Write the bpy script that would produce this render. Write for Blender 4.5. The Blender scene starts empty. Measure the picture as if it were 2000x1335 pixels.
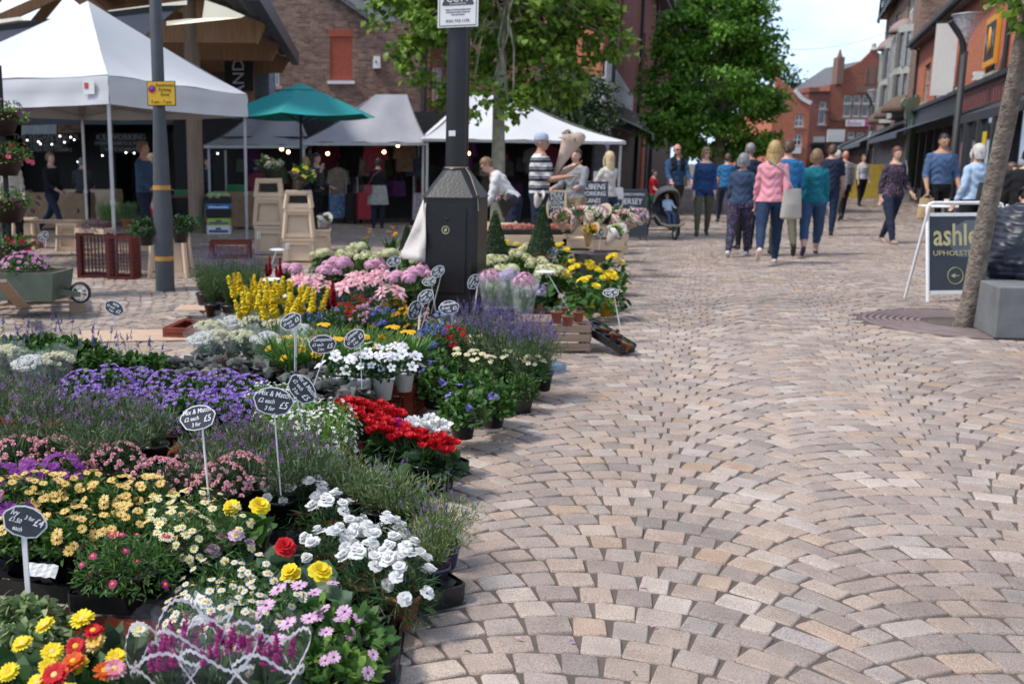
SUN_E = 2.5; SKY_S = .142; EXPO = .57
QUICK = False
import bpy, bmesh, math, random
import numpy as np
from mathutils import Vector, Matrix, Euler
R = math.radians
rng = np.random.default_rng(7)
random.seed(7)
scene = bpy.context.scene
COL = scene.collection
# ---------------------------------------------------------------- camera model
F_ = 1944.0; CX = 700.0; CY = 667.5; CH = 1.42; PITCH = math.atan(350.5 / F_)
CP, SP = math.cos(PITCH), math.sin(PITCH)
def ray(u, v):
 dx = (u - CX) / F_; dy = -(v - CY) / F_
 return Vector((dx, CP + dy * SP, -SP + dy * CP))
def G(u, v, z=0.0):
 """point of the place at height z seen along that line of sight of the survey photo"""
 d = ray(u, v); t = (z - CH) / d.z
 return Vector((d.x * t, d.y * t, z))
def at(u, v, Y):
 d = ray(u, v); t = Y / d.y
 return Vector((d.x * t, Y, CH + d.z * t))
def onwall(u, v, o, ang):
 """(distance along, height) of a sight line on a vertical wall through o with heading ang"""
 d = ray(u, v); c, s = math.cos(ang), math.sin(ang)
 det = d.x * (-s) + c * d.y
 t = (o[0] * (-s) + c * o[1]) / det
 k = (d.x * t - o[0]) * c + (d.y * t - o[1]) * s
 return k, CH + d.z * t
def U(p):
 """screen column of a world point (used for ordering labels)"""
 x, y, z = p[0], p[1], p[2] - CH
 dep = y * CP - z * SP
 return CX + F_ * x / max(dep, .01)
def VV(p):
 x, y, z = p[0], p[1], p[2] - CH
 dep = y * CP - z * SP
 return CY - F_ * (y * SP + z * CP) / max(dep, .01)
# ---------------------------------------------------------------- mesh builder
def nrm(a):
 return a / np.maximum(np.linalg.norm(a, axis=-1, keepdims=True), 1e-9)
class MB:
 def __init__(s):
  s.v = []; s.f = []; s.n = 0; s.M = None
 def add(s, verts, faces, mat=0, smooth=False):
  """verts (n,3); faces: array (k,m) or list of lists"""
  verts = np.asarray(verts, dtype=np.float64).reshape(-1, 3)
  if s.M is not None:
   m = np.array(s.M); verts = verts @ m[:3, :3].T + m[:3, 3]
  if isinstance(faces, np.ndarray):
   groups = [faces.astype(np.int64)]
  else:
   d = {}
   for f in faces: d.setdefault(len(f), []).append(f)
   groups = [np.array(g, dtype=np.int64) for g in d.values()]
  for g in groups:
   m = mat if isinstance(mat, np.ndarray) else np.full(len(g), mat, dtype=np.int32)
   s.f.append((g + s.n, m, smooth))
  s.v.append(verts); s.n += len(verts)
 def box(s, c, size, rot=None, mat=0, taper=1.0):
  x, y, z = [k / 2 for k in size]
  V_ = np.array([(-x, -y, -z), (x, -y, -z), (x, y, -z), (-x, y, -z),
      (-x * taper, -y * taper, z), (x * taper, -y * taper, z), (x * taper, y * taper, z), (-x * taper, y * taper, z)])
  if rot is not None:
   if not hasattr(rot, 'to_matrix') and not isinstance(rot, Matrix): rot = Euler(rot)
   m = np.array(rot.to_matrix() if hasattr(rot, 'to_matrix') else rot)[:3, :3]
   V_ = V_ @ m.T
  V_ = V_ + np.array(c)
  s.add(V_, np.array([(0, 3, 2, 1), (4, 5, 6, 7), (0, 1, 5, 4), (1, 2, 6, 5), (2, 3, 7, 6), (3, 0, 4, 7)]), mat)
 def b2(s, x0, x1, y0, y1, z0, z1, mat=0):
  s.box(((x0 + x1) / 2, (y0 + y1) / 2, (z0 + z1) / 2), (x1 - x0, y1 - y0, z1 - z0), None, mat)
 def beam(s, a, b, w, h, mat=0, roll=0):
  a = Vector(a); b = Vector(b); d = b - a
  q = d.to_track_quat('X', 'Z')
  m = q.to_matrix()
  s.box((a + b) / 2, (d.length, w, h), m @ Matrix.Rotation(roll, 3, 'X'), mat)
 def tube(s, pts, rad, n=8, mat=0, cap=True, smooth=True):
  pts = [Vector(p) for p in pts]
  if not hasattr(rad, '__len__'): rad = [rad] * len(pts)
  V_ = []; up = None
  for i, p in enumerate(pts):
   t = (pts[min(i + 1, len(pts) - 1)] - pts[max(i - 1, 0)]).normalized()
   if up is None:
    up = Vector((0, 0, 1)) if abs(t.z) < .9 else Vector((1, 0, 0))
   a = t.cross(up).normalized(); b = a.cross(t).normalized(); up = b
   for k in range(n):
    an = 2 * math.pi * k / n
    V_.append(p + (a * math.cos(an) + b * math.sin(an)) * rad[i])
  Fq = []
  for i in range(len(pts) - 1):
   for k in range(n):
    k2 = (k + 1) % n
    Fq.append((i * n + k, i * n + k2, (i + 1) * n + k2, (i + 1) * n + k))
  V_ = np.array([tuple(v) for v in V_])
  s.add(V_, np.array(Fq)[:, ::-1], mat, smooth)
  if cap:
   s.add(V_[:n], [list(range(n))], mat); s.add(V_[-n:], [list(range(n))[::-1]], mat)
 def lathe(s, prof, n=16, c=(0, 0, 0), mat=0, smooth=True, sx=1, sy=1):
  V_ = []
  for r, z in prof:
   for k in range(n):
    a = 2 * math.pi * k / n
    V_.append((c[0] + r * math.cos(a) * sx, c[1] + r * math.sin(a) * sy, c[2] + z))
  Fq = []
  for i in range(len(prof) - 1):
   for k in range(n):
    k2 = (k + 1) % n
    Fq.append((i * n + k, i * n + k2, (i + 1) * n + k2, (i + 1) * n + k))
  s.add(V_, np.array(Fq), mat, smooth)
 def ell(s, c, r, n=12, m=8, mat=0, M=None):
  r = np.array(r) if hasattr(r, '__len__') else np.array([r] * 3)
  V_ = []
  for i in range(m + 1):
   t = math.pi * i / m
   for k in range(n):
    a = 2 * math.pi * k / n
    V_.append((math.sin(t) * math.cos(a), math.sin(t) * math.sin(a), -math.cos(t)))
  V_ = np.array(V_) * r
  if M is not None: V_ = V_ @ np.array(M)[:3, :3].T
  V_ = V_ + np.array(c)
  Fq = [(i * n + k, i * n + (k + 1) % n, (i + 1) * n + (k + 1) % n, (i + 1) * n + k) for i in range(m) for k in range(n)]
  s.add(V_, np.array(Fq), mat, True)
 def prism(s, poly, y0, y1, mat=0):
  """poly in x,z extruded from y0 to y1"""
  n = len(poly)
  V_ = [(x, y0, z) for x, z in poly] + [(x, y1, z) for x, z in poly]
  F2 = [list(range(n)), list(range(n, 2 * n))[::-1]] + [[(i + 1) % n, i, i + n, (i + 1) % n + n] for i in range(n)]
  s.add(V_, F2, mat)
 def prismz(s, poly, z0, z1, mat=0):
  n = len(poly)
  V_ = [(x, y, z0) for x, y in poly] + [(x, y, z1) for x, y in poly]
  F2 = [list(range(n))[::-1], list(range(n, 2 * n))] + [[i, (i + 1) % n, (i + 1) % n + n, i + n] for i in range(n)]
  s.add(V_, F2, mat)
 def leaves(s, P, D, N, L, W, mat=0, fold=.15, droop=.15, a=.3, b=.7, wa=.9, wb=.75):
  """many leaf blades: base P, direction D, face normal N, length L, width W (arrays)"""
  P = np.asarray(P, float); k = len(P)
  if k == 0: return
  D = nrm(np.asarray(D, float)); N = np.asarray(N, float)
  S = nrm(np.cross(D, N)); N = nrm(np.cross(S, D))
  L = np.broadcast_to(np.asarray(L, float), (k,))[:, None]; W = np.broadcast_to(np.asarray(W, float), (k,))[:, None]
  def pt(t, w):
   return P + D * L * t + S * W * w * .5 + N * (abs(w) * W * fold - droop * L * t * t)
  V_ = np.stack([pt(0, 0), pt(a, -wa), pt(a, wa), pt(b, -wb), pt(b, wb), pt(1, 0)], 1).reshape(-1, 3)
  o = (np.arange(k) * 6)[:, None]
  s.add(V_, np.zeros((0, 4), int)) if False else None
  base = s.n
  if s.M is not None:
   m = np.array(s.M); V_ = V_ @ m[:3, :3].T + m[:3, 3]
  s.v.append(V_); s.n += len(V_)
  mt = mat if isinstance(mat, np.ndarray) else np.full(k, mat, np.int32)
  s.f.append((np.hstack([o, o + 2, o + 1]) + base, mt, False))
  s.f.append((np.hstack([o + 1, o + 2, o + 4, o + 3]) + base, mt, False))
  s.f.append((np.hstack([o + 3, o + 4, o + 5]) + base, mt, False))
 def build(s, name, mats, parent=None, loc=None, rz=None):
  me = bpy.data.meshes.new(name)
  if s.n:
   V_ = np.concatenate(s.v).astype(np.float32)
   me.vertices.add(len(V_)); me.vertices.foreach_set('co', V_.ravel())
   li = []; ls = []; mi = []; sm = []; pos = 0
   for g, m, smo in s.f:
    if len(g) == 0: continue
    li.append(g.ravel()); kk = g.shape[1]
    ls.append(pos + np.arange(len(g)) * kk); pos += g.size
    mi.append(m); sm.append(np.full(len(g), smo))
   li = np.concatenate(li).astype(np.int32); ls = np.concatenate(ls).astype(np.int32)
   me.loops.add(len(li)); me.loops.foreach_set('vertex_index', li)
   me.polygons.add(len(ls)); me.polygons.foreach_set('loop_start', ls)
   me.polygons.foreach_set('material_index', np.concatenate(mi).astype(np.int32))
   me.polygons.foreach_set('use_smooth', np.concatenate(sm))
   me.update(calc_edges=True); me.validate()
  if not isinstance(mats, (list, tuple)): mats = [mats]
  for m in mats: me.materials.append(m)
  o = bpy.data.objects.new(name, me); COL.objects.link(o)
  if parent is not None: o.parent = parent
  if loc is not None: o.location = loc
  if rz is not None: o.rotation_euler = (0, 0, rz)
  return o
AUTO = []      # (object, base label) whose repeats get told apart by their order in the place
def tag(o, label=None, cat=None, group=None, kind=None, auto=False):
 if label: o['label'] = label
 if cat: o['category'] = cat
 if group: o['group'] = group
 if kind: o['kind'] = kind
 if auto: AUTO.append(o)
 return o
def struct(o):
 o['kind'] = 'structure'; return o
def empty(name, loc=(0, 0, 0), rz=0, label=None, cat=None, group=None, auto=False):
 o = bpy.data.objects.new(name, None); COL.objects.link(o)
 o.empty_display_size = .1; o.location = loc; o.rotation_euler = (0, 0, rz)
 tag(o, label, cat, group, None, auto); return o
KIDS = {}
def kids(o):
 return [c for c in o.children]
def dup(root, loc=None, rz=None, sc=None, label=None, auto=True, tilt=None):
 def cp(o, par):
  c = o.copy(); COL.objects.link(c)
  if par is not None: c.parent = par
  for ch in o.children: cp(ch, c)
  return c
 r = cp(root, None)
 place(r, loc, rz, sc, tilt)
 if label: r['label'] = label
 if auto: AUTO.append(r)
 return r
def place(r, loc=None, rz=None, sc=None, tilt=None):
 if loc is not None: r.location = loc
 if rz is not None: r.rotation_euler = (tilt[0] if tilt else 0, tilt[1] if tilt else 0, rz)
 if sc is not None: r.scale = (sc, sc, sc) if not hasattr(sc, '__len__') else sc
ORD = ['first', 'second', 'third', 'fourth', 'fifth', 'sixth', 'seventh', 'eighth', 'ninth', 'tenth', 'eleventh', 'twelfth',
  'thirteenth', 'fourteenth', 'fifteenth', 'sixteenth', 'seventeenth', 'eighteenth', 'nineteenth', 'twentieth', 'twenty-first', 'twenty-second', 'twenty-third', 'twenty-fourth']
def finish_labels():
 d = {}
 for o in AUTO: d.setdefault(o['label'], []).append(o)
 for lab, lst in d.items():
  if len(lst) < 2: continue
  lst.sort(key=lambda o: U(o.matrix_world.translation if o.parent else o.location))
  n = len(lst)
  for i, o in enumerate(lst):
   if n == 2: s = ['the left one of two', 'the right one of two'][i]
   elif i == 0: s = 'leftmost of them'
   elif i == n - 1: s = 'rightmost of them'
   elif i < n / 2: s = ORD[i] + ' from the left'
   else: s = ORD[n - 1 - i] + ' from the right'
   o['label'] = lab + ', ' + s
def text(parent, body, size, loc, rot, mat, name='lettering', align='CENTER', depth=.0015, shear=0, sx=1.0, bold=0.0):
 cu = bpy.data.curves.new(name, 'FONT'); cu.body = body; cu.size = size
 cu.align_x = align; cu.align_y = 'CENTER'; cu.extrude = depth; cu.shear = shear; cu.resolution_u = 2
 cu.offset = bold
 tmp = bpy.data.objects.new(name, cu); COL.objects.link(tmp)
 dg = bpy.context.evaluated_depsgraph_get(); dg.update()
 me = bpy.data.meshes.new_from_object(tmp.evaluated_get(dg))
 bpy.data.objects.remove(tmp); bpy.data.curves.remove(cu)
 me.name = name
 me.materials.clear(); me.materials.append(mat)
 for p in me.polygons: p.material_index = 0
 o = bpy.data.objects.new(name, me); COL.objects.link(o)
 if parent is not None: o.parent = parent
 o.location = loc; o.rotation_euler = rot; o.scale = (sx, 1, 1)
 return o
def shell(mb, x0, x1, z0, z1, holes, y=0.0, depth=.12, mat=0, rmat=None):
 """wall face in plane y looking to -y, with rectangular openings (x0,x1,z0,z1) and their reveals"""
 rmat = mat if rmat is None else rmat
 xs = sorted(set([x0, x1] + [h[0] for h in holes] + [h[1] for h in holes]))
 zs = sorted(set([z0, z1] + [h[2] for h in holes] + [h[3] for h in holes]))
 xs = [x for x in xs if x0 <= x <= x1]; zs = [z for z in zs if z0 <= z <= z1]
 for i in range(len(xs) - 1):
  for j in range(len(zs) - 1):
   cx = (xs[i] + xs[i + 1]) / 2; cz = (zs[j] + zs[j + 1]) / 2
   if any(h[0] < cx < h[1] and h[2] < cz < h[3] for h in holes): continue
   mb.add([(xs[i], y, zs[j]), (xs[i + 1], y, zs[j]), (xs[i + 1], y, zs[j + 1]), (xs[i], y, zs[j + 1])], np.array([(0, 1, 2, 3)]), mat)
 for a, b, c, d in [h[:4] for h in holes]:
  e = y + depth
  mb.add([(a, y, c), (a, y, d), (a, e, d), (a, e, c)], np.array([(0, 1, 2, 3)]), rmat)
  mb.add([(b, y, c), (b, y, d), (b, e, d), (b, e, c)], np.array([(3, 2, 1, 0)]), rmat)
  mb.add([(a, y, d), (b, y, d), (b, e, d), (a, e, d)], np.array([(0, 1, 2, 3)]), rmat)
  mb.add([(a, y, c), (b, y, c), (b, e, c), (a, e, c)], np.array([(3, 2, 1, 0)]), rmat)
def cloud(n, r, h, flat=.0):
 """n random points on/in a dome radius r height h, plus outward normals"""
 a = rng.uniform(0, 2 * np.pi, n); t = np.arccos(rng.uniform(flat, 1, n))
 o = np.stack([np.cos(a) * np.sin(t), np.sin(a) * np.sin(t), np.cos(t)], 1)
 return o * np.array([r, r, h]), o
# ---------------------------------------------------------------- materials
MATS = {}
def newmat(name):
 m = bpy.data.materials.new(name); m.use_nodes = True
 nt = m.node_tree; b = nt.nodes['Principled BSDF']
 return m, nt, b
def N(nt, t, **k):
 n = nt.nodes.new(t)
 for a, v in k.items(): setattr(n, a, v)
 return n
def c4(c): return (c[0], c[1], c[2], 1)
def ramp(nt, stops, interp='LINEAR'):
 r = N(nt, 'ShaderNodeValToRGB'); cr = r.color_ramp; cr.interpolation = interp
 while len(cr.elements) < len(stops): cr.elements.new(.5)
 for e, (p, c) in zip(cr.elements, stops): e.position = p; e.color = c4(c)
 return r
def mat(name, col, rough=.6, metal=0, var=.12, scale=8, bump=0, bscale=60, spec=.5, emit=None, coat=0):
 """general surface: colour wandering a little by noise, light bump"""
 if name in MATS: return MATS[name]
 m, nt, b = newmat(name)
 b.inputs['Roughness'].default_value = rough; b.inputs['Metallic'].default_value = metal
 b.inputs['Specular IOR Level'].default_value = spec
 b.inputs['Coat Weight'].default_value = coat
 tc = N(nt, 'ShaderNodeTexCoord')
 nz = N(nt, 'ShaderNodeTexNoise'); nz.inputs['Scale'].default_value = scale; nz.inputs['Detail'].default_value = 5
 nt.links.new(tc.outputs['Object'], nz.inputs['Vector'])
 lo = [max(0, c * (1 - var)) for c in col]; hi = [min(1, c * (1 + var)) for c in col]
 r = ramp(nt, [(.3, lo), (.7, hi)])
 nt.links.new(nz.outputs['Fac'], r.inputs['Fac']); nt.links.new(r.outputs['Color'], b.inputs['Base Color'])
 if bump:
  n2 = N(nt, 'ShaderNodeTexNoise'); n2.inputs['Scale'].default_value = bscale; n2.inputs['Detail'].default_value = 3
  nt.links.new(tc.outputs['Object'], n2.inputs['Vector'])
  bp = N(nt, 'ShaderNodeBump'); bp.inputs['Strength'].default_value = bump; bp.inputs['Distance'].default_value = .02
  nt.links.new(n2.outputs['Fac'], bp.inputs['Height']); nt.links.new(bp.outputs['Normal'], b.inputs['Normal'])
 if emit:
  b.inputs['Emission Color'].default_value = c4(emit[0]); b.inputs['Emission Strength'].default_value = emit[1]
 MATS[name] = m; return m
def isl(name, cols, rough=.5, trans=.25, spec=.4, noise=0):
 """leaf / petal surface: every leaf (mesh island) has its own tone"""
 if name in MATS: return MATS[name]
 m, nt, b = newmat(name)
 g = N(nt, 'ShaderNodeNewGeometry')
 n = len(cols)
 r = ramp(nt, [(i / max(1, n - 1), c) for i, c in enumerate(cols)])
 nt.links.new(g.outputs['Random Per Island'], r.inputs['Fac'])
 nt.links.new(r.outputs['Color'], b.inputs['Base Color'])
 b.inputs['Roughness'].default_value = rough; b.inputs['Specular IOR Level'].default_value = spec
 if trans:
  t = N(nt, 'ShaderNodeBsdfTranslucent'); mx = N(nt, 'ShaderNodeMixShader'); mx.inputs[0].default_value = trans
  nt.links.new(r.outputs['Color'], t.inputs['Color'])
  nt.links.new(b.outputs[0], mx.inputs[1]); nt.links.new(t.outputs[0], mx.inputs[2])
  nt.links.new(mx.outputs[0], nt.nodes['Material Output'].inputs['Surface'])
 MATS[name] = m; return m
def brick(name, c1, c2, mortar, scale=1.0, dark=.6, bw=.225, bh=.075):
 if name in MATS: return MATS[name]
 m, nt, b = newmat(name)
 tc = N(nt, 'ShaderNodeTexCoord'); sp = N(nt, 'ShaderNodeSeparateXYZ'); ad = N(nt, 'ShaderNodeMath', operation='ADD')
 cb = N(nt, 'ShaderNodeCombineXYZ')
 nt.links.new(tc.outputs['Object'], sp.inputs[0]); nt.links.new(sp.outputs[0], ad.inputs[0]); nt.links.new(sp.outputs[1], ad.inputs[1])
 nt.links.new(ad.outputs[0], cb.inputs[0]); nt.links.new(sp.outputs[2], cb.inputs[1])
 br = N(nt, 'ShaderNodeTexBrick'); br.inputs['Scale'].default_value = 1.0
 br.inputs['Brick Width'].default_value = bw; br.inputs['Row Height'].default_value = bh; br.inputs['Mortar Size'].default_value = .006
 br.inputs['Color1'].default_value = c4(c1); br.inputs['Color2'].default_value = c4(c2); br.inputs['Mortar'].default_value = c4(mortar)
 br.inputs['Bias'].default_value = -.1
 nt.links.new(cb.outputs[0], br.inputs['Vector'])
 nz = N(nt, 'ShaderNodeTexNoise'); nz.inputs['Scale'].default_value = 5; nz.inputs['Detail'].default_value = 8; nz.inputs['Roughness'].default_value = .75
 nt.links.new(tc.outputs['Object'], nz.inputs['Vector'])
 r = ramp(nt, [(.3, (dark, dark, dark)), (.7, (1.25, 1.2, 1.15))])
 nt.links.new(nz.outputs['Fac'], r.inputs['Fac'])
 mx = N(nt, 'ShaderNodeMix', data_type='RGBA', blend_type='MULTIPLY'); mx.inputs[0].default_value = 1
 nt.links.new(br.outputs['Color'], mx.inputs[6]); nt.links.new(r.outputs['Color'], mx.inputs[7])
 nt.links.new(mx.outputs[2], b.inputs['Base Color']); b.inputs['Roughness'].default_value = .9
 bp = N(nt, 'ShaderNodeBump'); bp.inputs['Strength'].default_value = .4; bp.inputs['Distance'].default_value = .01; bp.invert = True
 nt.links.new(br.outputs['Fac'], bp.inputs['Height']); nt.links.new(bp.outputs['Normal'], b.inputs['Normal'])
 MATS[name] = m; return m
def wood(name, c1, c2, rough=.75, stretch=(1, 1, 12)):
 if name in MATS: return MATS[name]
 m, nt, b = newmat(name)
 tc = N(nt, 'ShaderNodeTexCoord'); mp = N(nt, 'ShaderNodeMapping'); mp.inputs['Scale'].default_value = tuple(12.0 / s for s in stretch)
 nz = N(nt, 'ShaderNodeTexNoise'); nz.inputs['Scale'].default_value = 2.2; nz.inputs['Detail'].default_value = 8; nz.inputs['Roughness'].default_value = .65
 nt.links.new(tc.outputs['Object'], mp.inputs[0]); nt.links.new(mp.outputs[0], nz.inputs['Vector'])
 r = ramp(nt, [(.25, c1), (.75, c2)]); nt.links.new(nz.outputs['Fac'], r.inputs['Fac'])
 g = N(nt, 'ShaderNodeNewGeometry'); r2 = ramp(nt, [(0, (.75, .75, .75)), (1, (1.15, 1.15, 1.15))])
 nt.links.new(g.outputs['Random Per Island'], r2.inputs['Fac'])
 mx = N(nt, 'ShaderNodeMix', data_type='RGBA', blend_type='MULTIPLY'); mx.inputs[0].default_value = 1
 nt.links.new(r.outputs['Color'], mx.inputs[6]); nt.links.new(r2.outputs['Color'], mx.inputs[7])
 nt.links.new(mx.outputs[2], b.inputs['Base Color']); b.inputs['Roughness'].default_value = rough
 bp = N(nt, 'ShaderNodeBump'); bp.inputs['Strength'].default_value = .3; bp.inputs['Distance'].default_value = .01
 nt.links.new(nz.outputs['Fac'], bp.inputs['Height']); nt.links.new(bp.outputs['Normal'], b.inputs['Normal'])
 MATS[name] = m; return m
def film(name, col=(.9, .95, 1), alpha=.22, rough=.08):
 if name in MATS: return MATS[name]
 m, nt, b = newmat(name)
 b.inputs['Base Color'].default_value = c4(col); b.inputs['Roughness'].default_value = rough; b.inputs['Specular IOR Level'].default_value = 1.0
 tc = N(nt, 'ShaderNodeTexCoord'); nz = N(nt, 'ShaderNodeTexNoise'); nz.inputs['Scale'].default_value = 18; nz.inputs['Detail'].default_value = 3
 nt.links.new(tc.outputs['Object'], nz.inputs['Vector'])
 bp = N(nt, 'ShaderNodeBump'); bp.inputs['Strength'].default_value = .8; bp.inputs['Distance'].default_value = .02
 nt.links.new(nz.outputs['Fac'], bp.inputs['Height']); nt.links.new(bp.outputs['Normal'], b.inputs['Normal'])
 t = N(nt, 'ShaderNodeBsdfTransparent'); mx = N(nt, 'ShaderNodeMixShader')
 r = ramp(nt, [(.35, (alpha * .6,) * 3), (.75, (min(1, alpha * 1.8),) * 3)])
 nt.links.new(nz.outputs['Fac'], r.inputs['Fac']); nt.links.new(r.outputs['Color'], mx.inputs[0])
 nt.links.new(t.outputs[0], mx.inputs[1]); nt.links.new(b.outputs[0], mx.inputs[2])
 nt.links.new(mx.outputs[0], nt.nodes['Material Output'].inputs['Surface'])
 MATS[name] = m; return m
def stripes(name, cols, scale=12, axis=2, rough=.85):
 """woven stripes / knit pattern along one axis of the cloth"""
 if name in MATS: return MATS[name]
 m, nt, b = newmat(name)
 tc = N(nt, 'ShaderNodeTexCoord'); sp = N(nt, 'ShaderNodeSeparateXYZ'); mu = N(nt, 'ShaderNodeMath', operation='MULTIPLY'); mu.inputs[1].default_value = scale
 fr = N(nt, 'ShaderNodeMath', operation='FRACT')
 nt.links.new(tc.outputs['Object'], sp.inputs[0]); nt.links.new(sp.outputs[axis], mu.inputs[0]); nt.links.new(mu.outputs[0], fr.inputs[0])
 r = ramp(nt, cols, 'CONSTANT'); nt.links.new(fr.outputs[0], r.inputs['Fac']); nt.links.new(r.outputs['Color'], b.inputs['Base Color'])
 b.inputs['Roughness'].default_value = rough
 MATS[name] = m; return m
def floral(name, base, spots, scale=22, rough=.9):
 if name in MATS: return MATS[name]
 m, nt, b = newmat(name)
 tc = N(nt, 'ShaderNodeTexCoord'); vo = N(nt, 'ShaderNodeTexVoronoi'); vo.inputs['Scale'].default_value = scale
 nt.links.new(tc.outputs['Object'], vo.inputs['Vector'])
 lt = N(nt, 'ShaderNodeMath', operation='LESS_THAN'); lt.inputs[1].default_value = .38; nt.links.new(vo.outputs['Distance'], lt.inputs[0])
 sp = N(nt, 'ShaderNodeSeparateColor'); nt.links.new(vo.outputs['Color'], sp.inputs[0])
 r = ramp(nt, [(i / len(spots), c) for i, c in enumerate(spots)], 'CONSTANT'); nt.links.new(sp.outputs[0], r.inputs['Fac'])
 mx = N(nt, 'ShaderNodeMix', data_type='RGBA'); nt.links.new(lt.outputs[0], mx.inputs[0]); mx.inputs[6].default_value = c4(base); nt.links.new(r.outputs['Color'], mx.inputs[7])
 nt.links.new(mx.outputs[2], b.inputs['Base Color']); b.inputs['Roughness'].default_value = rough
 MATS[name] = m; return m
M_brick_old = brick('old_brick', (.17, .095, .07), (.36, .23, .18), (.30, .25, .21), dark=.5)
M_brick_red = brick('red_brick', (.44, .125, .065), (.54, .18, .09), (.30, .2, .16), dark=.8)
M_brick_mid = brick('brown_red_brick', (.20, .06, .05), (.27, .095, .07), (.18, .12, .11), dark=.75)
M_brick_end = brick('far_red_brick', (.27, .075, .045), (.34, .11, .07), (.25, .15, .12), dark=.7)
M_slate = mat('slate', (.11, .11, .12), .7, var=.35, scale=6, bump=.4, bscale=12)
M_timber = wood('timber', (.30, .15, .07), (.50, .28, .15), stretch=(1, 1, 10))
M_post = wood('weathered_post', (.20, .14, .10), (.36, .27, .20), stretch=(1, 1, 14))
M_pallet = wood('pallet_wood', (.22, .15, .10), (.42, .31, .22), stretch=(12, 1, 1))
M_crate = wood('crate_wood', (.17, .11, .08), (.33, .24, .18), stretch=(12, 1, 1))
M_pale = mat('pale_plastic', (.62, .47, .33), .55, var=.06, scale=4)
M_palewood = wood('pale_wood', (.52, .37, .24), (.68, .53, .37), stretch=(8, 1, 1))
M_redplastic = mat('brown_red_plastic', (.19, .035, .018), .42, var=.2, scale=6)
M_redplastic2 = mat('dark_red_plastic', (.10, .012, .012), .42, var=.2, scale=6)
M_blackplastic = mat('black_plastic', (.012, .012, .013), .28, var=.4, scale=10, bump=.15, bscale=20)
M_terracotta = mat('terracotta', (.28, .095, .05), .7, var=.2)
M_whiteplastic = mat('white_plastic', (.72, .72, .72), .35, var=.04)
M_signwhite = mat('sign_white', (.70, .69, .72), .45, var=.03)
M_slateboard = mat('chalk_board', (.030, .036, .048), .55, var=.2, scale=20)
M_chalk = mat('chalk', (.78, .80, .82), .9, var=.05)
M_black = mat('matt_black', (.010, .010, .011), .6, var=.3)
M_pole = mat('black_paint', (.009, .009, .0105), .36, var=.3, scale=5, bump=.08, bscale=40)
M_greypaint = mat('grey_paint', (.055, .060, .070), .45, var=.15, scale=6, bump=.05)
M_greymetal = mat('grey_metal', (.42, .42, .43), .4, .3, var=.1)
M_white = mat('white_paint', (.75, .75, .74), .5, var=.04)
M_glass = mat('dark_glass', (.03, .035, .045), .08, var=.5, scale=1.5, spec=.9)
M_glasspale = mat('pale_glass', (.22, .25, .28), .1, var=.5, scale=2, spec=.9)
M_concrete = mat('concrete', (.17, .175, .18), .8, var=.18, scale=5, bump=.2, bscale=80)
M_canvas = mat('white_canvas', (.60, .61, .63), .75, var=.03, scale=2, bump=.12, bscale=5)
M_canvasgrey = mat('grey_canvas', (.30, .30, .33), .8, var=.08, scale=2, bump=.25, bscale=5)
M_canvasdark = mat('dark_canvas', (.17, .17, .20), .8, var=.08, scale=2, bump=.2, bscale=5)
M_print = isl('print_white', [(.82, .80, .84), (.9, .88, .92)], .5, .5)
M_teal = mat('teal_canvas', (.01, .25, .25), .7, var=.06, scale=2)
M_soil = mat('soil', (.035, .022, .015), .95, var=.3, scale=60, bump=.5, bscale=90)
M_stem = isl('stem_green', [(.05, .10, .025), (.10, .17, .05)], .55, 0)
M_leaf = isl('leaf_mid', [(.025, .075, .012), (.05, .13, .02), (.09, .19, .035)])
M_leafd = isl('leaf_dark', [(.012, .04, .010), (.03, .08, .02), (.05, .11, .03)])
M_leafl = isl('leaf_light', [(.07, .15, .02), (.13, .25, .04), (.20, .33, .06)])
M_leafg = isl('leaf_grey', [(.06, .10, .05), (.12, .17, .09), (.20, .26, .13)])
M_leafb = isl('leaf_blue', [(.04, .09, .05), (.07, .13, .07), (.11, .19, .10)])
M_heuch = isl('heuchera_leaf', [(.06, .07, .07), (.15, .17, .16), (.09, .03, .025), (.22, .24, .22), (.10, .11, .10)], .35)
M_bark = mat('bark', (.23, .19, .15), .9, var=.35, scale=14, bump=.6, bscale=30)
M_bark2 = mat('plane_bark', (.30, .29, .21), .85, var=.25, scale=8, bump=.3, bscale=25)
def pet(name, *cols, **k): return isl(name, list(cols), k.get('rough', .6), k.get('trans', .2), .25)
P_yel = pet('petal_yellow', (.80, .58, .015), (.86, .68, .03), (.84, .72, .07))
P_gold = pet('petal_gold', (.75, .36, .01), (.80, .48, .02))
P_apri = pet('petal_apricot', (.58, .33, .06), (.74, .50, .13), (.78, .62, .26), (.56, .28, .05))
P_red = pet('petal_red', (.48, .008, .012), (.62, .02, .03))
P_dred = pet('petal_dark_red', (.22, .005, .01), (.35, .01, .02))
P_ora = pet('petal_orange', (.60, .06, .01), (.75, .16, .02))
P_pink = pet('petal_pink', (.66, .24, .28), (.76, .38, .42), (.80, .54, .55))
P_pinkl = pet('petal_lilac_pink', (.52, .26, .46), (.64, .38, .56), (.72, .50, .66))
P_mag = pet('petal_magenta', (.30, .01, .13), (.48, .02, .20))
P_pur = pet('petal_purple', (.12, .02, .16), (.22, .03, .26), (.30, .06, .34))
P_lav = pet('petal_lavender', (.13, .07, .22), (.22, .13, .34), (.30, .20, .44))
P_camp = pet('petal_violet', (.18, .085, .40), (.27, .15, .52), (.38, .26, .62))
P_blue = pet('petal_blue', (.10, .12, .42), (.18, .24, .58))
P_white = pet('petal_white', (.76, .76, .74), (.84, .84, .84), (.74, .76, .70), trans=.35)
P_cream = pet('petal_cream', (.66, .62, .42), (.76, .74, .56), (.60, .62, .34))
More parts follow.
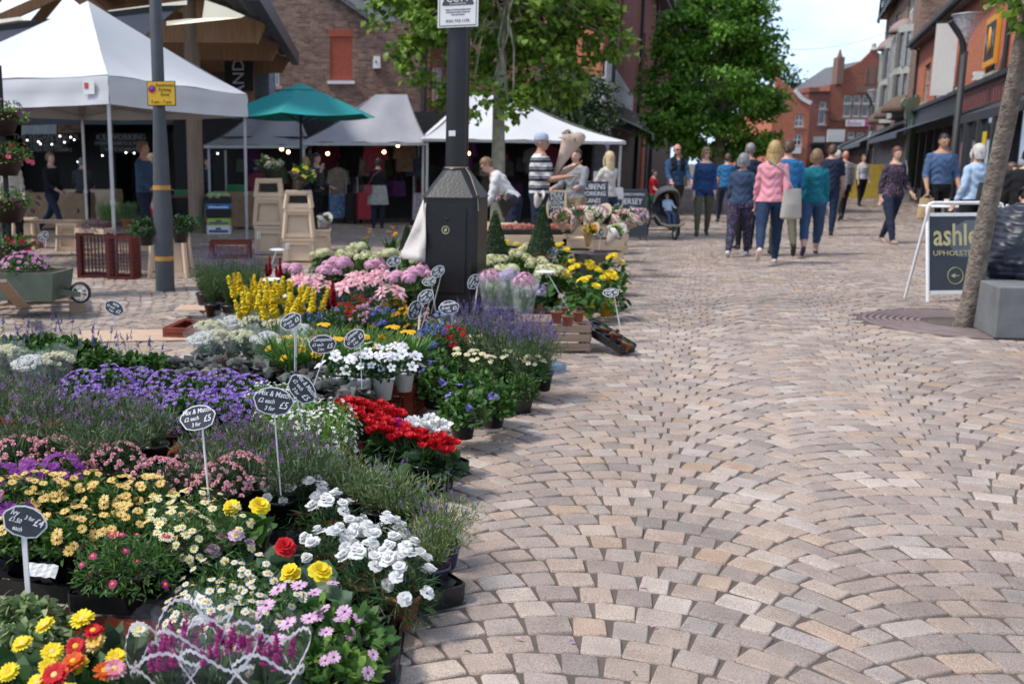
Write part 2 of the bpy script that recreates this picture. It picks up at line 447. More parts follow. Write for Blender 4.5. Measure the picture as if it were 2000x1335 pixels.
P_rose = pet('petal_hydrangea', (.60, .26, .42), (.72, .38, .52), (.74, .50, .62))
P_lily = pet('petal_lily', (.62, .14, .22), (.74, .32, .38), (.80, .62, .62))
P_skyb = pet('petal_sky', (.20, .30, .60), (.30, .42, .70))
P_eye = mat('flower_eye', (.62, .38, .02), .8, var=.2, scale=300)
P_eyed = mat('flower_eye_dark', (.05, .025, .03), .8, var=.2, scale=300)
# ---------------------------------------------------------------- camera, light, ground
cam = bpy.data.cameras.new('camera'); camo = bpy.data.objects.new('camera', cam); COL.objects.link(camo)
cam.lens = F_ / 2000 * 36; cam.sensor_width = 36; cam.shift_x = (1000 - CX) / 2000
camo.location = (0, 0, CH); camo.rotation_euler = (math.pi / 2 - PITCH, 0, 0)
cam.clip_start = .05; cam.clip_end = 2000
cam.dof.use_dof = True; cam.dof.focus_distance = 3.9; cam.dof.aperture_fstop = 3.6
scene.camera = camo
SUN_EL, SUN_AZ = R(55), math.atan2(-.20, -.95)     # direction towards the sun: from the left, a little towards the viewer
sd = Vector((math.cos(SUN_EL) * math.cos(SUN_AZ), math.cos(SUN_EL) * math.sin(SUN_AZ), math.sin(SUN_EL)))
sl = bpy.data.lights.new('sun', 'SUN'); sl.energy = SUN_E; sl.angle = R(9); sl.color = (1, .94, .86)
so = bpy.data.objects.new('sun', sl); COL.objects.link(so); so.rotation_euler = sd.to_track_quat('Z', 'Y').to_euler(); so.location = (-8, 4, 20)
w = bpy.data.worlds.new('World'); scene.world = w; w.use_nodes = True; nt = w.node_tree
bg = nt.nodes['Background']; sky = nt.nodes.new('ShaderNodeTexSky'); sky.sky_type = 'NISHITA'; sky.sun_disc = False
sky.sun_elevation = SUN_EL; sky.sun_rotation = math.pi / 2 - SUN_AZ; sky.altitude = 50; sky.air_density = 1.0; sky.dust_density = .3; sky.ozone_density = 1.5
tc = nt.nodes.new('ShaderNodeTexCoord'); mp = nt.nodes.new('ShaderNodeMapping'); mp.inputs['Scale'].default_value = (1, 1, 2.6); mp.inputs['Location'].default_value = (.35, .1, .3)
nz = nt.nodes.new('ShaderNodeTexNoise'); nz.inputs['Scale'].default_value = 2.3; nz.inputs['Detail'].default_value = 8; nz.inputs['Roughness'].default_value = .55
nt.links.new(tc.outputs['Generated'], mp.inputs[0]); nt.links.new(mp.outputs[0], nz.inputs['Vector'])
cr = ramp(nt, [(.47, (0, 0, 0)), (.66, (1, 1, 1))]); nt.links.new(nz.outputs['Fac'], cr.inputs['Fac'])
mx = nt.nodes.new('ShaderNodeMix'); mx.data_type = 'RGBA'; nt.links.new(cr.outputs['Color'], mx.inputs[0])
mx.inputs[7].default_value = (6.6, 6.9, 7.3, 1)
sz = nt.nodes.new('ShaderNodeSeparateXYZ'); nt.links.new(tc.outputs['Generated'], sz.inputs[0])
hz = nt.nodes.new('ShaderNodeMapRange'); hz.inputs['From Min'].default_value = -.02; hz.inputs['From Max'].default_value = .28; hz.inputs['To Min'].default_value = 1; hz.inputs['To Max'].default_value = 0
nt.links.new(sz.outputs[2], hz.inputs['Value']); hx = nt.nodes.new('ShaderNodeMix'); hx.data_type = 'RGBA'; hx.inputs[7].default_value = (3.0, 4.7, 7.2, 1)
nt.links.new(hz.outputs[0], hx.inputs[0]); nt.links.new(sky.outputs[0], hx.inputs[6]); nt.links.new(hx.outputs[2], mx.inputs[6])
hs_ = nt.nodes.new('ShaderNodeHueSaturation'); hs_.inputs['Saturation'].default_value = .82; nt.links.new(mx.outputs[2], hs_.inputs['Color']); nt.links.new(hs_.outputs[0], bg.inputs['Color']); bg.inputs['Strength'].default_value = SKY_S
scene.view_settings.view_transform = 'Standard'; scene.view_settings.look = 'None'; scene.view_settings.exposure = EXPO; scene.view_settings.gamma = 1
scene.render.engine = 'CYCLES'
try:
 scene.cycles.max_bounces = 8; scene.cycles.transparent_max_bounces = 24; scene.cycles.caustics_reflective = False; scene.cycles.caustics_refractive = False
except Exception: pass
def joint_mat():
 m, nt, b = newmat('joint_sand')
 tc = N(nt, 'ShaderNodeTexCoord'); nz = N(nt, 'ShaderNodeTexNoise'); nz.inputs['Scale'].default_value = 3; nz.inputs['Detail'].default_value = 10; nz.inputs['Roughness'].default_value = .8
 nt.links.new(tc.outputs['Object'], nz.inputs['Vector'])
 r = ramp(nt, [(.3, (.07, .056, .047)), (.7, (.155, .125, .105))]); nt.links.new(nz.outputs['Fac'], r.inputs['Fac']); nt.links.new(r.outputs['Color'], b.inputs['Base Color'])
 b.inputs['Roughness'].default_value = .95
 n2 = N(nt, 'ShaderNodeTexNoise'); n2.inputs['Scale'].default_value = 250; bp = N(nt, 'ShaderNodeBump'); bp.inputs['Strength'].default_value = .6; bp.inputs['Distance'].default_value = .004
 nt.links.new(tc.outputs['Object'], n2.inputs['Vector']); nt.links.new(n2.outputs['Fac'], bp.inputs['Height']); nt.links.new(bp.outputs['Normal'], b.inputs['Normal'])
 return m
def stone_mat():
 m, nt, b = newmat('granite_sett')
 g = N(nt, 'ShaderNodeNewGeometry')
 pal = [(0, (.27, .235, .22)), (.12, (.36, .295, .265)), (.24, (.41, .33, .285)), (.36, (.31, .26, .24)), (.48, (.43, .365, .33)), (.60, (.34, .295, .27)),
   (.72, (.43, .335, .285)), (.82, (.49, .43, .39)), (.92, (.43, .31, .235)), (.95, (.29, .26, .25)), (.98, (.46, .40, .37)), (1, (.37, .335, .32))]
 r = ramp(nt, pal)
 nt.links.new(g.outputs['Random Per Island'], r.inputs['Fac'])
 tc = N(nt, 'ShaderNodeTexCoord')
 n1 = N(nt, 'ShaderNodeTexNoise'); n1.inputs['Scale'].default_value = 230; n1.inputs['Detail'].default_value = 2; n1.inputs['Roughness'].default_value = .8
 n2 = N(nt, 'ShaderNodeTexNoise'); n2.inputs['Scale'].default_value = 9; n2.inputs['Detail'].default_value = 5
 n3 = N(nt, 'ShaderNodeTexNoise'); n3.inputs['Scale'].default_value = .55; n3.inputs['Detail'].default_value = 6; n3.inputs['Roughness'].default_value = .6
 for n in (n1, n2, n3): nt.links.new(tc.outputs['Object'], n.inputs['Vector'])
 s1 = ramp(nt, [(.36, (.52, .50, .50)), (.50, (1, 1, 1)), (.68, (1.28, 1.26, 1.25))]); nt.links.new(n1.outputs['Fac'], s1.inputs['Fac'])
 s2 = ramp(nt, [(.25, (.84, .82, .80)), (.7, (1.1, 1.08, 1.06))]); nt.links.new(n2.outputs['Fac'], s2.inputs['Fac'])
 s3 = ramp(nt, [(.3, (.80, .79, .78)), (.65, (1.1, 1.1, 1.1))]); nt.links.new(n3.outputs['Fac'], s3.inputs['Fac'])
 last = r.outputs['Color']
 hs = N(nt, 'ShaderNodeHueSaturation'); hs.inputs['Saturation'].default_value = 1.02; hs.inputs['Hue'].default_value = .504; hs.inputs['Value'].default_value = .99; nt.links.new(last, hs.inputs['Color']); last = hs.outputs[0]
 for s in (s1, s2, s3):
  mx = N(nt, 'ShaderNodeMix', data_type='RGBA', blend_type='MULTIPLY'); mx.inputs[0].default_value = 1
  nt.links.new(last, mx.inputs[6]); nt.links.new(s.outputs['Color'], mx.inputs[7]); last = mx.outputs[2]
 nt.links.new(last, b.inputs['Base Color']); b.inputs['Roughness'].default_value = .72; b.inputs['Specular IOR Level'].default_value = .35
 bp = N(nt, 'ShaderNodeBump'); bp.inputs['Strength'].default_value = .5; bp.inputs['Distance'].default_value = .003
 ad = N(nt, 'ShaderNodeMath', operation='MULTIPLY_ADD'); ad.inputs[1].default_value = 1.0
 nt.links.new(n1.outputs['Fac'], ad.inputs[0]); nt.links.new(n2.outputs['Fac'], ad.inputs[2])
 nt.links.new(ad.outputs[0], bp.inputs['Height']); nt.links.new(bp.outputs['Normal'], b.inputs['Normal'])
 return m
M_stone = stone_mat(); M_joint = joint_mat()
g = MB()
g.add([(-900, -900, -.009), (900, -900, -.009), (900, 900, -.009), (-900, 900, -.009)], np.array([(0, 1, 2, 3)]))
struct(g.build('ground', M_joint))
def paving():
 W = 1.27; d = .124; Rr = W / math.sqrt(2); a = R(18.8)
 dv = np.array([math.sin(a), math.cos(a)]); ev = np.array([math.cos(a), -math.sin(a)])
 near, mid, far = [], [], []
 for col in range(-18, 46):
  s0 = -.10 + W * col; sh = (col % 2) * d / 2
  tmin, tmax = -8, 78
  rows = np.arange(int(tmin / d), int(tmax / d)); nr = len(rows)
  n = 10
  base = np.linspace(-1, 1, n + 1); base = base * (1 - .10 * (1 - base ** 2))         # stones a little longer at the crown
  base = np.broadcast_to(base, (nr, n + 1)).copy()
  base[:, 1:-1] += rng.uniform(-.028, .028, (nr, n - 1)) + (((rows % 2) * 2 - 1) * .045)[:, None] + rng.uniform(-.015, .015, (nr, 1))
  th = base * (math.pi / 4)
  tm = (th[:, 1:] + th[:, :-1]) / 2; dl = (th[:, 1:] - th[:, :-1]) * Rr
  cs = s0 + Rr * np.sin(tm); ct = Rr * np.cos(tm) - Rr * .85 + rows[:, None] * d + sh
  half_l = dl / 2 - .0057; half_t = d * np.cos(tm) / 2 - .0059
  an = -tm + rng.normal(0, .018, tm.shape)
  C = cs[..., None] * ev + ct[..., None] * dv
  X, Y = C[..., 0], C[..., 1]
  ok = (Y > 1.9) & (Y < 62) & (X > -.42 * Y - .6) & (X < .72 * Y + .8) & ~((X < -14)) & ~((Y > 27) & (X < .10 * Y))
  ok &= ((X - GRATE[0]) ** 2 + (Y - GRATE[1]) ** 2) > (GRATE[2] + .05) ** 2
  X, Y, an, hl, ht = X[ok], Y[ok], an[ok], half_l[ok], half_t[ok]
  tx = np.cos(an)[:, None] * ev + np.sin(an)[:, None] * dv      # tangent
  nx = -np.sin(an)[:, None] * ev + np.cos(an)[:, None] * dv
  D_ = np.stack([X, Y], 1)
  for lst, sel in ((near, Y < 8.5), (mid, (Y >= 8.5) & (Y < 24)), (far, Y >= 24)):
   if sel.any(): lst.append((D_[sel], tx[sel], nx[sel], hl[sel], ht[sel]))
 mb = MB()
 def cat_(l): return [np.concatenate([q[i] for q in l]) for i in range(5)]
 Dc, tx, nx, hl, ht = cat_(near); k = len(Dc)
 c = .0065
 corners = [(-1, -1, c, 0), (1, -1, -c, 0), (1, -1, 0, c), (1, 1, 0, -c), (1, 1, -c, 0), (-1, 1, c, 0), (-1, 1, 0, -c), (-1, -1, 0, c)]
 jx = rng.normal(0, .0028, (k, 4)); jy = rng.normal(0, .0028, (k, 4)); ci = [0, 1, 1, 2, 2, 3, 3, 0]
 tilt = rng.normal(0, .018, (k, 2)); zz = rng.normal(-.001, .0016, k)
 rings = []
 for inset, z in ((-.001, -.016), (.001, -.004), (.0045, 0.0)):
  ring = []
  for i, (sx, sy, ox, oy) in enumerate(corners):
   lx = sx * (hl - inset) + ox * .9 + jx[:, ci[i]]; ly = sy * (ht - inset) + oy * .9 + jy[:, ci[i]]
   p = Dc + tx * lx[:, None] + nx * ly[:, None]
   zt = z + (zz + tilt[:, 0] * lx + tilt[:, 1] * ly if z > -.01 else 0)
   ring.append(np.column_stack([p, np.broadcast_to(zt, k)]))
  rings.append(np.stack(ring, 1))
 V_ = np.concatenate(rings, 1).reshape(-1, 3); o = (np.arange(k) * 24)[:, None]
 mb.add(V_, o + np.arange(16, 24)[None], 0, False)
 base = mb.n - len(V_)
 q = []
 for lv in (0, 8):
  for i in range(8):
   j = (i + 1) % 8
   q.append(o + np.array([lv + i, lv + j, lv + 8 + j, lv + 8 + i])[None])
 q = np.concatenate(q); mb.f.append((q + base, np.zeros(len(q), np.int32), True))
 for lst, full in ((mid, True), (far, False)):
  Dc, tx, nx, hl, ht = cat_(lst); k = len(Dc)
  zz = rng.normal(-.001, .0018, k); tl = rng.normal(0, .02, (k, 2))
  cc = [(-1, -1), (1, -1), (1, 1), (-1, 1)]
  top = []; bot = []
  for sx, sy in cc:
   jj = rng.normal(0, .003, (k, 2))
   lx = sx * (hl - (.004 if full else 0)) + jj[:, 0]; ly = sy * (ht - (.004 if full else 0)) + jj[:, 1]
   top.append(np.column_stack([Dc + tx * lx[:, None] + nx * ly[:, None], zz + tl[:, 0] * lx + tl[:, 1] * ly]))
   if full:
    lx = sx * hl + jj[:, 0]; ly = sy * ht + jj[:, 1]
    bot.append(np.column_stack([Dc + tx * lx[:, None] + nx * ly[:, None], np.full(k, -.016)]))
  if full:
   V_ = np.stack(top + bot, 1).reshape(-1, 3); o = (np.arange(k) * 8)[:, None]
   b0 = mb.n; mb.add(V_, o + np.array([[0, 1, 2, 3]]), 0)
   for i in range(4):
    j = (i + 1) % 4
    mb.f.append((o + np.array([[4 + i, 4 + j, j, i]]) + b0, np.zeros(k, np.int32), False))
  else:
   V_ = np.stack(top, 1).reshape(-1, 3); o = (np.arange(k) * 4)[:, None]
   mb.add(V_, o + np.array([[0, 1, 2, 3]]), 0)
 ob = mb.build('paving', M_stone); ob['kind'] = 'structure'
 print('setts', mb.n)
GRATE = (5.45, 8.85, .86)
paving()
# ---------------------------------------------------------------- buildings
M_frame = M_white
M_dark = mat('dark_paint', (.022, .024, .030), .5, var=.25)
M_darkgrey = mat('charcoal_cladding', (.045, .05, .062), .6, var=.2)
M_bluegrey = mat('blue_grey_boarding', (.13, .16, .20), .7, var=.15)
M_orangesign = mat('orange_sign', (.75, .32, .02), .5, var=.05)
M_stonetrim = mat('stone_trim', (.40, .36, .31), .85, var=.15)
M_sage = mat('sage_paint', (.16, .24, .17), .5, var=.08)
M_brownawn = mat('brown_awning', (.14, .095, .075), .8, var=.15, bump=.2)
M_pinkawn = mat('mauve_awning', (.30, .22, .21), .8, var=.12, bump=.2)
M_pinksign = mat('pink_sign', (.60, .06, .22), .5)
M_ply = wood('aged_white_board', (.70, .69, .68), (.85, .84, .83), stretch=(1, 1, 6))
def window(par, x0, x1, z0, z1, y, nx=2, nz=2, fw=.05, glass=None, fmat=None, sill=True, smat=None):
 mb = MB()
 a = .004
 for x in np.linspace(x0 + fw / 2 + a, x1 - fw / 2 - a, nx + 1): mb.b2(x - fw / 2, x + fw / 2, y - .05, y, z0 + a, z1 - a)
 for z in np.linspace(z0 + fw / 2 + a, z1 - fw / 2 - a, nz + 1): mb.b2(x0 + fw + a, x1 - fw - a, y - .045, y - .004, z - fw / 2, z + fw / 2)
 f = mb.build('window', fmat or M_frame, par)
 p = MB(); p.add([(x0, y - .015, z0), (x1, y - .015, z0), (x1, y - .015, z1), (x0, y - .015, z1)], np.array([(0, 1, 2, 3)])); p.build('pane', glass or M_glass, f)
 if sill:
  s = MB(); s.b2(x0 - .08, x1 + .08, -.07, .0 + (y - .055), z0 - .11, z0 - .003); s.build('sill', smat or M_stonetrim, f)
 return f
def lintel(par, x0, x1, z1, m, h=.22):
 mb = MB(); n = max(3, int((x1 - x0) / .12))
 for i in range(n):
  xa = x0 - .08 + (x1 - x0 + .16) * i / n; xb = x0 - .08 + (x1 - x0 + .16) * (i + 1) / n - .008
  mb.b2(xa, xb, -.012, .05, z1 + .002, z1 + h)
 return mb.build('lintel', m, par)
def roofslab(mb, x0, x1, ya, za, yb, zb, t=.12, mat=0):
 v = [(x0, ya, za), (x1, ya, za), (x1, yb, zb), (x0, yb, zb)]
 V_ = v + [(p[0], p[1], p[2] + t) for p in v]
 mb.add(V_, [(3, 2, 1, 0), (4, 5, 6, 7), (0, 1, 5, 4), (1, 2, 6, 5), (2, 3, 7, 6), (3, 0, 4, 7)], mat)
def flatbox(mb, *a, **k): mb.b2(*a, **k)
# --- near right: long two-storey red brick terrace, facade along the street
dR = Vector((.426, 1, 0)).normalized(); angR = math.atan2(-dR.y, -dR.x)
def facR(Y): return Vector((5.0 + .426 * Y, Y, 0))
YR = 42.5; OR_ = facR(YR); LR = (facR(YR) - facR(17.0)).length
b = empty('brick_terrace', OR_, angR, 'long two-storey red brick terrace with shopfronts, nearest on the right side of the street', 'building')
def sR(Y): return (facR(YR) - facR(Y)).length
holes = []
for Ya, Yb in ((39.9, 38.3), (35.9, 34.1), (31.8, 30.4), (27.2, 25.7), (22.8, 21.2)):
 holes.append((sR(Ya), sR(Yb), 3.68, 5.1))
mb = MB(); shell(mb, 0, LR, 2.75, 6.15, holes, 0, .14)
mb.b2(0, .3, .2, 9, 0, 6.1); mb.b2(.302, LR, 8.7, 9, 0, 6.1); mb.b2(LR - .3, LR, .2, 8.69, 0, 6.1)
mb.add([(0, .0, 6.15), (0, 4.5, 8.2), (0, 9, 6.15), (.3, .0, 6.15), (.3, 4.5, 8.2), (.3, 9, 6.15)], [(0, 2, 1), (3, 4, 5), (0, 1, 4, 3), (1, 2, 5, 4)])
mb.b2(0, LR, .005, .2, 5.11, 6.14)
mb.build('wall', M_brick_red, b)
for h in holes:
 window(b, *h, .13, 1, 2, .07, fmat=M_stonetrim, glass=M_glasspale); lintel(b, h[0], h[1], h[3], M_brick_red)
mb = MB(); roofslab(mb, -.25, LR, -.35, 6.16, 4.5, 8.4); roofslab(mb, -.25, LR, 9.3, 6.16, 4.5, 8.4); mb.build('roof', M_slate, b)
mb = MB(); mb.b2(-.2, LR, -.48, -.36, 6.08, 6.22); mb.b2(-.2, LR, -.33, -.05, 6.0, 6.12); mb.build('gutter', M_dark, b)
for s in (.5, sR(35.5), sR(24.4)):
 mb = MB(); mb.tube([(s, -.07, 3.1), (s, -.07, 5.9), (s, -.4, 6.1)], .05, 8); mb.build('drainpipe', M_dark, b)
mb = MB(); mb.b2(0, LR, -.16, .2, 2.80, 3.38); mb.b2(0, LR, -.28, .1, 3.381, 3.50); mb.b2(0, LR, -.10, .2, 2.55, 2.795); mb.build('fascia', M_dark, b)
mb = MB(); mb.b2(sR(29), sR(19), -.168, -.161, 2.86, 3.32)
mb.build('fascia_board', mat('red_brown_fascia', (.24, .04, .03), .5, var=.3), b)
for k in range(26):
 fl = MB(); s_ = sR(28.8) + k * .38
 fl.b2(s_, s_ + .12, -.178, -.170, 2.9, 3.28)
 fl.build('fascia_slat', M_darkgrey, b)
mb = MB()
for k in range(14):
 s_ = LR * k / 13; s_ = min(s_, LR - .2)
 mb.b2(s_, s_ + .18, -.12, .1, 0, 2.549)
mb.b2(.181, LR - .2, -.05, .1, .0, .45); mb.build('pilasters', M_darkgrey, b)
mb = MB(); mb.b2(.181, LR - .2, .0, .03, .451, 2.548); mb.build('shop_window', M_glass, b)
pm_ = [mat('poster_yellow', (.7, .5, .03)), mat('poster_blue', (.05, .15, .5)), mat('poster_white', (.6, .6, .6)), mat('poster_red', (.5, .04, .05))]
for (Ya, z0, z1, c) in ((33.5, 1.3, 2.3, 0), (33.0, 1.5, 2.3, 1), (32.4, 1.0, 1.9, 2), (34.2, 1.4, 2.4, 3), (26.5, 1.6, 2.2, 0)):
 mb = MB(); mb.b2(sR(Ya), sR(Ya) + .55, -.012, -.003, z0, z1); mb.build('poster', pm_[c], b)
def awning(par_name, par, s0, s1, z_top, z_out, out, m, name='awning'):
 mb = MB(); n = 10
 V_ = []
 for i in range(n + 1):
  s_ = s0 + (s1 - s0) * i / n
  V_ += [(s_, -.18, z_top), (s_, -out, z_out), (s_, -out - .01, z_out - .18)]
 Fq = []
 for i in range(n):
  a_ = i * 3; Fq += [(a_, a_ + 1, a_ + 4, a_ + 3), (a_ + 1, a_ + 2, a_ + 5, a_ + 4)]
 mb.add(V_, np.array(Fq)); o = mb.build(name, m, par)
 so_ = o.modifiers.new('thickness', 'SOLIDIFY'); so_.thickness = .02
 return o
awning('', b, sR(41.5), sR(31), 2.85, 2.35, 1.6, mat('slate_blue_awning', (.08, .10, .14), .7))
awning('', b, sR(24), sR(17.5), 2.8, 2.5, .9, M_dark)
c = empty('hanging_sign', b.matrix_world @ Vector((0, 0, 0)), 0, 'tall blank whitish projecting banner sign high on the red brick terrace', 'sign')
k, z = onwall(1876, 110, OR_, angR)
c.location = OR_ + Vector((math.cos(angR) * k, math.sin(angR) * k, 0)); c.rotation_euler = (0, 0, angR)
mb = MB(); mb.b2(-.04, .04, -.72, -.12, 3.46, 5.60); mb.build('panel', M_ply, c)
mb = MB(); mb.tube([(0, 0, 5.66), (0, -.74, 5.64)], .025, 6); mb.build('bracket', M_dark, c)
mb = MB(); mb.tube([(0, 0, 3.7), (0, -.13, 3.7)], .025, 6); mb.build('bracket', M_dark, c)
k, z = onwall(1942, 80, OR_, angR)
c = empty('framed_wall_sign', OR_ + Vector((math.cos(angR) * k, math.sin(angR) * k, 0)), angR, 'square orange-framed black sign reading NOX on the red brick upper wall', 'sign')
mb = MB(); mb.b2(-.85, .85, -.09, -.012, z - .62, z + .62); mb.build('frame', M_orangesign, c)
mb = MB(); mb.b2(-.68, .68, -.10, -.091, z - .46, z + .46); mb.build('board', M_dark, c)
text(c, 'N', .62, (-.45, -.105, z), (math.pi / 2, 0, 0), mat('steel_letters', (.30, .33, .36), .4), sx=1.1)
text(c, 'X', .62, (.42, -.105, z), (math.pi / 2, 0, 0), MATS['steel_letters'], sx=1.1); c.children[-1].location.x = .42
mb = MB(); mb.M = Matrix.Translation((-.02, -.108, z)) @ Matrix.Rotation(math.pi / 2, 4, 'X'); mb.lathe([(.0, 0), (.24, 0), (.24, .012), (0, .012)], 24, sy=1.5); mb.build('roundel', M_orangesign, c)
c = empty('security_box', OR_ + Vector((math.cos(angR) * (sR(27.2)), math.sin(angR) * sR(27.2), 0)), angR, 'small white camera box above the red-brown fascia of the brick terrace', 'box')
mb = MB(); mb.b2(-.13, .13, -.26, -.01, 3.56, 3.78); mb.build('housing', M_white, c); mb = MB(); mb.b2(-.04, .04, -.27, -.261, 3.62, 3.70); mb.build('lens', M_dark, c)
# --- beyond: tall gabled house with bays, Y 48..80
OT = facR(60); LT = (facR(60) - facR(YR + .8)).length
b = empty('gabled_house', OT, angR, 'tall old brick house with bay windows and brown dome awnings beyond the terrace', 'building')
def sT(Y): return (facR(60) - facR(Y)).length * (1 if Y < 60 else -1)
mb = MB(); hs = [(sT(59), sT(57), 4.2, 6.6), (sT(59), sT(57), 7.4, 9), (sT(54), sT(52), 7.6, 8.9), (sT(48.5), sT(46), 7.6, 8.9)]
shell(mb, 0, LT, 3.2, 9.6, hs, 0, .15)
mb.b2(LT - .3, LT, .001, 11, 0, 9.6); mb.b2(0, .3, .2, 11, 0, 9.6); mb.b2(.301, LT - .301, 10.7, 11, 0, 9.6)
mb.add([(LT, 0, 9.6), (LT, 5.5, 14.6), (LT, 11, 9.6), (LT - .3, 0, 9.6), (LT - .3, 5.5, 14.6), (LT - .3, 11, 9.6)], [(0, 2, 1), (3, 4, 5), (0, 1, 4, 3), (1, 2, 5, 4)])
mb.build('wall', M_brick_old, b)
for h in hs: window(b, *h, .14, 3, 2, .08)
mb = MB(); roofslab(mb, 0, LT + .35, -.5, 9.4, 5.5, 14.9, .16); roofslab(mb, 0, LT + .35, 11.5, 9.4, 5.5, 14.9, .16); mb.build('roof', M_slate, b)
mb = MB(); mb.beam((LT + .40, -.6, 9.2), (LT + .40, 5.5, 14.8), .1, .35); mb.beam((LT + .40, 11.6, 9.2), (LT + .40, 5.5, 14.8), .1, .35); mb.build('bargeboard', M_dark, b)
for sd_, Yd in ((0, 57),):        # half-timbered gables over the street
 x = sT(Yd); w_ = 2.2
 mb = MB(); mb.add([(x - w_, -.35, 9.4), (x + w_, -.35, 9.4), (x, -.35, 13.2), (x - w_, 3.2, 9.4), (x + w_, 3.2, 9.4), (x, 3.2, 13.2)], [(0, 1, 2), (5, 4, 3), (1, 4, 5, 2), (3, 0, 2, 5)])
 g_ = mb.build('gable', mat('cream_render', (.50, .42, .30), .8), b)
 mb = MB()
 mb.beam((x - w_ - .2, -.45, 9.3), (x, -.45, 13.4), .12, .28); mb.beam((x + w_ + .2, -.45, 9.3), (x, -.45, 13.4), .12, .28)
 for q in range(-3, 4): mb.b2(x + q * .6 - .07, x + q * .6 + .07, -.40, -.352, 9.4, 9.4 + 3.6 * (1 - abs(q) * .6 / w_))
 mb.build('timber_frame', M_dark, g_)
for Yb_, m_ in ((53.5, M_stonetrim), (47.2, M_stonetrim)):          # bays with mullions
 x = sT(Yb_); mb = MB()
 pl = [(x - 2.0, 0), (x - 1.4, -.5), (x + 1.4, -.5), (x + 2.0, 0)]
 for z0, z1 in ((3.4, 3.8), (5.3, 5.6), (7.1, 7.4)): mb.prismz(pl, z0, z1)
 for z0, z1 in ((3.8, 5.3), (5.6, 7.1)):
  for (ax, ay), (bx, by), n in ((pl[0], pl[1], 2), (pl[1], pl[2], 5), (pl[2], pl[3], 2)):
   for i in range(n + 1):
    t = i / n; mb.box((ax + (bx - ax) * t, ay + (by - ay) * t, (z0 + z1) / 2), (.12, .12, z1 - z0))
 o = mb.build('bay_window', mat('grey_frames', (.40, .40, .38), .6), b)
 mb = MB(); mb.prismz([(x - 1.9, 0), (x - 1.34, -.42), (x + 1.34, -.42), (x + 1.9, 0)], 3.81, 5.29); mb.prismz([(x - 1.9, 0), (x - 1.34, -.42), (x + 1.34, -.42), (x + 1.9, 0)], 5.61, 7.09); mb.build('pane', M_glasspale, o)
mb = MB(); mb.b2(0, LT, -.14, .2, 2.6, 3.199); mb.b2(0, LT, -.02, .2, 0, 2.599); mb.build('shopfront', M_dark, b)
def domeawn(x, z, r, m, name='dome_awning'):
 mb = MB(); prof = [(r * math.cos(t), r * .8 * math.sin(t)) for t in np.linspace(0, math.pi / 2, 6)]
 V_ = []; n = 12
 for rr, zz in prof:
  for k in range(n + 1):
   a_ = math.pi + math.pi * k / n
   V_.append((x + rr * math.cos(a_), rr * math.sin(a_) - .05, z + zz))
 Fq = [(i * (n + 1) + k, i * (n + 1) + k + 1, (i + 1) * (n + 1) + k + 1, (i + 1) * (n + 1) + k) for i in range(5) for k in range(n)]
 mb.add(V_, np.array(Fq), 0, True); o = mb.build(name, m, b); md = o.modifiers.new('t', 'SOLIDIFY'); md.thickness = .03
 return o
domeawn(sT(47), 7.2, .8, M_pinkawn); domeawn(sT(53), 7.1, .8, M_pinkawn)
domeawn(sT(45.2), 3.6, .95, M_brownawn); domeawn(sT(49), 3.5, .95, M_brownawn); domeawn(sT(53), 3.4, .95, M_brownawn)
awning('', b, sT(59.5), sT(44), 3.1, 2.3, 1.8, M_dark)
text(b, 'BARN', .5, (sT(47), -1.25, 2.66), (math.pi / 2 - .3, 0, 0), mat('pale_lettering', (.5, .52, .5)), name='lettering')
mb = MB(); mb.b2(sT(58), sT(56.6), 4.9, 6.1, 14, 16.5); mb.b2(sT(58) - .1, sT(56.6) + .1, 4.8, 6.2, 16.5, 16.75); mb.build('chimney', M_brick_old, b)
c = empty('low_shop', facR(86), angR, 'low black-fronted shop with a sloping awning at the far right end of the street', 'building'); LS = (facR(86) - facR(60.3)).length
mb = MB(); mb.b2(0, LS, 0, 6, 0, 3.3); mb.build('wall', M_dark, c); mb = MB(); mb.b2(.5, LS - .5, -.03, -.003, .4, 2.3); mb.build('shop_window', M_glasspale, c); awning('', c, .3, LS - .3, 3.2, 2.4, 1.8, M_dark)
pt = Vector((at(1780, 300, 40.5).x, 40.5, 0))
c = empty('teapot_sign', pt, 0, 'flat sage-green teapot cut-out on a green post above the dark shop awning', 'sign')
prof = [(-.62, 0), (.5, 0), (.66, .35), (.95, .85), (.78, .95), (.55, .72), (.5, 1.0), (.62, 1.08), (.5, 1.2), (.1, 1.2), (.08, 1.32), (-.08, 1.32), (-.1, 1.2), (-.55, 1.15), (-.72, .7)]
mb = MB(); mb.prism([(x * .62, z * .72 + 3.1) for x, z in prof], -.05, .05); mb.build('teapot', M_sage, c)
mb = MB(); mb.tube([(-.40 - .18 * math.sin(t), 0, 3.72 + .18 * math.cos(t)) for t in np.linspace(0, math.pi, 8)], .05, 6); mb.build('handle', M_sage, c)
mb = MB(); mb.b2(-.16, .16, -.1, .1, 0, 3.099); mb.build('post', M_sage, c)
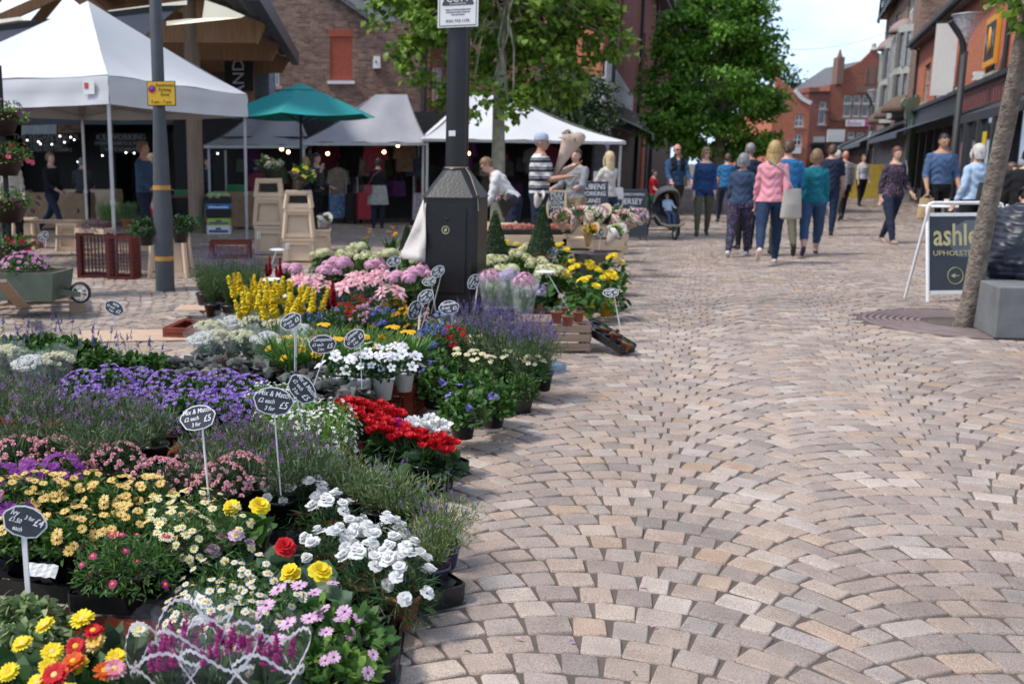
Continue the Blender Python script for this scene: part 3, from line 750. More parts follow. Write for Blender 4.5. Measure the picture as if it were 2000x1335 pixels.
# --- end of the street
def simple_house(name, x0, x1, Y, H, m, label, holes, gable=None, depth=9, rz=0, sills=True, fm=None, flat=False):
 b = empty(name, (x0, Y, 0), rz, label, 'building'); L = x1 - x0
 mb = MB(); shell(mb, 0, L, 0, H, holes, 0, .2)
 mb.b2(.0, .3, .25, depth, 0, H); mb.b2(L - .3, L, .25, depth, 0, H); mb.b2(.301, L - .301, depth - .3, depth, 0, H)
 if gable:
  n = len(gable); V_ = [(x, 0, z) for x, z in gable] + [(x, .3, z) for x, z in gable]
  mb.add(V_, [list(range(n)), list(range(n, 2 * n))[::-1]] + [[(i + 1) % n, i, i + n, (i + 1) % n + n] for i in range(n)])
 mb.build('wall', m, b)
 for h in holes: window(b, h[0], h[1], h[2], h[3], .19, h[4] if len(h) > 4 else 1, h[5] if len(h) > 5 else 2, .1, sill=sills, fmat=fm)
 return b, L
def XA(u, Y): return at(u, 317, Y).x
def ZA(v, Y): return at(1700, v, Y).z
Ye = 88
x0, x1 = XA(1612, Ye), XA(1730, Ye); z = lambda v: ZA(v, Ye)
hol = []
for u0, u1 in ((1639, 1656), (1657, 1673), (1674, 1690), (1691, 1704)):
 hol.append((XA(u0, Ye) - x0, XA(u1, Ye) - x0 - .05, z(228), z(205), 1, 1)); hol.append((XA(u0, Ye) - x0, XA(u1, Ye) - x0 - .05, z(203), z(186), 1, 1))
for u0, u1 in ((1652, 1668), (1669, 1685)): hol.append((XA(u0, Ye) - x0, XA(u1, Ye) - x0 - .05, z(270), z(258), 1, 1))
g_ = [(XA(u, Ye) - x0, z(v)) for u, v in ((1619, 165), (1730, 165), (1706, 110), (1697, 104), (1692, 98), (1688, 96), (1684, 99), (1676, 108), (1665, 120), (1652, 127), (1640, 133), (1630, 139), (1620, 142))]
b, L = simple_house('gabled_hall', x0, x1, Ye, z(165), M_brick_end, 'ornate red brick hall with a curved gable, spire and white mullioned windows closing the street', hol, g_)
mb = MB(); mb.tube([(XA(1688, Ye) - x0, .1, z(98)), (XA(1688, Ye) - x0, .1, z(86))], [.35, .05], 8); mb.ell((XA(1688, Ye) - x0, .1, z(88)), .2); mb.build('finial', M_stonetrim, b)
mb = MB(); xs = XA(1624, Ye) - x0; mb.b2(xs - .28, xs + .28, -.3, .6, z(165), z(112)); mb.tube([(xs, .1, z(112)), (xs, .1, z(96))], [.25, .05], 8); mb.build('turret', MATS['brown_stone'] if 'brown_stone' in MATS else mat('brown_stone', (.20, .12, .09), .9), b)
mb = MB(); xr_ = XA(1688, Ye) - x0; mb.add([(.2, .31, z(165)), (xr_, .31, z(114)), (L, .31, z(160)), (.2, 9, z(165)), (xr_, 9, z(114)), (L, 9, z(160))], [(0, 1, 4, 3), (1, 2, 5, 4)]); mb.build('roof', M_slate, b)
mb = MB()
for u0, u1, v0, v1 in ((1674, 1679, 132, 165), (1682, 1694, 127, 165)): mb.b2(XA(u0, Ye) - x0, XA(u1, Ye) - x0, -.06, .0, z(v1), z(v0))
mb.b2(XA(1660, Ye) - x0, L, -.1, -.003, z(181), z(168)); mb.b2(.2, L, -.12, -.003, z(236), z(232)); mb.build('stone_band', mat('brown_stone', (.20, .12, .09), .9), b)
mb = MB(); mb.b2(XA(1644, Ye) - x0, XA(1680, Ye) - x0, -.2, -.125, z(247), z(234)); mb.build('shop_sign', M_white, b)
mb = MB(); mb.b2(XA(1680.2, Ye) - x0, XA(1696, Ye) - x0, -.2, -.125, z(247), z(234)); mb.build('pink_sign_end', M_pinksign, b)
text(b, 'Bailey', .55, (XA(1660, Ye) - x0, -.21, z(241)), (math.pi / 2, 0, 0), M_pinksign)
mb = MB(); mb.b2(.3, L - .4, -.15, -.003, z(300), z(278)); mb.build('shopfront', M_dark, b)
Y2 = 86; x0, x1 = XA(1572, Y2), XA(1611, Y2); z = lambda v: ZA(v, Y2)
b, L = simple_house('flat_roofed_block', x0, x1, Y2, z(180), M_brick_mid, 'narrow dark brown flat-roofed brick block at the street end', [(XA(1592, Y2) - x0, XA(1606, Y2) - x0, z(243), z(215), 1, 1), (XA(1592, Y2) - x0, XA(1606, Y2) - x0, z(213), z(198), 1, 1)])
mb = MB(); mb.b2(-.1, L + .1, -.2, 9, z(180), z(178)); mb.b2(.3, 1.2, 1, 2, z(178), z(169)); mb.build('parapet', M_brick_mid, b)
mb = MB(); mb.b2(XA(1585, Y2) - x0, L - .2, -.1, -.003, z(278), z(267)); mb.build('name_board', mat('grey_board', (.4, .4, .4)), b)
mb = MB(); mb.b2(XA(1580, Y2) - x0, L - .1, -.3, -.003, z(283), z(280)); mb.b2(XA(1582, Y2) - x0, L - .1, -.02, -.003, z(325), z(284)); mb.build('door_canopy', M_dark, b)
Y3 = 80; x0, x1 = XA(1505, Y3), XA(1574, Y3); z = lambda v: ZA(v, Y3)
hl = [(XA(1547, Y3) - x0, XA(1564, Y3) - x0, z(a), z(c_), 2, 2) for a, c_ in ((248, 223), (285, 261))]
b, L = simple_house('white_verge_house', x0, x1, Y3, z(215), M_brick_red, 'orange-red brick house with a white verge and white sash windows beside the big tree', hl, [(0, z(215)), (x1 - x0, z(215)), (x1 - x0, z(202)), (XA(1560, Y3) - x0, z(196)), (XA(1543, Y3) - x0, z(178)), (0, z(150))])
mb = MB(); mb.beam((XA(1541, Y3) - x0, -.1, z(177)), (XA(1556, Y3) - x0, -.1, z(193)), .1, .3); mb.beam((XA(1556, Y3) - x0, -.1, z(193)), (x1 - x0, -.1, z(202)), .1, .3); mb.build('verge', M_white, b)
mb = MB(); mb.b2(XA(1539, Y3) - x0, XA(1562, Y3) - x0, -.1, -.003, z(300), z(288)); mb.build('name_board', M_white, b)
# --- left of the street: dark red building, its side runs away behind the big tree
aL = math.atan2(1, .375); OL = Vector((-3.67 + .375 * 27, 27, 0))
b = empty('corner_building', OL, aL, 'two-storey dark red brick corner building with a whitewashed shopfront behind the plane tree', 'building')
def hp(u0, u1, v0, v1):
 k0, z0 = onwall(u0, v0, OL, aL); k1, z1 = onwall(u1, v1, OL, aL); return (k0, k1, min(z0, z1), max(z0, z1))
hs = [(10.3, 11.5, 3.9, 6.0), (16.2, 18.0, 3.6, 6.6), (3.0, 3.9, 4.6, 6.2), (20.5, 21.4, 3.4, 4.6)]
mb = MB(); shell(mb, 0, 30, 0, 8.0, hs, 0, .15); mb.b2(29.7, 30, .2, 1.4, 0, 8)
mb.build('wall', M_brick_mid, b)
mb = MB(); mb.b2(-.3, -.001, 0, .7, 0, 8.0); mb.b2(-.001, 29.6, 1.5, 1.6, 0, 8.0)
mb.build('end_wall', M_brick_red, b)
for h in hs: window(b, *h, .14, 1, 2, .08)
mb = MB(); roofslab(mb, -.5, 30, -.45, 7.95, .8, 9.2); roofslab(mb, -.5, 30, 2.0, 7.95, .8, 9.2); mb.build('roof', M_slate, b)
mb = MB(); mb.b2(-.5, 30, -.62, -.46, 7.86, 8.0); mb.b2(-.4, 30, -.44, -.01, 7.7, 7.86); mb.build('gutter', M_dark, b)
for s_ in (1.2, 9.0, 15.3):
 mb = MB(); mb.tube([(s_, -.1, .2 if s_ > 2 else 3.5), (s_, -.1, 7.6)], .06, 8); mb.build('drainpipe', M_dark, b)
mb = MB(); mb.b2(-.36, 7.4, -.06, -.003, 0, 3.6); mb.b2(-.36, -.301, -.0, .7, 0, 3.6); mb.b2(-.36, .2, -.1, -.061, 3.2, 4.1)
mb.add([(-.3, -.07, 3.6), (7.0, -.07, 3.6), (-.3, -.07, 4.2)], [(0, 1, 2)]); mb.build('whitewash', mat('whitewash', (.52, .54, .56), .85, var=.12, bump=.2), b)
mb = MB(); mb.b2(1.4, 7.3, -.10, -.061, .0, 2.35); mb.b2(7.5, 11, -.05, -.003, 0, 2.7); mb.b2(14, 26, -.05, -.003, 0, 2.8); mb.build('shopfront', M_dark, b)
mb = MB(); mb.b2(11.2, 12.2, -.12, -.003, 0, 2.8); mb.build('brick_pier', M_brick_red, b)
mb = MB(); mb.b2(2.0, 9, -.35, -.101, 2.42, 2.95); mb.build('fascia', M_darkgrey, b)
o = awning('', b, 1.5, 9.5, 2.7, 2.2, 1.2, M_canvasgrey)
# --- middle left: old brown brick gable building behind the stalls
YB = 32.0; x0 = XA(470, YB); x1 = XA(838, YB); z = lambda v: ZA(v, YB)
b = empty('old_brick_building', (x0, YB, 0), 0, 'old mottled brown brick building with a bricked-up window and slate gable behind the market stalls', 'building'); L = x1 - x0
wx = lambda u: XA(u, YB) - x0
h1 = (wx(513), wx(548), z(168), z(124)); h2 = (wx(645), wx(688), z(158), z(72))
mb = MB(); shell(mb, 0, L, 0, z(42), [h1, h2], 0, .12); mb.b2(L - .3, L, .2, 9, 0, z(42)); mb.b2(0, .3, .2, 9, 0, z(42))
mb.add([(0, 0, z(42)), (wx(724), 0, z(42)), (wx(640), 0, z(-20)), (wx(560), 0, z(-70)), (0, 0, z(20))], [(0, 1, 2, 3, 4)])
mb.build('wall', M_brick_old, b)
mb = MB(); mb.b2(h2[0], h2[1], .03, .119, h2[2], h2[3]); mb.b2(h2[0] - .02, h2[1] + .02, -.006, .1, h2[3] + .001, h2[3] + .22); mb.build('blocked_window', mat('new_red_brick', (.36, .085, .05), .9, var=.12, scale=14), b)
mb = MB(); mb.b2(h2[0] - .08, h2[1] + .08, -.08, .025, h2[2] - .1, h2[2] - .002); mb.build('sill', M_white, b)
window(b, *h1, .11, 1, 1, .06)
mb = MB()
for i in range(8): xx = h1[0] + (h1[1] - h1[0]) * (i + .5) / 8; mb.b2(xx - .012, xx + .012, .02, .04, h1[2], h1[3])
mb.build('window_bars', M_white, b)
mb = MB(); mb.beam((wx(640), -.15, z(-20)), (wx(726), -.15, z(41)), .3, .14); mb.add([(wx(560), -.1, z(-70)), (wx(730), -.1, z(44)), (wx(900), 6, z(44)), (wx(780), 6, z(-70))], [(0, 1, 2, 3)]); mb.build('roof', M_slate, b)
mb = MB(); mb.tube([(wx(826), -.12, 0), (wx(826), -.12, z(40))], .09, 8); mb.build('drainpipe', M_dark, b)
xa = XA(735, YB); c = empty('alarm_box', (xa, YB, 0), 0, 'white alarm box on the old brown brick wall right of the bricked-up window', 'box')
mb = MB(); mb.box((0, -.1, z(123)), (.24, .19, .36), taper=.85); mb.build('housing', M_white, c); mb = MB(); mb.ell((-.02, -.2, z(122)), .03); mb.build('lamp', M_dark, c)
c = empty('lean_to_roof', (XA(650, 30), 30, 0), 0, 'small slate lean-to shed against the old brick wall behind the grey canopy', 'shed')
mb = MB(); zz = lambda v: ZA(v, 30); mb.add([(-1.6, 0, zz(240)), (1.0, 0, zz(240)), (1.15, 1.7, zz(205)), (-1.2, 1.7, zz(207)), (-1.6, 0, zz(242)), (1.0, 0, zz(242))], [(0, 1, 2, 3), (4, 5, 1, 0)]); mb.build('roof', M_slate, c)
mb = MB(); mb.b2(-1.5, .95, .1, 1.6, 0, zz(243)); mb.build('wall', M_dark, c)
Y4 = 38; x0, x1 = XA(838, Y4), XA(1175, Y4); z = lambda v: ZA(v, Y4)
b, L = simple_house('rear_brick_building', x0, x1, Y4, z(-30), M_brick_old, 'brown brick building with a grey window glimpsed through the plane tree leaves', [(XA(1028, Y4) - x0, XA(1052, Y4) - x0, z(80), z(40), 1, 2), (XA(842, Y4) - x0, XA(862, Y4) - x0, z(200), z(130), 2, 2)])
mb = MB(); mb.b2(.0, XA(862, Y4) - x0, -1.0, -.02, 0, z(225)); mb.build('dark_gap_block', M_dark, b)  # dark-coloured block stands in for the shaded gap between the buildings
# ---------------------------------------------------------------- market hall, tents, stalls
M_lamp = mat('bulb_glow', (1, .75, .4), .4, emit=((1, .62, .25), 12))
M_lampw = mat('white_bulb_glow', (1, 1, 1), .4, emit=((1, .97, .9), 3))
M_corr = mat('corrugated_roof', (.20, .21, .22), .6, var=.12)
M_glowsheet = mat('glowing_roof_sheet', (.75, .74, .66), .5, emit=((1, .95, .8), .35))  # daylight through the roof sheet is imitated by a faint glow of its own
h = empty('market_hall', (-1.9, 27, 0), 0, 'timber-framed open market hall with grey corrugated roof on thick wooden posts', 'building')
mb = MB()
nx_, k0 = 30, 0
xs = np.linspace(0.15, -7.5, 60)
V_ = []
for i, x in enumerate(xs):
 zz = 3.55 - x * .46 + (.03 if i % 2 else -.03)
 V_ += [(x - .0, -13.5, zz), (x, .3, zz)]
mb.add(V_, np.array([(2 * i, 2 * i + 1, 2 * i + 3, 2 * i + 2) for i in range(59)]))
V_ = []
for i, x in enumerate(np.linspace(-7.5, -15, 60)):
 zz = 3.55 + 7.5 * .46 - (-7.5 - x) * .46 + (.03 if i % 2 else -.03)
 V_ += [(x, -13.5, zz), (x, .3, zz)]
mb.add(V_, np.array([(2 * i, 2 * i + 1, 2 * i + 3, 2 * i + 2) for i in range(59)]))
mb.build('roof', M_corr, h)
mb = MB(); mb.b2(.1, .24, -13.5, .5, 3.36, 3.62); mb.beam((.2, .42, 3.5), (-7.5, .42, 7.0), .08, .26); mb.build('gutter', M_greypaint, h)
for y in (0, -4.2, -8.6):                       # trusses
 mb = MB(); mb.beam((0, y, 3.3), (-7.5, y, 6.75), .2, .34); mb.beam((-.1, y, 3.34), (-14.5, y, 3.34), .24, .36)
 mb.beam((-2.2, y, 3.5), (-3.8, y, 5.0), .14, .2); mb.beam((-3.9, y, 3.5), (-2.3, y, 4.25), .12, .16); mb.beam((-5.4, y, 3.5), (-6.6, y, 6.2), .14, .2); mb.beam((-4.2, y, 5.0), (-5.4, y, 3.5), .14, .2)
 mb.beam((-15, y, 3.3), (-7.5, y, 6.75), .16, .26)
 mb.build('truss', M_timber, h)
for x in (-1.2, -2.6, -4.0, -5.4, -6.8, -9, -11):
 mb = MB(); mb.beam((x, -13.5, 3.4 + (-x if x > -7.5 else 15 + x) * .46), (x, .2, 3.4 + (-x if x > -7.5 else 15 + x) * .46), .1, .16); mb.build('purlin', M_timber, h)
h.scale = (1.35, .77, 1.18)
p = G(385, 455); p = Vector(((p.x + 1.9) / 1.35, (p.y - 27) / .77, 0)); mb = MB(); mb.tube([(0, 0, 0), (0, 0, 5.2)], [.165, .15], 16); o = mb.build('post', M_post, h, p); o.scale = (1 / 1.35, 1 / .77, 1)
for (x, y) in ((-.75, -.2), (-8.2, -.4), (-11, 0)):
 mb = MB(); mb.b2(x - .13, x + .13, y - .13, y + .13, 0, 3.4); mb.build('post', M_timber, h)
mb = MB(); mb.beam((-.75, -.2, 2.6), (-2.2, -.2, 3.5), .14, .18); mb.build('brace', M_timber, h)
mb = MB(); mb.beam((-2.0, -.8, 5.4), (-.75, -.2, 3.35), .18, .24); mb.build('brace', M_timber, h)
Yp = 17.5
def poly3(mb, pts, Y, t=.05, mat=0):
 n = len(pts); q = [at(u, v, Y) for u, v in pts]
 V_ = [(a.x, a.y, a.z) for a in q] + [(a.x, a.y + t, a.z) for a in q]
 mb.add(V_, [list(range(n))[::-1], list(range(n, 2 * n))] + [[i, (i + 1) % n, i + n + ((i + 1) % n - i), i + n][:4] if False else [i, (i + 1) % n, (i + 1) % n + n, i + n] for i in range(n)], mat)
def local(o, mb):
 """express world coordinates in the frame of a thing"""
 mb.M = Matrix.Translation(-Vector(o.location)); return mb
c = empty('roller_canopy', (-6, Yp, 0), 0, 'large dark grey fabric sheet hung high under the market hall roof, behind the white tent', 'canopy')
mb = local(c, MB()); poly3(mb, [(-60, 66), (0, 60), (300, 24), (340, 22), (275, 76), (230, 100), (0, 128), (-60, 134)], Yp); mb.build('sheet', M_canvasdark, c)
mb = local(c, MB()); poly3(mb, [(-60, 56), (40, 44), (300, 12), (360, 10), (340, 21.5), (300, 23.5), (0, 59.5), (-60, 65.5)], Yp - .02, .09); mb.build('edge_tube', M_black, c)
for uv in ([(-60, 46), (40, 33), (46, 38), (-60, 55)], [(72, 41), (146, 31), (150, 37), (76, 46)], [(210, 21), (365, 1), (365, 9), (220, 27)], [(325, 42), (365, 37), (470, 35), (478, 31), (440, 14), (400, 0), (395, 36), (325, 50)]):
 mb = MB(); mb.M = Matrix.Diagonal((1 / 1.35, 1 / .77, 1 / 1.18, 1)) @ Matrix.Translation((1.9, -27, 0)); poly3(mb, uv, Yp + .6, .02); mb.build('glowing_roof_strip', M_glowsheet, h)
c = empty('shop_row', (-9, 27.5, 0), 0, 'row of dark timber shop units under the market hall with hand-chalked name boards', 'building')
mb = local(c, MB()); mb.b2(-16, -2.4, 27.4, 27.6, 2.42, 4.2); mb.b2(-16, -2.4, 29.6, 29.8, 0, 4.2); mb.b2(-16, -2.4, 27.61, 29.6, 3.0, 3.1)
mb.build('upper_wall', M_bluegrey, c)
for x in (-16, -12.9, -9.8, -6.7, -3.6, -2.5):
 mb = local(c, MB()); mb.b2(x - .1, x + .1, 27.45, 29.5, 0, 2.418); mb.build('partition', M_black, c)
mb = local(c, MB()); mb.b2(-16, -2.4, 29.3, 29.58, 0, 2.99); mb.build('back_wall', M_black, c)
mb = local(c, MB()); poly3(mb, [(42, 245), (110, 243), (110, 262), (42, 264)], 27.3, .05); mb.build('vent_panel', mat('pale_panel', (.45, .52, .58), .4), c)
mb = local(c, MB()); poly3(mb, [(112, 243), (158, 241), (158, 259), (112, 261)], 27.3, .05); mb.build('brick_patch', M_brick_old, c)
for u0, u1, v0, v1, lines in ((52, 129, 262, 297, ('THE VEGAN SHACK', 'BURGERS HOT DOGS', 'LOADED FRIES', 'ICED TEA HOT DRINKS')), (196, 278, 260, 298, ('K.S. WORKING', 'SPORTS SHIRTS & POLOS', 'HATS SCARVES')), (338, 440, 258, 300, ('WALLY & CO', 'BREADS PIES PASTRY', 'OLIVES CHEESES'))):
 a_ = at(u0, v1, 27.2); b_ = at(u1, v0, 27.2)
 s_ = empty('chalk_board', ((a_.x + b_.x) / 2, 27.25, 0), 0, 'wide black chalked shop board reading ' + lines[0].title() + ' over a market unit', 'sign board')
 mb = local(s_, MB()); mb.b2(a_.x, b_.x, 27.2, 27.26, a_.z, b_.z); mb.build('board', M_black, s_)
 n = len(lines)
 for i, t in enumerate(lines):
  text(s_, t, .20 if i == 0 else .13, (0, -.06, b_.z - (b_.z - a_.z) * (i + .7) / (n + .2)), (math.pi / 2, 0, 0), mat('faint_chalk', (.26, .26, .26)))
a_ = at(467, 150, 26)
s_ = empty('banner_sign', (a_.x, 26, 0), 0, 'black vertical sign with white letters AND reading upward by the hall corner post', 'sign')
mb = MB(); mb.b2(-.36, .36, -.03, .03, at(467, 178, 26).z, at(467, 118, 26).z); mb.build('board', M_black, s_)
text(s_, 'AND', .42, (0, -.04, at(467, 152, 26).z), (math.pi / 2, -math.pi / 2, 0), M_white)
i = 0
for u, v in ((53, 274), (79, 281), (101, 282), (126, 278), (138, 268), (145, 273), (200, 304), (152, 316), (246, 298), (262, 299), (425, 300), (466, 332), (117, 266), (75, 277)):
 q = at(u, v, 25.5); o = MB(); o.ell((0, 0, 0), .022, 8, 6); ob = o.build('string_bulb', M_lampw, None, q)
 tag(ob, 'small lit white bulb of the string lights under the market hall', 'light bulb', 'string bulbs under the hall', auto=True)
# ---- pop-up tent
def valance(mb, a, b, ztop, zbot, n=24, wav=.015, mat=0):
 a = Vector(a); b = Vector(b); d = (b - a); nn = Vector((-d.y, d.x, 0)).normalized()
 V_ = []
 for i in range(n + 1):
  t = i / n; p = a.lerp(b, t); sg = math.sin(t * math.pi)
  for j in range(5):
   q = j / 4; zz = ztop + (zbot - ztop) * q - (.02 * sg if j == 4 else 0)
   off = wav * math.sin(t * 29 + q * 2.5) * q + .7 * wav * math.sin(q * 9 + t * 3)
   V_.append((p.x + nn.x * off, p.y + nn.y * off, zz))
 mb.add(V_, np.array([(i * 5 + j, i * 5 + j + 1, (i + 1) * 5 + j + 1, (i + 1) * 5 + j) for i in range(n) for j in range(4)]), mat, True)
def canopy_tri(mb, a, b, apex, sag=.10, n=14, mat=0):
 a, b, apex = Vector(a), Vector(b), Vector(apex); V_ = []; idx = {}
 for i in range(n + 1):
  for j in range(n + 1 - i):
   s_, t = i / n, j / n; r_ = 1 - s_ - t
   p = a * r_ + b * t + apex * s_
   k = 27 * r_ * s_ * t
   zz = p.z - sag * k - .05 * s_ * (1 - s_) * 2 + .012 * math.sin(14 * t + 5 * s_) * (1 - s_)
   idx[i, j] = len(V_); V_.append((p.x, p.y, zz))
 Fq = []
 for i in range(n):
  for j in range(n - i):
   Fq.append((idx[i, j], idx[i, j + 1], idx[i + 1, j]))
   if j < n - i - 1: Fq.append((idx[i, j + 1], idx[i + 1, j + 1], idx[i + 1, j]))
 mb.add(V_, np.array(Fq), mat, True)
def tent(name, A, B, C, D, zc, zv, apex, label, m, legs=(1, 1, 1, 1), group=None, frame=True):
 o = empty(name, (A[0], A[1], 0), 0, label, 'tent' if name == 'popup_tent' else 'market stall', group)
 ps = [Vector((p[0], p[1], zc)) for p in (A, B, D, C)]
 mb = local(o, MB())
 for i in range(4): canopy_tri(mb, ps[i], ps[(i + 1) % 4], apex)
 mb.build('canopy', m, o)
 mb = local(o, MB())
 for i in range(4): valance(mb, ps[i], ps[(i + 1) % 4], zc, zv)
 mb.build('valance', m, o)
 ins = Vector((sum(p.x for p in ps) / 4, sum(p.y for p in ps) / 4, 0))
 for p, lg in zip(ps, legs):
  if not lg: continue
  q = p + (ins - p) * .02; q.z = 0
  mb = local(o, MB()); mb.b2(q.x - .02, q.x + .02, q.y - .02, q.y + .02, .01, zc - .03); mb.b2(q.x - .028, q.x + .028, q.y - .028, q.y + .028, .9, .96); mb.b2(q.x - .04, q.x + .04, q.y - .04, q.y + .04, .0, .01)
  mb.build('leg', M_greymetal, o)
 if frame:
  for i in range(4):
   a, b_ = ps[i], ps[(i + 1) % 4]; mb = local(o, MB())
   a2 = a + (ins - a) * .03; b2_ = b_ + (ins - b_) * .03
   for q in range(2):
    s_ = a2.lerp(b2_, q / 2); e = a2.lerp(b2_, (q + 1) / 2)
    mb.beam((s_.x, s_.y, zv + .05), (e.x, e.y, zc - .06), .02, .03); mb.beam((s_.x, s_.y, zc - .06), (e.x, e.y, zv + .05), .02, .03)
   mb.build('scissor_bar', M_greymetal, o)
 return o
tA, tB, tC, tD = (-3.05, 12.5), (-1.75, 16.1), (-5.95, 13.55), (-4.65, 17.15)
tent_o = tent('popup_tent', tA, tB, tC, tD, 2.46, 2.12, Vector((-3.85, 14.8, 3.68)), 'large white pop-up tent with grey metal legs at the left, behind the flower stall', M_canvas)
mb = local(tent_o, MB()); q = Vector((-3.05, 12.5, 0)).lerp(Vector((-5.95, 13.55, 0)), .085); mb.M = Matrix.Translation((q.x + 3.05, q.y - 12.5, 0)) @ Matrix.Rotation(math.atan2(1.05, -2.9) + math.pi, 4, 'Z')
mb.b2(-.08, .08, -.03, -.022, 2.24, 2.40); lab_ = mb.build('maker_label', M_white, tent_o)
mb.M = mb.M; m2 = MB(); m2.M = mb.M; m2.b2(-.06, -.005, -.036, -.031, 2.31, 2.38); m2.build('red_logo', mat('logo_red', (.6, .05, .06)), lab_)
# ---- teal umbrella
def umbrella(loc, z, r, lab, m, name='parasol', n=6, rot=0, mat_pole=None):
 o = empty(name, (loc[0], loc[1], 0), rot, lab, 'umbrella')
 mb = MB(); top = z + r * .38
 for i in range(n):
  a0, a1 = 2 * math.pi * i / n, 2 * math.pi * (i + 1) / n
  V_ = []; K = 8
  for j in range(K + 1):
   s_ = .16 + .84 * j / K
   for k in range(7):
    t = k / 6; an = a0 + (a1 - a0) * t
    p0 = Vector((math.cos(a0), math.sin(a0), 0)); p1 = Vector((math.cos(a1), math.sin(a1), 0)); p = p0.lerp(p1, t) * r * s_
    sag = math.sin(t * math.pi) * .05 * s_ * r
    V_.append((p.x, p.y, top - (top - z) * s_ ** 1.15 - sag * .6))
  mb.add(V_, np.array([(j * 7 + k, (j + 1) * 7 + k, (j + 1) * 7 + k + 1, j * 7 + k + 1) for j in range(K) for k in range(6)]), 0, True)
 cv = mb.build('canopy', m, o)
 mb = MB(); mb.lathe([(.0, top + .03), (.1, top - .0), (r * .24, top - .1)], n); mb.build('vent_cap', m, o)
 mb = MB(); mb.tube([(0, 0, 0), (0, 0, top)], .022, 10); mb.build('pole', mat_pole or M_black, o)
 for i in range(n):
  an = 2 * math.pi * i / n; mb = MB(); mb.beam((0, 0, z - .12), (math.cos(an) * r * .55, math.sin(an) * r * .55, z + r * .2), .012, .012); mb.build('rib', M_black, o)
 return o
q = at(588, 300, 18); umbrella((q.x, 18), 2.22, 1.42, 'teal green parasol between the white tent and the grey stall canopies', M_teal, rot=.35)
# ---- long grey market canopies
def sheet(name, rows, m, label, Ys, cat='market stall'):
 """canopy built from rows of (u,v,Y) eave, mid, ridge lines joined smoothly"""
 pass
def ridge_tent(name, x0, x1, y0, y1, ze, zr, m, label, rx0=None, rx1=None, ze1=None, legs=True, zb=None):
 o = empty(name, ((x0 + x1) / 2, y0, 0), 0, label, 'market stall')
 rx0 = x0 + .9 if rx0 is None else rx0; rx1 = x1 - .9 if rx1 is None else rx1; ze1 = ze if ze1 is None else ze1
 ym = (y0 + y1) / 2
 mb = local(o, MB())
 def quadp(p00, p10, p01, p11, sag, n=12):
  p00, p10, p01, p11 = map(Vector, (p00, p10, p01, p11)); V_ = []
  for j in range(n + 1):
   for i in range(n + 1):
    s_, t = i / n, j / n; p = p00.lerp(p10, s_).lerp(p01.lerp(p11, s_), t)
    p.z -= sag * 4 * t * (1 - t) * (.6 + .4 * math.sin(s_ * 9)) + .02 * math.sin(s_ * 23) * (1 - t)
    V_.append(tuple(p))
  mb.add(V_, np.array([(j * (n + 1) + i, j * (n + 1) + i + 1, (j + 1) * (n + 1) + i + 1, (j + 1) * (n + 1) + i) for j in range(n) for i in range(n)]), 0, True)
 quadp((x0, y0, ze), (x1, y0, ze1), (rx0, ym, zr), (rx1, ym, zr), .16)
 quadp((x0, y1, ze), (x1, y1, ze1), (rx0, ym, zr), (rx1, ym, zr), .12)
 quadp((x0, y0, ze), (x0, y1, ze), (rx0, ym, zr), (rx0, ym, zr), .1); quadp((x1, y0, ze1), (x1, y1, ze1), (rx1, ym, zr), (rx1, ym, zr), .1)
 mb.build('canopy', m, o)
 mb = local(o, MB()); mb.b2(x0, x1, y0 - .02, y0 + .01, ze - .07, ze - .005) if ze == ze1 else mb.beam((x0, y0, ze - .03), (x1, y0, ze1 - .03), .02, .06); mb.build('edge_bar', M_greymetal, o)
 if legs:
  for x, z_ in ((x0 + .1, ze), (x1 - .1, ze1)):
   for y in (y0 + .06, y1 - .05):
    mb = local(o, MB()); mb.b2(x - .025, x + .025, y - .025, y + .025, 0, z_ - .08); mb.build('leg', M_greymetal, o)
 return o
Yf = 22.8; xx = lambda u: at(u, 290, Yf).x
ridge_tent('market_stall', xx(398), xx(600), Yf, Yf + 3, 1.80, 2.75, M_canvasgrey, 'saggy grey canopy stall behind the teal parasol', xx(500), xx(570))
ridge_tent('market_stall', xx(585), xx(835), Yf - .1, Yf + 3, 1.86, 3.0, M_canvasgrey, 'peaked grey canopy stall with a dark seam, hung with clothes and bags', xx(735), xx(800))
ridge_tent('market_stall', xx(822), xx(1206), Yf - .7, Yf + 2.6, 1.93, 2.95, M_canvas, 'white canopy stall with a scalloped edge behind the plane tree', xx(920), xx(1005), 1.86)
q = at(790, 190, 24.3)
c = empty('stall_back', ((xx(400) + xx(1180)) / 2, 26.2, 0), 0, 'black cloth back wall of the clothes and bag stalls under the grey canopies', 'backdrop')
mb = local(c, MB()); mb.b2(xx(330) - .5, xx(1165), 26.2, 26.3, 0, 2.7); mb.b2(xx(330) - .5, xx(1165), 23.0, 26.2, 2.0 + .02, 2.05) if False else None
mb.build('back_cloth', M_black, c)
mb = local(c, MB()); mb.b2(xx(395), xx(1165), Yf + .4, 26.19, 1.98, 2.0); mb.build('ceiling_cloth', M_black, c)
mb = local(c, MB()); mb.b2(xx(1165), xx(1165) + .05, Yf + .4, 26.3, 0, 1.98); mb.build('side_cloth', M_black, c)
goods = [mat('cloth_%d' % i, cc, .85, var=.3) for i, cc in enumerate([(.16, .02, .04), (.02, .03, .07), (.10, .10, .11), (.06, .01, .08), (.20, .17, .14), (.03, .03, .03), (.26, .05, .06), (.05, .08, .04), (.12, .08, .05)])]
gnames = ['dark red', 'navy blue', 'grey', 'purple', 'beige', 'black', 'bright red', 'olive', 'brown']
rr = random.Random(4)
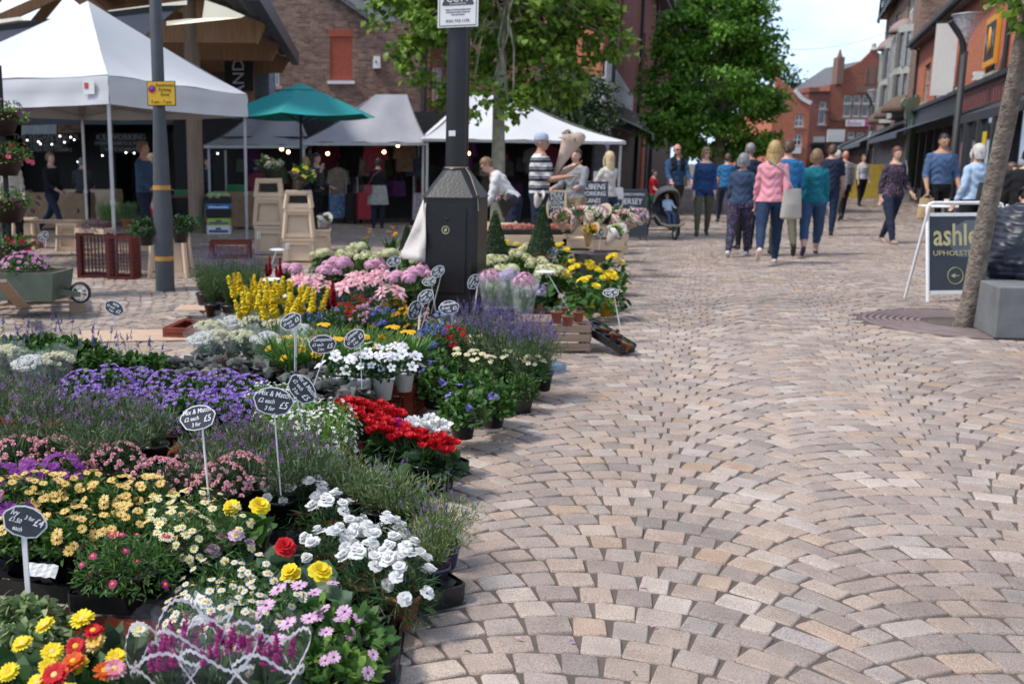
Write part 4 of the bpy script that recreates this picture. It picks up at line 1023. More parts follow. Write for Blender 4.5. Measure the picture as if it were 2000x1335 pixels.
def garment(mb, w, h_):
 prof = [(-.12 * w, h_), (.12 * w, h_), (.5 * w, h_ * .88), (.62 * w, h_ * .45), (.45 * w, h_ * .42), (.40 * w, h_ * .62), (.42 * w, 0), (-.42 * w, 0), (-.40 * w, h_ * .62), (-.45 * w, h_ * .42), (-.62 * w, h_ * .45), (-.5 * w, h_ * .88)]
 mb.prism([(x, z) for x, z in prof], -.06, .06)
 mb.tube([(-.1 * w, 0, h_), (0, 0, h_ + .05), (0, 0, h_ + .12)], .006, 5)
def hbag(mb, w, h_):
 mb.box((0, 0, h_ * .3), (w, .12, h_ * .6), taper=.85); mb.tube([(-w * .35, 0, h_ * .58), (-w * .05, 0, h_), (w * .05, 0, h_), (w * .35, 0, h_ * .58)], .009, 5)
PG = {}
for i in range(46):
 u = 470 + 700 * (i + rr.uniform(0, .6)) / 46
 if 560 < u < 580: continue
 Y = rr.uniform(23.6, 25.6); k = rr.choice((0, 1, 1)); ci = rr.randrange(9)
 if (k, ci) not in PG:
  mb = MB()
  if k == 0: garment(mb, .5, .72)
  else: hbag(mb, .34, .6)
  PG[k, ci] = mb.build(['hanging_garment', 'hanging_bag'][k], goods[ci]); o = PG[k, ci]
 else:
  o = PG[k, ci].copy(); COL.objects.link(o)
 o.location = (at(u, 300, Y).x, Y, rr.choice((1.15, 1.2, .55, .62, 1.1))); o.rotation_euler = (0, 0, rr.uniform(-.5, .5)); o.scale = (rr.uniform(.8, 1.2),) * 3
 tag(o, '%s %s hanging in the dark clothes stall' % (gnames[ci], ['garment', 'handbag'][k]), ['garment', 'bag'][k], 'goods hanging in the stalls', auto=True)
for u, v in ((550, 291), (563, 297), (777, 284), (750, 297), (915, 300), (640, 300)):
 q = at(u, v, 23.2); o = MB(); o.ell((0, 0, 0), .038, 10, 8); o.tube([(0, 0, .04), (0, 0, .14)], .012, 6, 1)
 ob = o.build('hanging_bulb', [M_lamp, M_black], None, q); tag(ob, 'warm glowing bulb under the grey stall canopy', 'light bulb', 'warm stall bulbs', auto=True)
def trolley(u, v, m, lab, h_=.95):
 p = G(u, v); o = empty('shopping_trolley', p, .2, lab, 'trolley')
 mb = MB(); mb.box((0, 0, .12 + h_ * .28), (.36, .24, h_ * .55), taper=.95); mb.build('bag', m, o)
 mb = MB(); mb.tube([(-.14, .14, .1), (-.14, .16, h_), (.14, .16, h_), (.14, .14, .1)], .012, 6); mb.build('frame', M_greymetal, o)
 for s_ in (-1, 1):
  mb = MB(); mb.M = Matrix.Translation((s_ * .2, .1, .08)) @ Matrix.Rotation(math.pi / 2, 4, 'Y'); mb.lathe([(0, -.015), (.08, -.015), (.08, .015), (0, .015)], 14); mb.build('wheel', M_black, o)
trolley(658, 436, floral('blue_floral_cloth', (.05, .18, .35), [(.5, .1, .1), (.6, .6, .6), (.1, .3, .6)], 30), 'blue floral shopping trolley standing in front of the bag stall', 1.0)
trolley(712, 438, mat('red_cloth', (.35, .02, .04)), 'upright red shopping trolley beside the woman in the patterned skirt', 1.1)
trolley(690, 437, M_black, 'black wheeled suitcase bag left of the red trolley', 1.05)
trolley(822, 440, floral('grey_floral_cloth', (.2, .2, .24), [(.5, .5, .5), (.3, .2, .4)], 30), 'grey patterned shopping trolley with a blue frame next to the black pole', 1.1)
# ---- table and produce at left middle
def table(p, w, d, h_, rz, m, lab, cloth=None, legs=True):
 o = empty('market_table', p, rz, lab, 'table')
 mb = MB(); mb.b2(-w / 2, w / 2, -d / 2, d / 2, h_ - .03, h_); mb.build('table_top', m, o)
 if cloth:
  mb = MB(); valance(mb, (-w / 2 - .01, -d / 2 - .01, 0), (w / 2 + .01, -d / 2 - .01, 0), h_ + .003, .08, 30, .03); valance(mb, (w / 2 + .01, -d / 2 - .01, 0), (w / 2 + .01, d / 2, 0), h_ + .003, .08, 12, .03); valance(mb, (-w / 2 - .01, d / 2, 0), (-w / 2 - .01, -d / 2, 0), h_ + .003, .08, 12, .03)
  mb.build('cloth', cloth, o)
 else:
  for sx in (-1, 1):
   mb = MB(); mb.beam((sx * (w / 2 - .1), -d / 2 + .05, 0), (sx * (w / 2 - .1), d / 2 - .05, h_ - .03), .03, .03); mb.build('leg', M_greymetal, o)
   mb = MB(); mb.beam((sx * (w / 2 - .1), d / 2 - .05, 0), (sx * (w / 2 - .1), -d / 2 + .05, h_ - .03), .03, .03); mb.build('leg', M_greymetal, o)
 return o
M_hess = mat('hessian', (.30, .20, .12), .95, var=.15, bump=.3, bscale=120)
table(G(75, 452) + Vector((0, .6, 0)), 1.9, .7, .78, 0, M_hess, 'stall table draped in brown hessian cloth behind the walking man', M_hess)
table(G(170, 440) + Vector((0, .4, 0)), 1.3, .7, .8, 0, M_palewood, 'plank-fronted counter left of the tall black pole', M_palewood)
table(Vector((at(355, 420, 21.5).x, 21.5, 0)), 1.2, .7, .72, 0, M_redplastic, 'red-brown trestle table behind the timber hall post')
table(Vector((at(462, 420, 21.8).x, 21.8, 0)), 1.0, .6, .80, 0, M_hess, 'dark draped produce counter right of the timber post', M_hess)
def banana_box(p, w, d, h_, m, rz, lab, name='produce_box', cat='box', band=None):
 o = empty(name, p, rz, lab, cat)
 mb = MB(); t = .012
 mb.b2(-w / 2, w / 2, -d / 2, -d / 2 + t, 0, h_); mb.b2(-w / 2, w / 2, d / 2 - t, d / 2, 0, h_); mb.b2(-w / 2, -w / 2 + t, -d / 2 + t, d / 2 - t, 0, h_); mb.b2(w / 2 - t, w / 2, -d / 2 + t, d / 2 - t, 0, h_); mb.b2(-w / 2 + t, w / 2 - t, -d / 2 + t, d / 2 - t, 0, t)
 mb.build('carton', m, o)
 mb = MB(); mb.b2(-w * .12, w * .12, -d / 2 - .003, -d / 2 - .001, h_ * .55, h_ * .75); mb.build('hand_hole', M_black, o)
 if band: mb = MB(); mb.b2(-w * .42, w * .42, -d / 2 - .006, -d / 2 - .0035, h_ * .18, h_ * .5); mb.build('printed_band', band, o)
 return o
p = G(429, 456); z0 = 0
stk = [('white fruit box with blue oval print, bottom of the stack by the hall post', M_white, .17, mat('print_blue', (.05, .08, .3))), ('green and purple fruit box, second from the bottom of the stack', mat('lime_card', (.35, .55, .08)), .14, mat('print_violet', (.2, .08, .3))),
  ('black produce crate in the middle of the stack', M_black, .18, None), ('blue and white fruit box, second from the top of the stack', mat('blue_card', (.03, .22, .6)), .10, M_white), ('black crate full of cabbages on top of the stack', M_black, .15, None)]
for lab, m, hh, bd in stk:
 banana_box((p.x, p.y, z0), .46, .34, hh, m, .06 * rr.uniform(-1, 1), lab, band=bd); z0 += hh + .004
M_cab = mat('cabbage', (.30, .42, .20), .6, var=.35, scale=12, bump=.4, bscale=10)
for i, (dx, dy) in enumerate(((-.14, -.08), (0, -.09), (.14, -.07), (-.08, .07), (.1, .08))):
 mb = MB(); mb.ell((0, 0, 0), (.085, .085, .075), 14, 10);
 for k in range(4):
  mb.ell((.02 * math.cos(k * 1.6), .02 * math.sin(k * 1.6), -.005), (.085, .08, .07), 12, 8)
 o = mb.build('cabbage', M_cab, None, (p.x + dx, p.y + dy, z0 + .0)); tag(o, 'pale green cabbage in the top crate of the stack', 'cabbage', 'cabbages in the top crate', auto=True)
M_greencr = mat('green_plastic', (.01, .17, .06), .45, var=.15)
def mesh_crate(p, w, d, h_, m, rz, lab, name='plastic_crate', nx=9, nz=6, floor_up=False, cat='crate', group=None, auto=False, tilt=None, label_paper=None):
 """stacking crate with a real lattice; floor_up = turned upside down to serve as a stand"""
 o = empty(name, p, rz, lab, cat, group, auto)
 if tilt: o.rotation_euler = (tilt[0], tilt[1], rz)
 mb = MB(); t = .012
 for sx, sy, ax in ((0, -1, 0), (0, 1, 0), (-1, 0, 1), (1, 0, 1)):
  L = w if ax == 0 else d; n = max(3, int(nx * L / w));
  def bar(a0, a1, z0, z1):
   if ax == 0: y = sy * d / 2; mb.b2(a0, a1, y - t / 2, y + t / 2, z0, z1)
   else: x = sx * w / 2; mb.b2(x - t / 2, x + t / 2, a0, a1, z0, z1)
  e = .0 if ax == 0 else t / 2 + .001
  bar(-L / 2 + e, L / 2 - e, 0, .035); bar(-L / 2 + e, L / 2 - e, h_ - .04, h_)
  bar(-L / 2 + e, -L / 2 + .035, .036, h_ - .041); bar(L / 2 - .035, L / 2 - e, .036, h_ - .041)
  for i in range(1, n):
   x = -L / 2 + L * i / n; bar(x - .004, x + .004, .036, h_ - .041)
  for j in range(1, nz):
   z = .035 + (h_ - .075) * j / nz
   if ax == 0: y = sy * d / 2; mb.b2(-L / 2 + .03, L / 2 - .03, y - .003, y + .003, z - .003, z + .003)
   else: x = sx * w / 2; mb.b2(x - .003, x + .003, -L / 2 + .03, L / 2 - .03, z - .003, z + .003)
 ob = mb.build('sides', m, o)
 fz = h_ - .012 if floor_up else .004
 mb = MB(); nn = 8
 mb.b2(-w / 2 + t, w / 2 - t, -d / 2 + t, -d / 2 + .05, fz, fz + .01); mb.b2(-w / 2 + t, w / 2 - t, d / 2 - .05, d / 2 - t, fz, fz + .01)
 for i in range(nn + 1):
  x = -w / 2 + t + .01 + (w - 2 * t - .02) * i / nn; mb.b2(x - .012, x + .012, -d / 2 + .051, d / 2 - .051, fz, fz + .009)
 mb.build('slatted_base', m, o)
 return o
mesh_crate(G(375, 455), .34, .3, .14, M_greencr, .1, 'bottom green plastic crate beside the timber post foot')
q = G(378, 455); mesh_crate((q.x + .02, q.y, .145), .32, .3, .2, M_greencr, -.08, 'upper green plastic crate stacked beside the timber post')
mesh_crate((at(362, 372, 21.5).x, 21.45, .725), .4, .3, .12, M_greencr, 0, 'green crate on the red-brown trestle table')
mesh_crate((at(463, 372, 21.8).x, 21.75, .805), .4, .3, .14, M_greencr, 0, 'green crate on the draped produce counter')
mesh_crate(G(180, 543) + Vector((0, .2, 0)), .40, .34, .56, M_redplastic2, .1, 'tall dark red lattice crate stack under the plank bench end', nz=10)
mesh_crate(G(236, 546) + Vector((0, .2, 0)), .33, .32, .54, M_redplastic2, -.1, 'dark red lattice crate behind the tent leg, holding pots', nz=10)
mesh_crate(G(449, 505) + Vector((0, .15, 0)), .60, .40, .26, M_redplastic, .05, 'orange-brown lattice crate alone on the paving left of the cream stands', nz=5)
def stand(p, w, h_, lab, rz=0, name='flower_stand', m=None, up=True, group='cream plastic display stands'):
 m = m or M_pale
 o = empty(name, p, rz, lab, 'display stand', group)
 mb = MB(); t = .02; tp = .82
 for sx in (-1, 1):
  for sy in (-1, 1):
   a = Vector((sx * w / 2, sy * w * .42, 0)); b_ = Vector((sx * w / 2 * tp, sy * w * .42 * tp, h_)); mb.beam(a, b_, .045, .045)
 mb.box((0, 0, h_ - .02), (w * tp + .06, w * .84 * tp + .06, .045));
 mb.box((0, 0, .02), (w + .04, w * .84 + .04, .04)) if False else None
 mb.build('legs', m, o)
 mb = MB()
 for z, s_ in ((.035, .995), (h_ * .86, .845)):
  ww = w * s_; dd = w * .84 * s_
  mb.b2(-ww / 2, ww / 2, -dd / 2 - .012, -dd / 2 + .006, z - .03, z + .03); mb.b2(-ww / 2, ww / 2, dd / 2 - .006, dd / 2 + .012, z - .03, z + .03)
  mb.b2(-ww / 2 - .008, -ww / 2 + .008, -dd / 2 + .007, dd / 2 - .007, z - .03, z + .03); mb.b2(ww / 2 - .008, ww / 2 + .008, -dd / 2 + .007, dd / 2 - .007, z - .03, z + .03)
 mb.build('rails', m, o)
 mb = MB(); tall = h_ > .35; mb.box((0, 0, h_ * (.5 if tall else .62)), (w * (.74 if tall else .56), w * .6, h_ * (.84 if tall else .6)), taper=.86 if tall else 1.1); mb.build('inner_bucket', m if tall else M_blackplastic, o)
 return o
def bucketbox(p, w, d, h_, lab, rz=0, m=None):
 """upturned cream flower bucket: tapering walls with pressed panel and rim"""
 m = m or M_pale
 o = empty('upturned_bucket', p, rz, lab, 'bucket', 'cream plastic buckets')
 mb = MB(); mb.box((0, 0, h_ / 2 + .03), (w * .96, d * .96, h_ - .06), taper=.93); mb.box((0, 0, .02), (w + .03, d + .03, .04)); mb.box((0, 0, h_ - .02), (w * .97, d * .97, .04)); mb.build('wall', m, o)
 for sx in (-1, 1):
  mb = MB()
  for z0, z1 in ((h_ * .2, h_ * .22), (h_ * .76, h_ * .78)): mb.b2(-w * .33, w * .33, sx * d * .49 - .012, sx * d * .49 + .012, z0, z1)
  for x in (-w * .33, w * .31): mb.b2(x, x + .012, sx * d * .49 - .012, sx * d * .49 + .012, h_ * .22 + .001, h_ * .76 - .001)
  mb.build('panel_rim', m, o)
 mb = MB(); mb.b2(-w * .38, -w * .26, -d * .505, -d * .495, h_ * .6, h_ * .82); mb.build('barcode_label', M_white, o)
 return o
def cone_pot(o, z, r0, r1, h_, m=None, name='bucket'):
 mb = MB(); mb.lathe([(0, z), (r0, z), (r1, z + h_), (r1 + .008, z + h_), (r1 - .01, z + h_ - .02), (r0, z + h_ * .7), (0, z + h_ * .7)], 18); return mb.build(name, m or M_blackplastic, o)
b1 = G(524, 505); b1.y += .3
bucketbox(b1, .46, .40, .48, 'left cream upturned bucket under the tallest flower stand'); stand((b1.x, b1.y, .485), .42, .42, 'tall cream stand on the left bucket, holding black-wrapped flowers'); stand((b1.x, b1.y, .91), .38, .27, 'topmost cream stand under the black-wrapped pink flowers')
b2 = G(582, 520); b2.y += .3
bucketbox(b2, .46, .40, .38, 'middle cream upturned bucket on the paving behind the hydrangeas'); stand((b2.x, b2.y, .385), .40, .40, 'cream stand on the middle bucket'); stand((b2.x, b2.y, .79), .36, .24, 'upper cream stand under the yellow wrapped bouquet')
b3 = G(622, 505); b3.y += .45
bucketbox(b3, .36, .36, .42, 'right cream upturned bucket with an orange side')
b4 = G(318, 540); stand(G(330, 542) + Vector((0, .15, 0)), .46, .56, 'cream stand half hidden behind the yellow-banded grey pole');
stand(G(275, 490) + Vector((0, .1, 0)), .32, .42, 'small cream stand between the tent leg and the grey pole');
stand(G(45, 486) + Vector((0, .2, 0)), .36, .5, 'cream stand supporting the plank bench at far left'); stand(G(130, 490) + Vector((0, .2, 0)), .34, .45, 'cream stand supporting the middle of the plank bench')
for z, y, lab in ((.50, 0, 'upper weathered plank of the plant bench at the left'), (.26, .1, 'lower weathered plank of the plant bench at the left')):
 p0 = G(40, 500); p1 = G(212, 500); mb = MB(); L = (p1 - p0).length + .3; mb.b2(-L / 2, L / 2, -.13, .13, 0, .045)
 o = mb.build('bench_plank', M_pallet, None, ((p0.x + p1.x) / 2 - .1, p0.y + .1 + y, z if z > .4 else .455 - .2), .02); tag(o, lab, 'plank')
# ---- pallets with wheelbarrow planter, bottom of the left edge
def pallet(p, w, d, rz, lab):
 o = empty('pallet', p, rz, lab, 'pallet')
 for i in range(3):
  y = -d / 2 + .05 + (d - .1) * i / 2; mb = MB()
  for x in (-w / 2 + .07, 0, w / 2 - .07): mb.b2(x - .07, x + .07, y - .05, y + .05, 0, .09)
  mb.b2(-w / 2, w / 2, y - .05, y + .05, .091, .11); mb.build('bearer', M_pallet, o)
 for i in range(7):
  x = -w / 2 + .05 + (w - .1) * i / 6; mb = MB(); mb.b2(x - .045, x + .045, -d / 2, d / 2, .1105, .13); mb.build('deck_board', M_pallet, o)
 return o
pallet(G(20, 612) + Vector((-.35, .25, 0)), 1.9, .9, .28, 'low wooden pallet on the paving carrying the green wheelbarrow planter')
p0 = G(0, 548, .5); p1 = G(44, 598, .14)
mb = MB(); mb.beam((0, 0, 0), p1 - p0 + Vector((0, 0, 0)), .10, .025); o = mb.build('leaning_board', M_pallet, None, p0); tag(o, 'single weathered board leaning across the front of the pallet', 'board')
def barrow(p, rz):
 o = empty('wheelbarrow_planter', p, rz, 'sage green wooden wheelbarrow planter with a small white-spoked wheel', 'planter')
 M_bar = mat('dark_sage_paint', (.09, .115, .085), .6, var=.15)
 mb = MB(); mb.box((0, 0, .17), (.62, .42, .26), taper=1.12); mb.build('tub', M_bar, o)
 mb = MB(); mb.box((0, 0, .295), (.6, .40, .02)); mb.build('soil', M_soil, o)
 for s_ in (-1, 1):
  mb = MB(); mb.beam((-.55, s_ * .18, .22), (.52, s_ * .06, .09), .03, .05); mb.build('shaft', M_bar, o)
 wv = empty('wheel', (.50, 0, .10)); wv.parent = o
 for k in ('label', 'category'):
  if k in wv: del wv[k]
 mb = MB(); mb.M = Matrix.Rotation(math.pi / 2, 4, 'X'); r_ = .10
 mb.lathe([(r_ - .02, -.015), (r_, -.012), (r_, .012), (r_ - .02, .015), (r_ - .02, -.015)], 28); mb.build('tyre', M_black, wv)
 mb = MB(); mb.M = Matrix.Rotation(math.pi / 2, 4, 'X'); mb.lathe([(r_ - .03, -.008), (r_ - .02, -.008), (r_ - .02, .008), (r_ - .03, .008), (r_ - .03, -.008)], 28)
 for k in range(4): mb.b2(-r_ + .028, r_ - .028, -.004, .004, -.003, .003); mb.M = mb.M @ Matrix.Rotation(math.pi / 4, 4, 'Z')
 mb.lathe([(0, -.02), (.02, -.02), (.02, .02), (0, .02)], 12); mb.build('rim', M_white, wv)
 return o
BAR = G(58, 590, .13); barrow((BAR.x, BAR.y, .13), -.12)
# ---- tall poles
p = G(323, 567)
c = empty('banded_pole', p, 0, 'tall dark grey lamp column with yellow tape bands and a parking sign', 'pole')
mb = MB(); mb.lathe([(.107, 0), (.107, .9), (.098, 1.05), (.068, 2.0), (.063, 7), (0, 7)], 20); mb.build('column', M_greypaint, c)
M_tape = mat('yellow_tape', (.45, .24, .04), .6)
for z, r_ in ((.34, .1085), (1.12, .0985)):
 mb = MB(); mb.lathe([(r_, z), (r_, z + .05)], 20); mb.build('tape_band', M_tape, c)
zs = at(328, 208, p.y).z; z1 = at(328, 160, p.y).z
mb = MB(); mb.b2(-.10, .205, -.115, -.10, zs, z1); sg = mb.build('sign_plate', M_black, c)
mb = MB(); mb.b2(-.092, .197, -.119, -.1155, zs + .008, z1 - .008); pl_ = mb.build('yellow_face', mat('sign_yellow', (.78, .45, .02), .5, var=.03), sg)
mb = MB(); mb.M = Matrix.Translation((-.045, -.1195, z1 - .085)) @ Matrix.Rotation(math.pi / 2, 4, 'X'); mb.lathe([(.0, 0), (.032, 0), (.032, .002), (0, .002)], 24); mb.build('roundel', mat('sign_blue', (.03, .06, .4)), sg)
mb = MB(); mb.M = Matrix.Translation((-.045, -.1195, z1 - .085)) @ Matrix.Rotation(math.pi / 2, 4, 'X'); mb.lathe([(.032, 0), (.042, 0), (.042, .003), (.032, .003), (.032, 0)], 24); mb.M = mb.M @ Matrix.Rotation(.8, 4, 'Z'); mb.b2(-.032, .032, -.004, .004, .002, .0035); mb.build('red_ring', mat('sign_red', (.55, .02, .03)), sg)
for i, (t, s_) in enumerate((('Restricted', .045), ('Parking', .045), ('Zone', .045))):
 text(sg, t, s_, (.09, -.1205, z1 - .045 - i * .048), (math.pi / 2, 0, 0), M_black)
text(sg, '7 am - 7 pm', .045, (.05, -.1205, zs + .04), (math.pi / 2, 0, 0), M_black)
pc = Vector((at(889, 500, 9.55).x, 9.55, 0))
c = empty('control_cabinet', pc, -.33, 'black eight-sided utility cabinet with a round black post rising from its sloping top', 'cabinet')
def octp(hw, ch): return [(-hw + ch, -hw), (hw - ch, -hw), (hw, -hw + ch), (hw, hw - ch), (hw - ch, hw), (-hw + ch, hw), (-hw, hw - ch), (-hw, -hw + ch)]
rz = R(0)
mb = MB(); hw = .262; oc = octp(hw, .05); mb.prismz(oc, .0, 1.10)
t_ = octp(.115, .05); V_ = [(x * 1.05, y * 1.05, 1.10) for x, y in oc] + [(x, y, 1.345) for x, y in t_]
mb.add(V_, [list(range(8))[::-1], list(range(8, 16))] + [[i, (i + 1) % 8, (i + 1) % 8 + 8, i + 8] for i in range(8)]); cab = mb.build('housing', M_pole, c)
mb = MB(); mb.b2(-.16, .16, -hw - .012, -hw - .001, .22, 1.0); dr = mb.build('door', M_pole, c)
mb = MB(); mb.M = Matrix.Translation((-.02, -hw - .0125, .90)) @ Matrix.Rotation(math.pi / 2, 4, 'X'); mb.lathe([(0, 0), (.012, 0), (.012, .006), (0, .006)], 12); mb.build('lock', M_black, dr)
M_goldp = mat('pale_gold', (.50, .46, .28), .5)
mb = MB(); mb.M = Matrix.Translation((-.03, -hw - .0125, .80)) @ Matrix.Rotation(math.pi / 2, 4, 'X'); mb.lathe([(.031, 0), (.037, 0), (.037, .002), (.031, .002), (.031, 0)], 24)
mb.prismz([(-.018, -.014), (-.006, .018), (.02, .012), (.006, .004), (.012, -.01)], 0, .002); mb.build('round_emblem', M_goldp, dr)
mb = MB(); mb.tube([(0, 0, 1.34), (0, 0, 6.5)], [.108, .098], 24); mb.lathe([(.12, 1.345), (.12, 1.36), (.109, 1.37)], 24); mb.build('post', M_pole, c)
mb = MB(); mb.lathe([(.1125, 1.37), (.1125, 1.376), (.108, 1.376)], 24); mb.tube([(.10, -.06, 1.37), (.16, -.12, 1.3), (.25, -.22, 1.12), (.27, -.24, .98)], .004, 5); mb.build('tied_string', mat('tan_string', (.42, .30, .20)), c)
mb = MB(); mb.b2(-.055, .008, -.112, -.108, 1.66, 1.71); mb.build('paper_sticker', M_white, c)
zt = at(900, -20, 9.55).z; zb = at(900, 57, 9.55).z
mb = MB(); mb.b2(-.17, .205, -.135, -.125, zb, zb + .55); sg = mb.build('notice', M_white, c)
mb = MB()
for a_ in ((-.155, .19, zb + .012, zb + .018), (-.155, .19, zb + .53, zb + .536)): mb.b2(a_[0], a_[1], -.1375, -.1355, a_[2], a_[3])
mb.b2(-.155, -.150, -.1375, -.1355, zb + .0185, zb + .5295); mb.b2(.185, .19, -.1375, -.1355, zb + .0185, zb + .5295)
mb.prism([(-.12, zb + .19), (.155, zb + .19), (.165, zb + .20), (.135, zb + .275), (-.10, zb + .275), (-.13, zb + .20)], -.1375, -.1355)
for s_ in (-1, 1):
 mb.prism([(.0175 + s_ * .117, zb + .2755), (.0175 + s_ * .108, zb + .2755), (.0175 + s_ * .03, zb + .45), (.0175 + s_ * .04, zb + .45)][::s_], -.1375, -.1355)
mb.prism([(-.04, zb + .32), (.07, zb + .30), (.075, zb + .34), (-.03, zb + .37)], -.1375, -.1355); mb.build('printed_frame', M_greypaint, sg)
text(sg, 'CCTV', .082, (.0175, -.139, zb + .245), (math.pi / 2, 0, 0), M_white, bold=.001); text(sg, 'IN OPERATION', .022, (.0175, -.139, zb + .203), (math.pi / 2, 0, 0), M_white)
for i, t in enumerate(('Images are being monitored and', 'recorded for public safety and', 'crime prevention')): text(sg, t, .018, (.0175, -.137, zb + .155 - i * .022), (math.pi / 2, 0, 0), M_greypaint)
text(sg, '0161 912 1173', .036, (.0175, -.137, zb + .055), (math.pi / 2, 0, 0), M_greypaint)
def street_lamp(u, vtop, Y, lab):
 q = at(u, vtop, Y); o = empty('street_lamp', (q.x, Y, 0), 0, lab, 'street lamp', 'street lamps'); H = q.z
 mb = MB(); mb.lathe([(.12, 0), (.12, 1.0), (.085, 1.1), (.075, H - .9), (0, H - .9)], 14); mb.tube([(0, 0, H - 1.0), (-.1, 0, H - .6), (-.42, 0, H - .2)], .07, 8); mb.build('column', mat('dark_lamp_paint', (.028, .031, .038), .6), o)
 mb = MB(); mb.lathe([(.05, H - .7), (.33, H - .1), (.34, H - .06)], 18); mb.build('glass_cone', film('lamp_glass', (.8, .85, .9), .5, .1), o)
 mb = MB(); mb.lathe([(0, H + .02), (.36, H - .03), (.37, H - .06), (0, H - .05)], 18); mb.build('canopy', M_greymetal, o)
 return o
street_lamp(1892, 25, 25, 'tall grey street lamp with a glass cone head in front of the red brick terrace')
street_lamp(1706, 175, 60, 'distant grey street lamp near the end of the street')
q = at(1631, 285, 70); c = empty('information_sign', (q.x, 70, 0), 0, 'white street sign panel on a post in front of the red brick hall', 'sign')
mb = MB(); mb.b2(-.3 * 2, .3 * 2, -.03, .03, at(1631, 277, 70).z, at(1631, 253, 70).z); mb.build('panel', M_white, c); mb = MB(); mb.tube([(0, .06, 0), (0, .06, at(1631, 253, 70).z)], .05, 6); mb.build('post', M_greypaint, c)
mb = MB();
q = at(1650, 120, 60)
mb = MB(); a_ = at(1500, 94, 60); b_ = at(1735, 62, 75); mb.tube([a_.lerp(b_, t) - Vector((0, 0, .5 * 4 * t * (1 - t))) for t in np.linspace(0, 1, 9)], .012, 4); o = mb.build('overhead_cable', M_dark); tag(o, 'thin overhead cable crossing the sky above the far houses', 'cable')
# ---- A-board "ash" on the right
def aboard():
 fl = G(1812, 590); o = empty('pavement_sign', fl, R(6), 'white-framed dark pavement sign with gold lettering ash, beside the leaning tree', 'sign board')
 w_ = .84; H = 1.02
 Mr = Matrix.Rotation(R(-9), 4, 'X')
 mb = MB(); mb.M = Mr; r_ = .018
 mb.tube([(.0, 0, 0), (0, 0, H - .06), (.02, 0, H - .015), (.06, 0, H), (w_ - .06, 0, H), (w_ - .02, 0, H - .015), (w_, 0, H - .06), (w_, 0, 0)], r_, 8)
 for z in (.10, .90): mb.b2(.018, w_ - .018, -.012, .012, z - .018, z + .018)
 mb.build('front_frame', M_white, o)
 mb = MB(); mb.M = Matrix.Translation((0, .34, 0)) @ Matrix.Rotation(R(14), 4, 'X'); mb.tube([(-.02, 0, 0), (-.02, 0, H + .0)], .014, 6); mb.build('rear_leg', M_white, o)
 mb = MB(); mb.M = Matrix.Translation((0, .34, 0)) @ Matrix.Rotation(R(14), 4, 'X'); mb.tube([(w_, 0, 0), (w_, 0, H)], .014, 6); mb.build('rear_leg', M_white, o)
 mb = MB(); mb.M = Mr; mb.b2(.025, w_ - .025, -.006, .006, .119, .881); pn = mb.build('panel', mat('navy_board', (.018, .022, .032), .3, var=.2), o)
 mb = MB(); mb.M = Mr; mb.prism([(.30, .78), (.42, .84), (.62, .84), (.78, .66), (.78, .46), (.34, .46), (.20, .62)], -.0085, -.0065); mb.build('pale_shape', mat('slate_blue', (.10, .12, .15), .4), pn)
 gold = mat('gold_letters', (.52, .45, .22), .5)
 def tx(b, s, x, z, sx=1, **k):
  p = Mr @ Vector((x, -.011, z)); return text(pn, b, s, p, (math.pi / 2 - R(9), 0, 0), gold, align='LEFT', sx=sx, **k)
 tx('ashley', .32, .055, .68, .78, bold=.004); tx('UPHOLSTERY', .075, .05, .50, 1.2)
 mb = MB(); mb.M = Mr @ Matrix.Translation((.30, -.0085, .27)) @ Matrix.Rotation(math.pi / 2, 4, 'X'); mb.lathe([(.082, 0), (.088, 0), (.088, .002), (.082, .002), (.082, 0)], 28); mb.prismz([(-.05, 0), (.0, -.024), (-.008, -.004), (.042, -.004), (.042, .004), (-.008, .004), (0, .024)], 0, .002); mb.build('arrow_roundel', gold, pn)
aboard()
def block():
 p = G(1940, 662); o = empty('concrete_block', p, 0, 'grey cast concrete seating block with a round glass lens at the right edge', 'block')
 wq = .95;
 pl = [(0, 0), (1.3, -.04), (1.3, 1.0), (.0, 1.05), (-.17, .35), (-.17, .30)]
 n = 4; zt_ = at(1940, 560, p.y).z; lf = G(1899, 541, zt_) - p; rb = G(2120, 541, zt_) - p; rf = G(2120, 562, zt_) - p
 pl = [(0, 0), (rf.x, rf.y), (rb.x, rb.y), (lf.x, lf.y)]
 V_ = [(x * .95 + .02, y * .95 + .02, 0) for x, y in pl] + [(x, y, zt_) for x, y in pl]
 mb = MB(); mb.add(V_, [list(range(n))[::-1], list(range(n, 2 * n))] + [[i, (i + 1) % n, (i + 1) % n + n, i + n] for i in range(n)]); ob = mb.build('block', M_concrete, o)
 bv = ob.modifiers.new('bevel', 'BEVEL'); bv.width = .012; bv.segments = 2
 mb = MB(); mb.M = Matrix.Translation((.285, -.0, .17)) @ Matrix.Rotation(math.pi / 2, 4, 'X'); mb.lathe([(.05, -.01), (.05, .004), (.042, .008), (.03, .014), (0, .018)], 20); mb.build('glass_lens', mat('lens_glass', (.35, .36, .35), .1, spec=.9), o)
block()
gx, gy, gr = GRATE
c = empty('tree_grate', (gx, gy, 0), 0, 'round brown iron tree grate set in the paving at the leaning tree', 'tree grate')
M_iron = mat('iron', (.20, .15, .145), .6, var=.2)
mb = MB(); mb.lathe([(.30, -.006), (gr, -.006)], 48); mb.build('base_plate', mat('iron_dark', (.12, .09, .088), .7), c)
for i in range(9):
 r0 = .34 + i * (gr - .36) / 9; mb = MB(); mb.lathe([(r0, -.006), (r0, .003), (r0 + .036, .003), (r0 + .036, -.006)], 48); mb.build('ring', M_iron, c)
mb = MB(); mb.lathe([(0, -.010), (.30, -.010)], 20); mb.build('soil', M_soil, c)
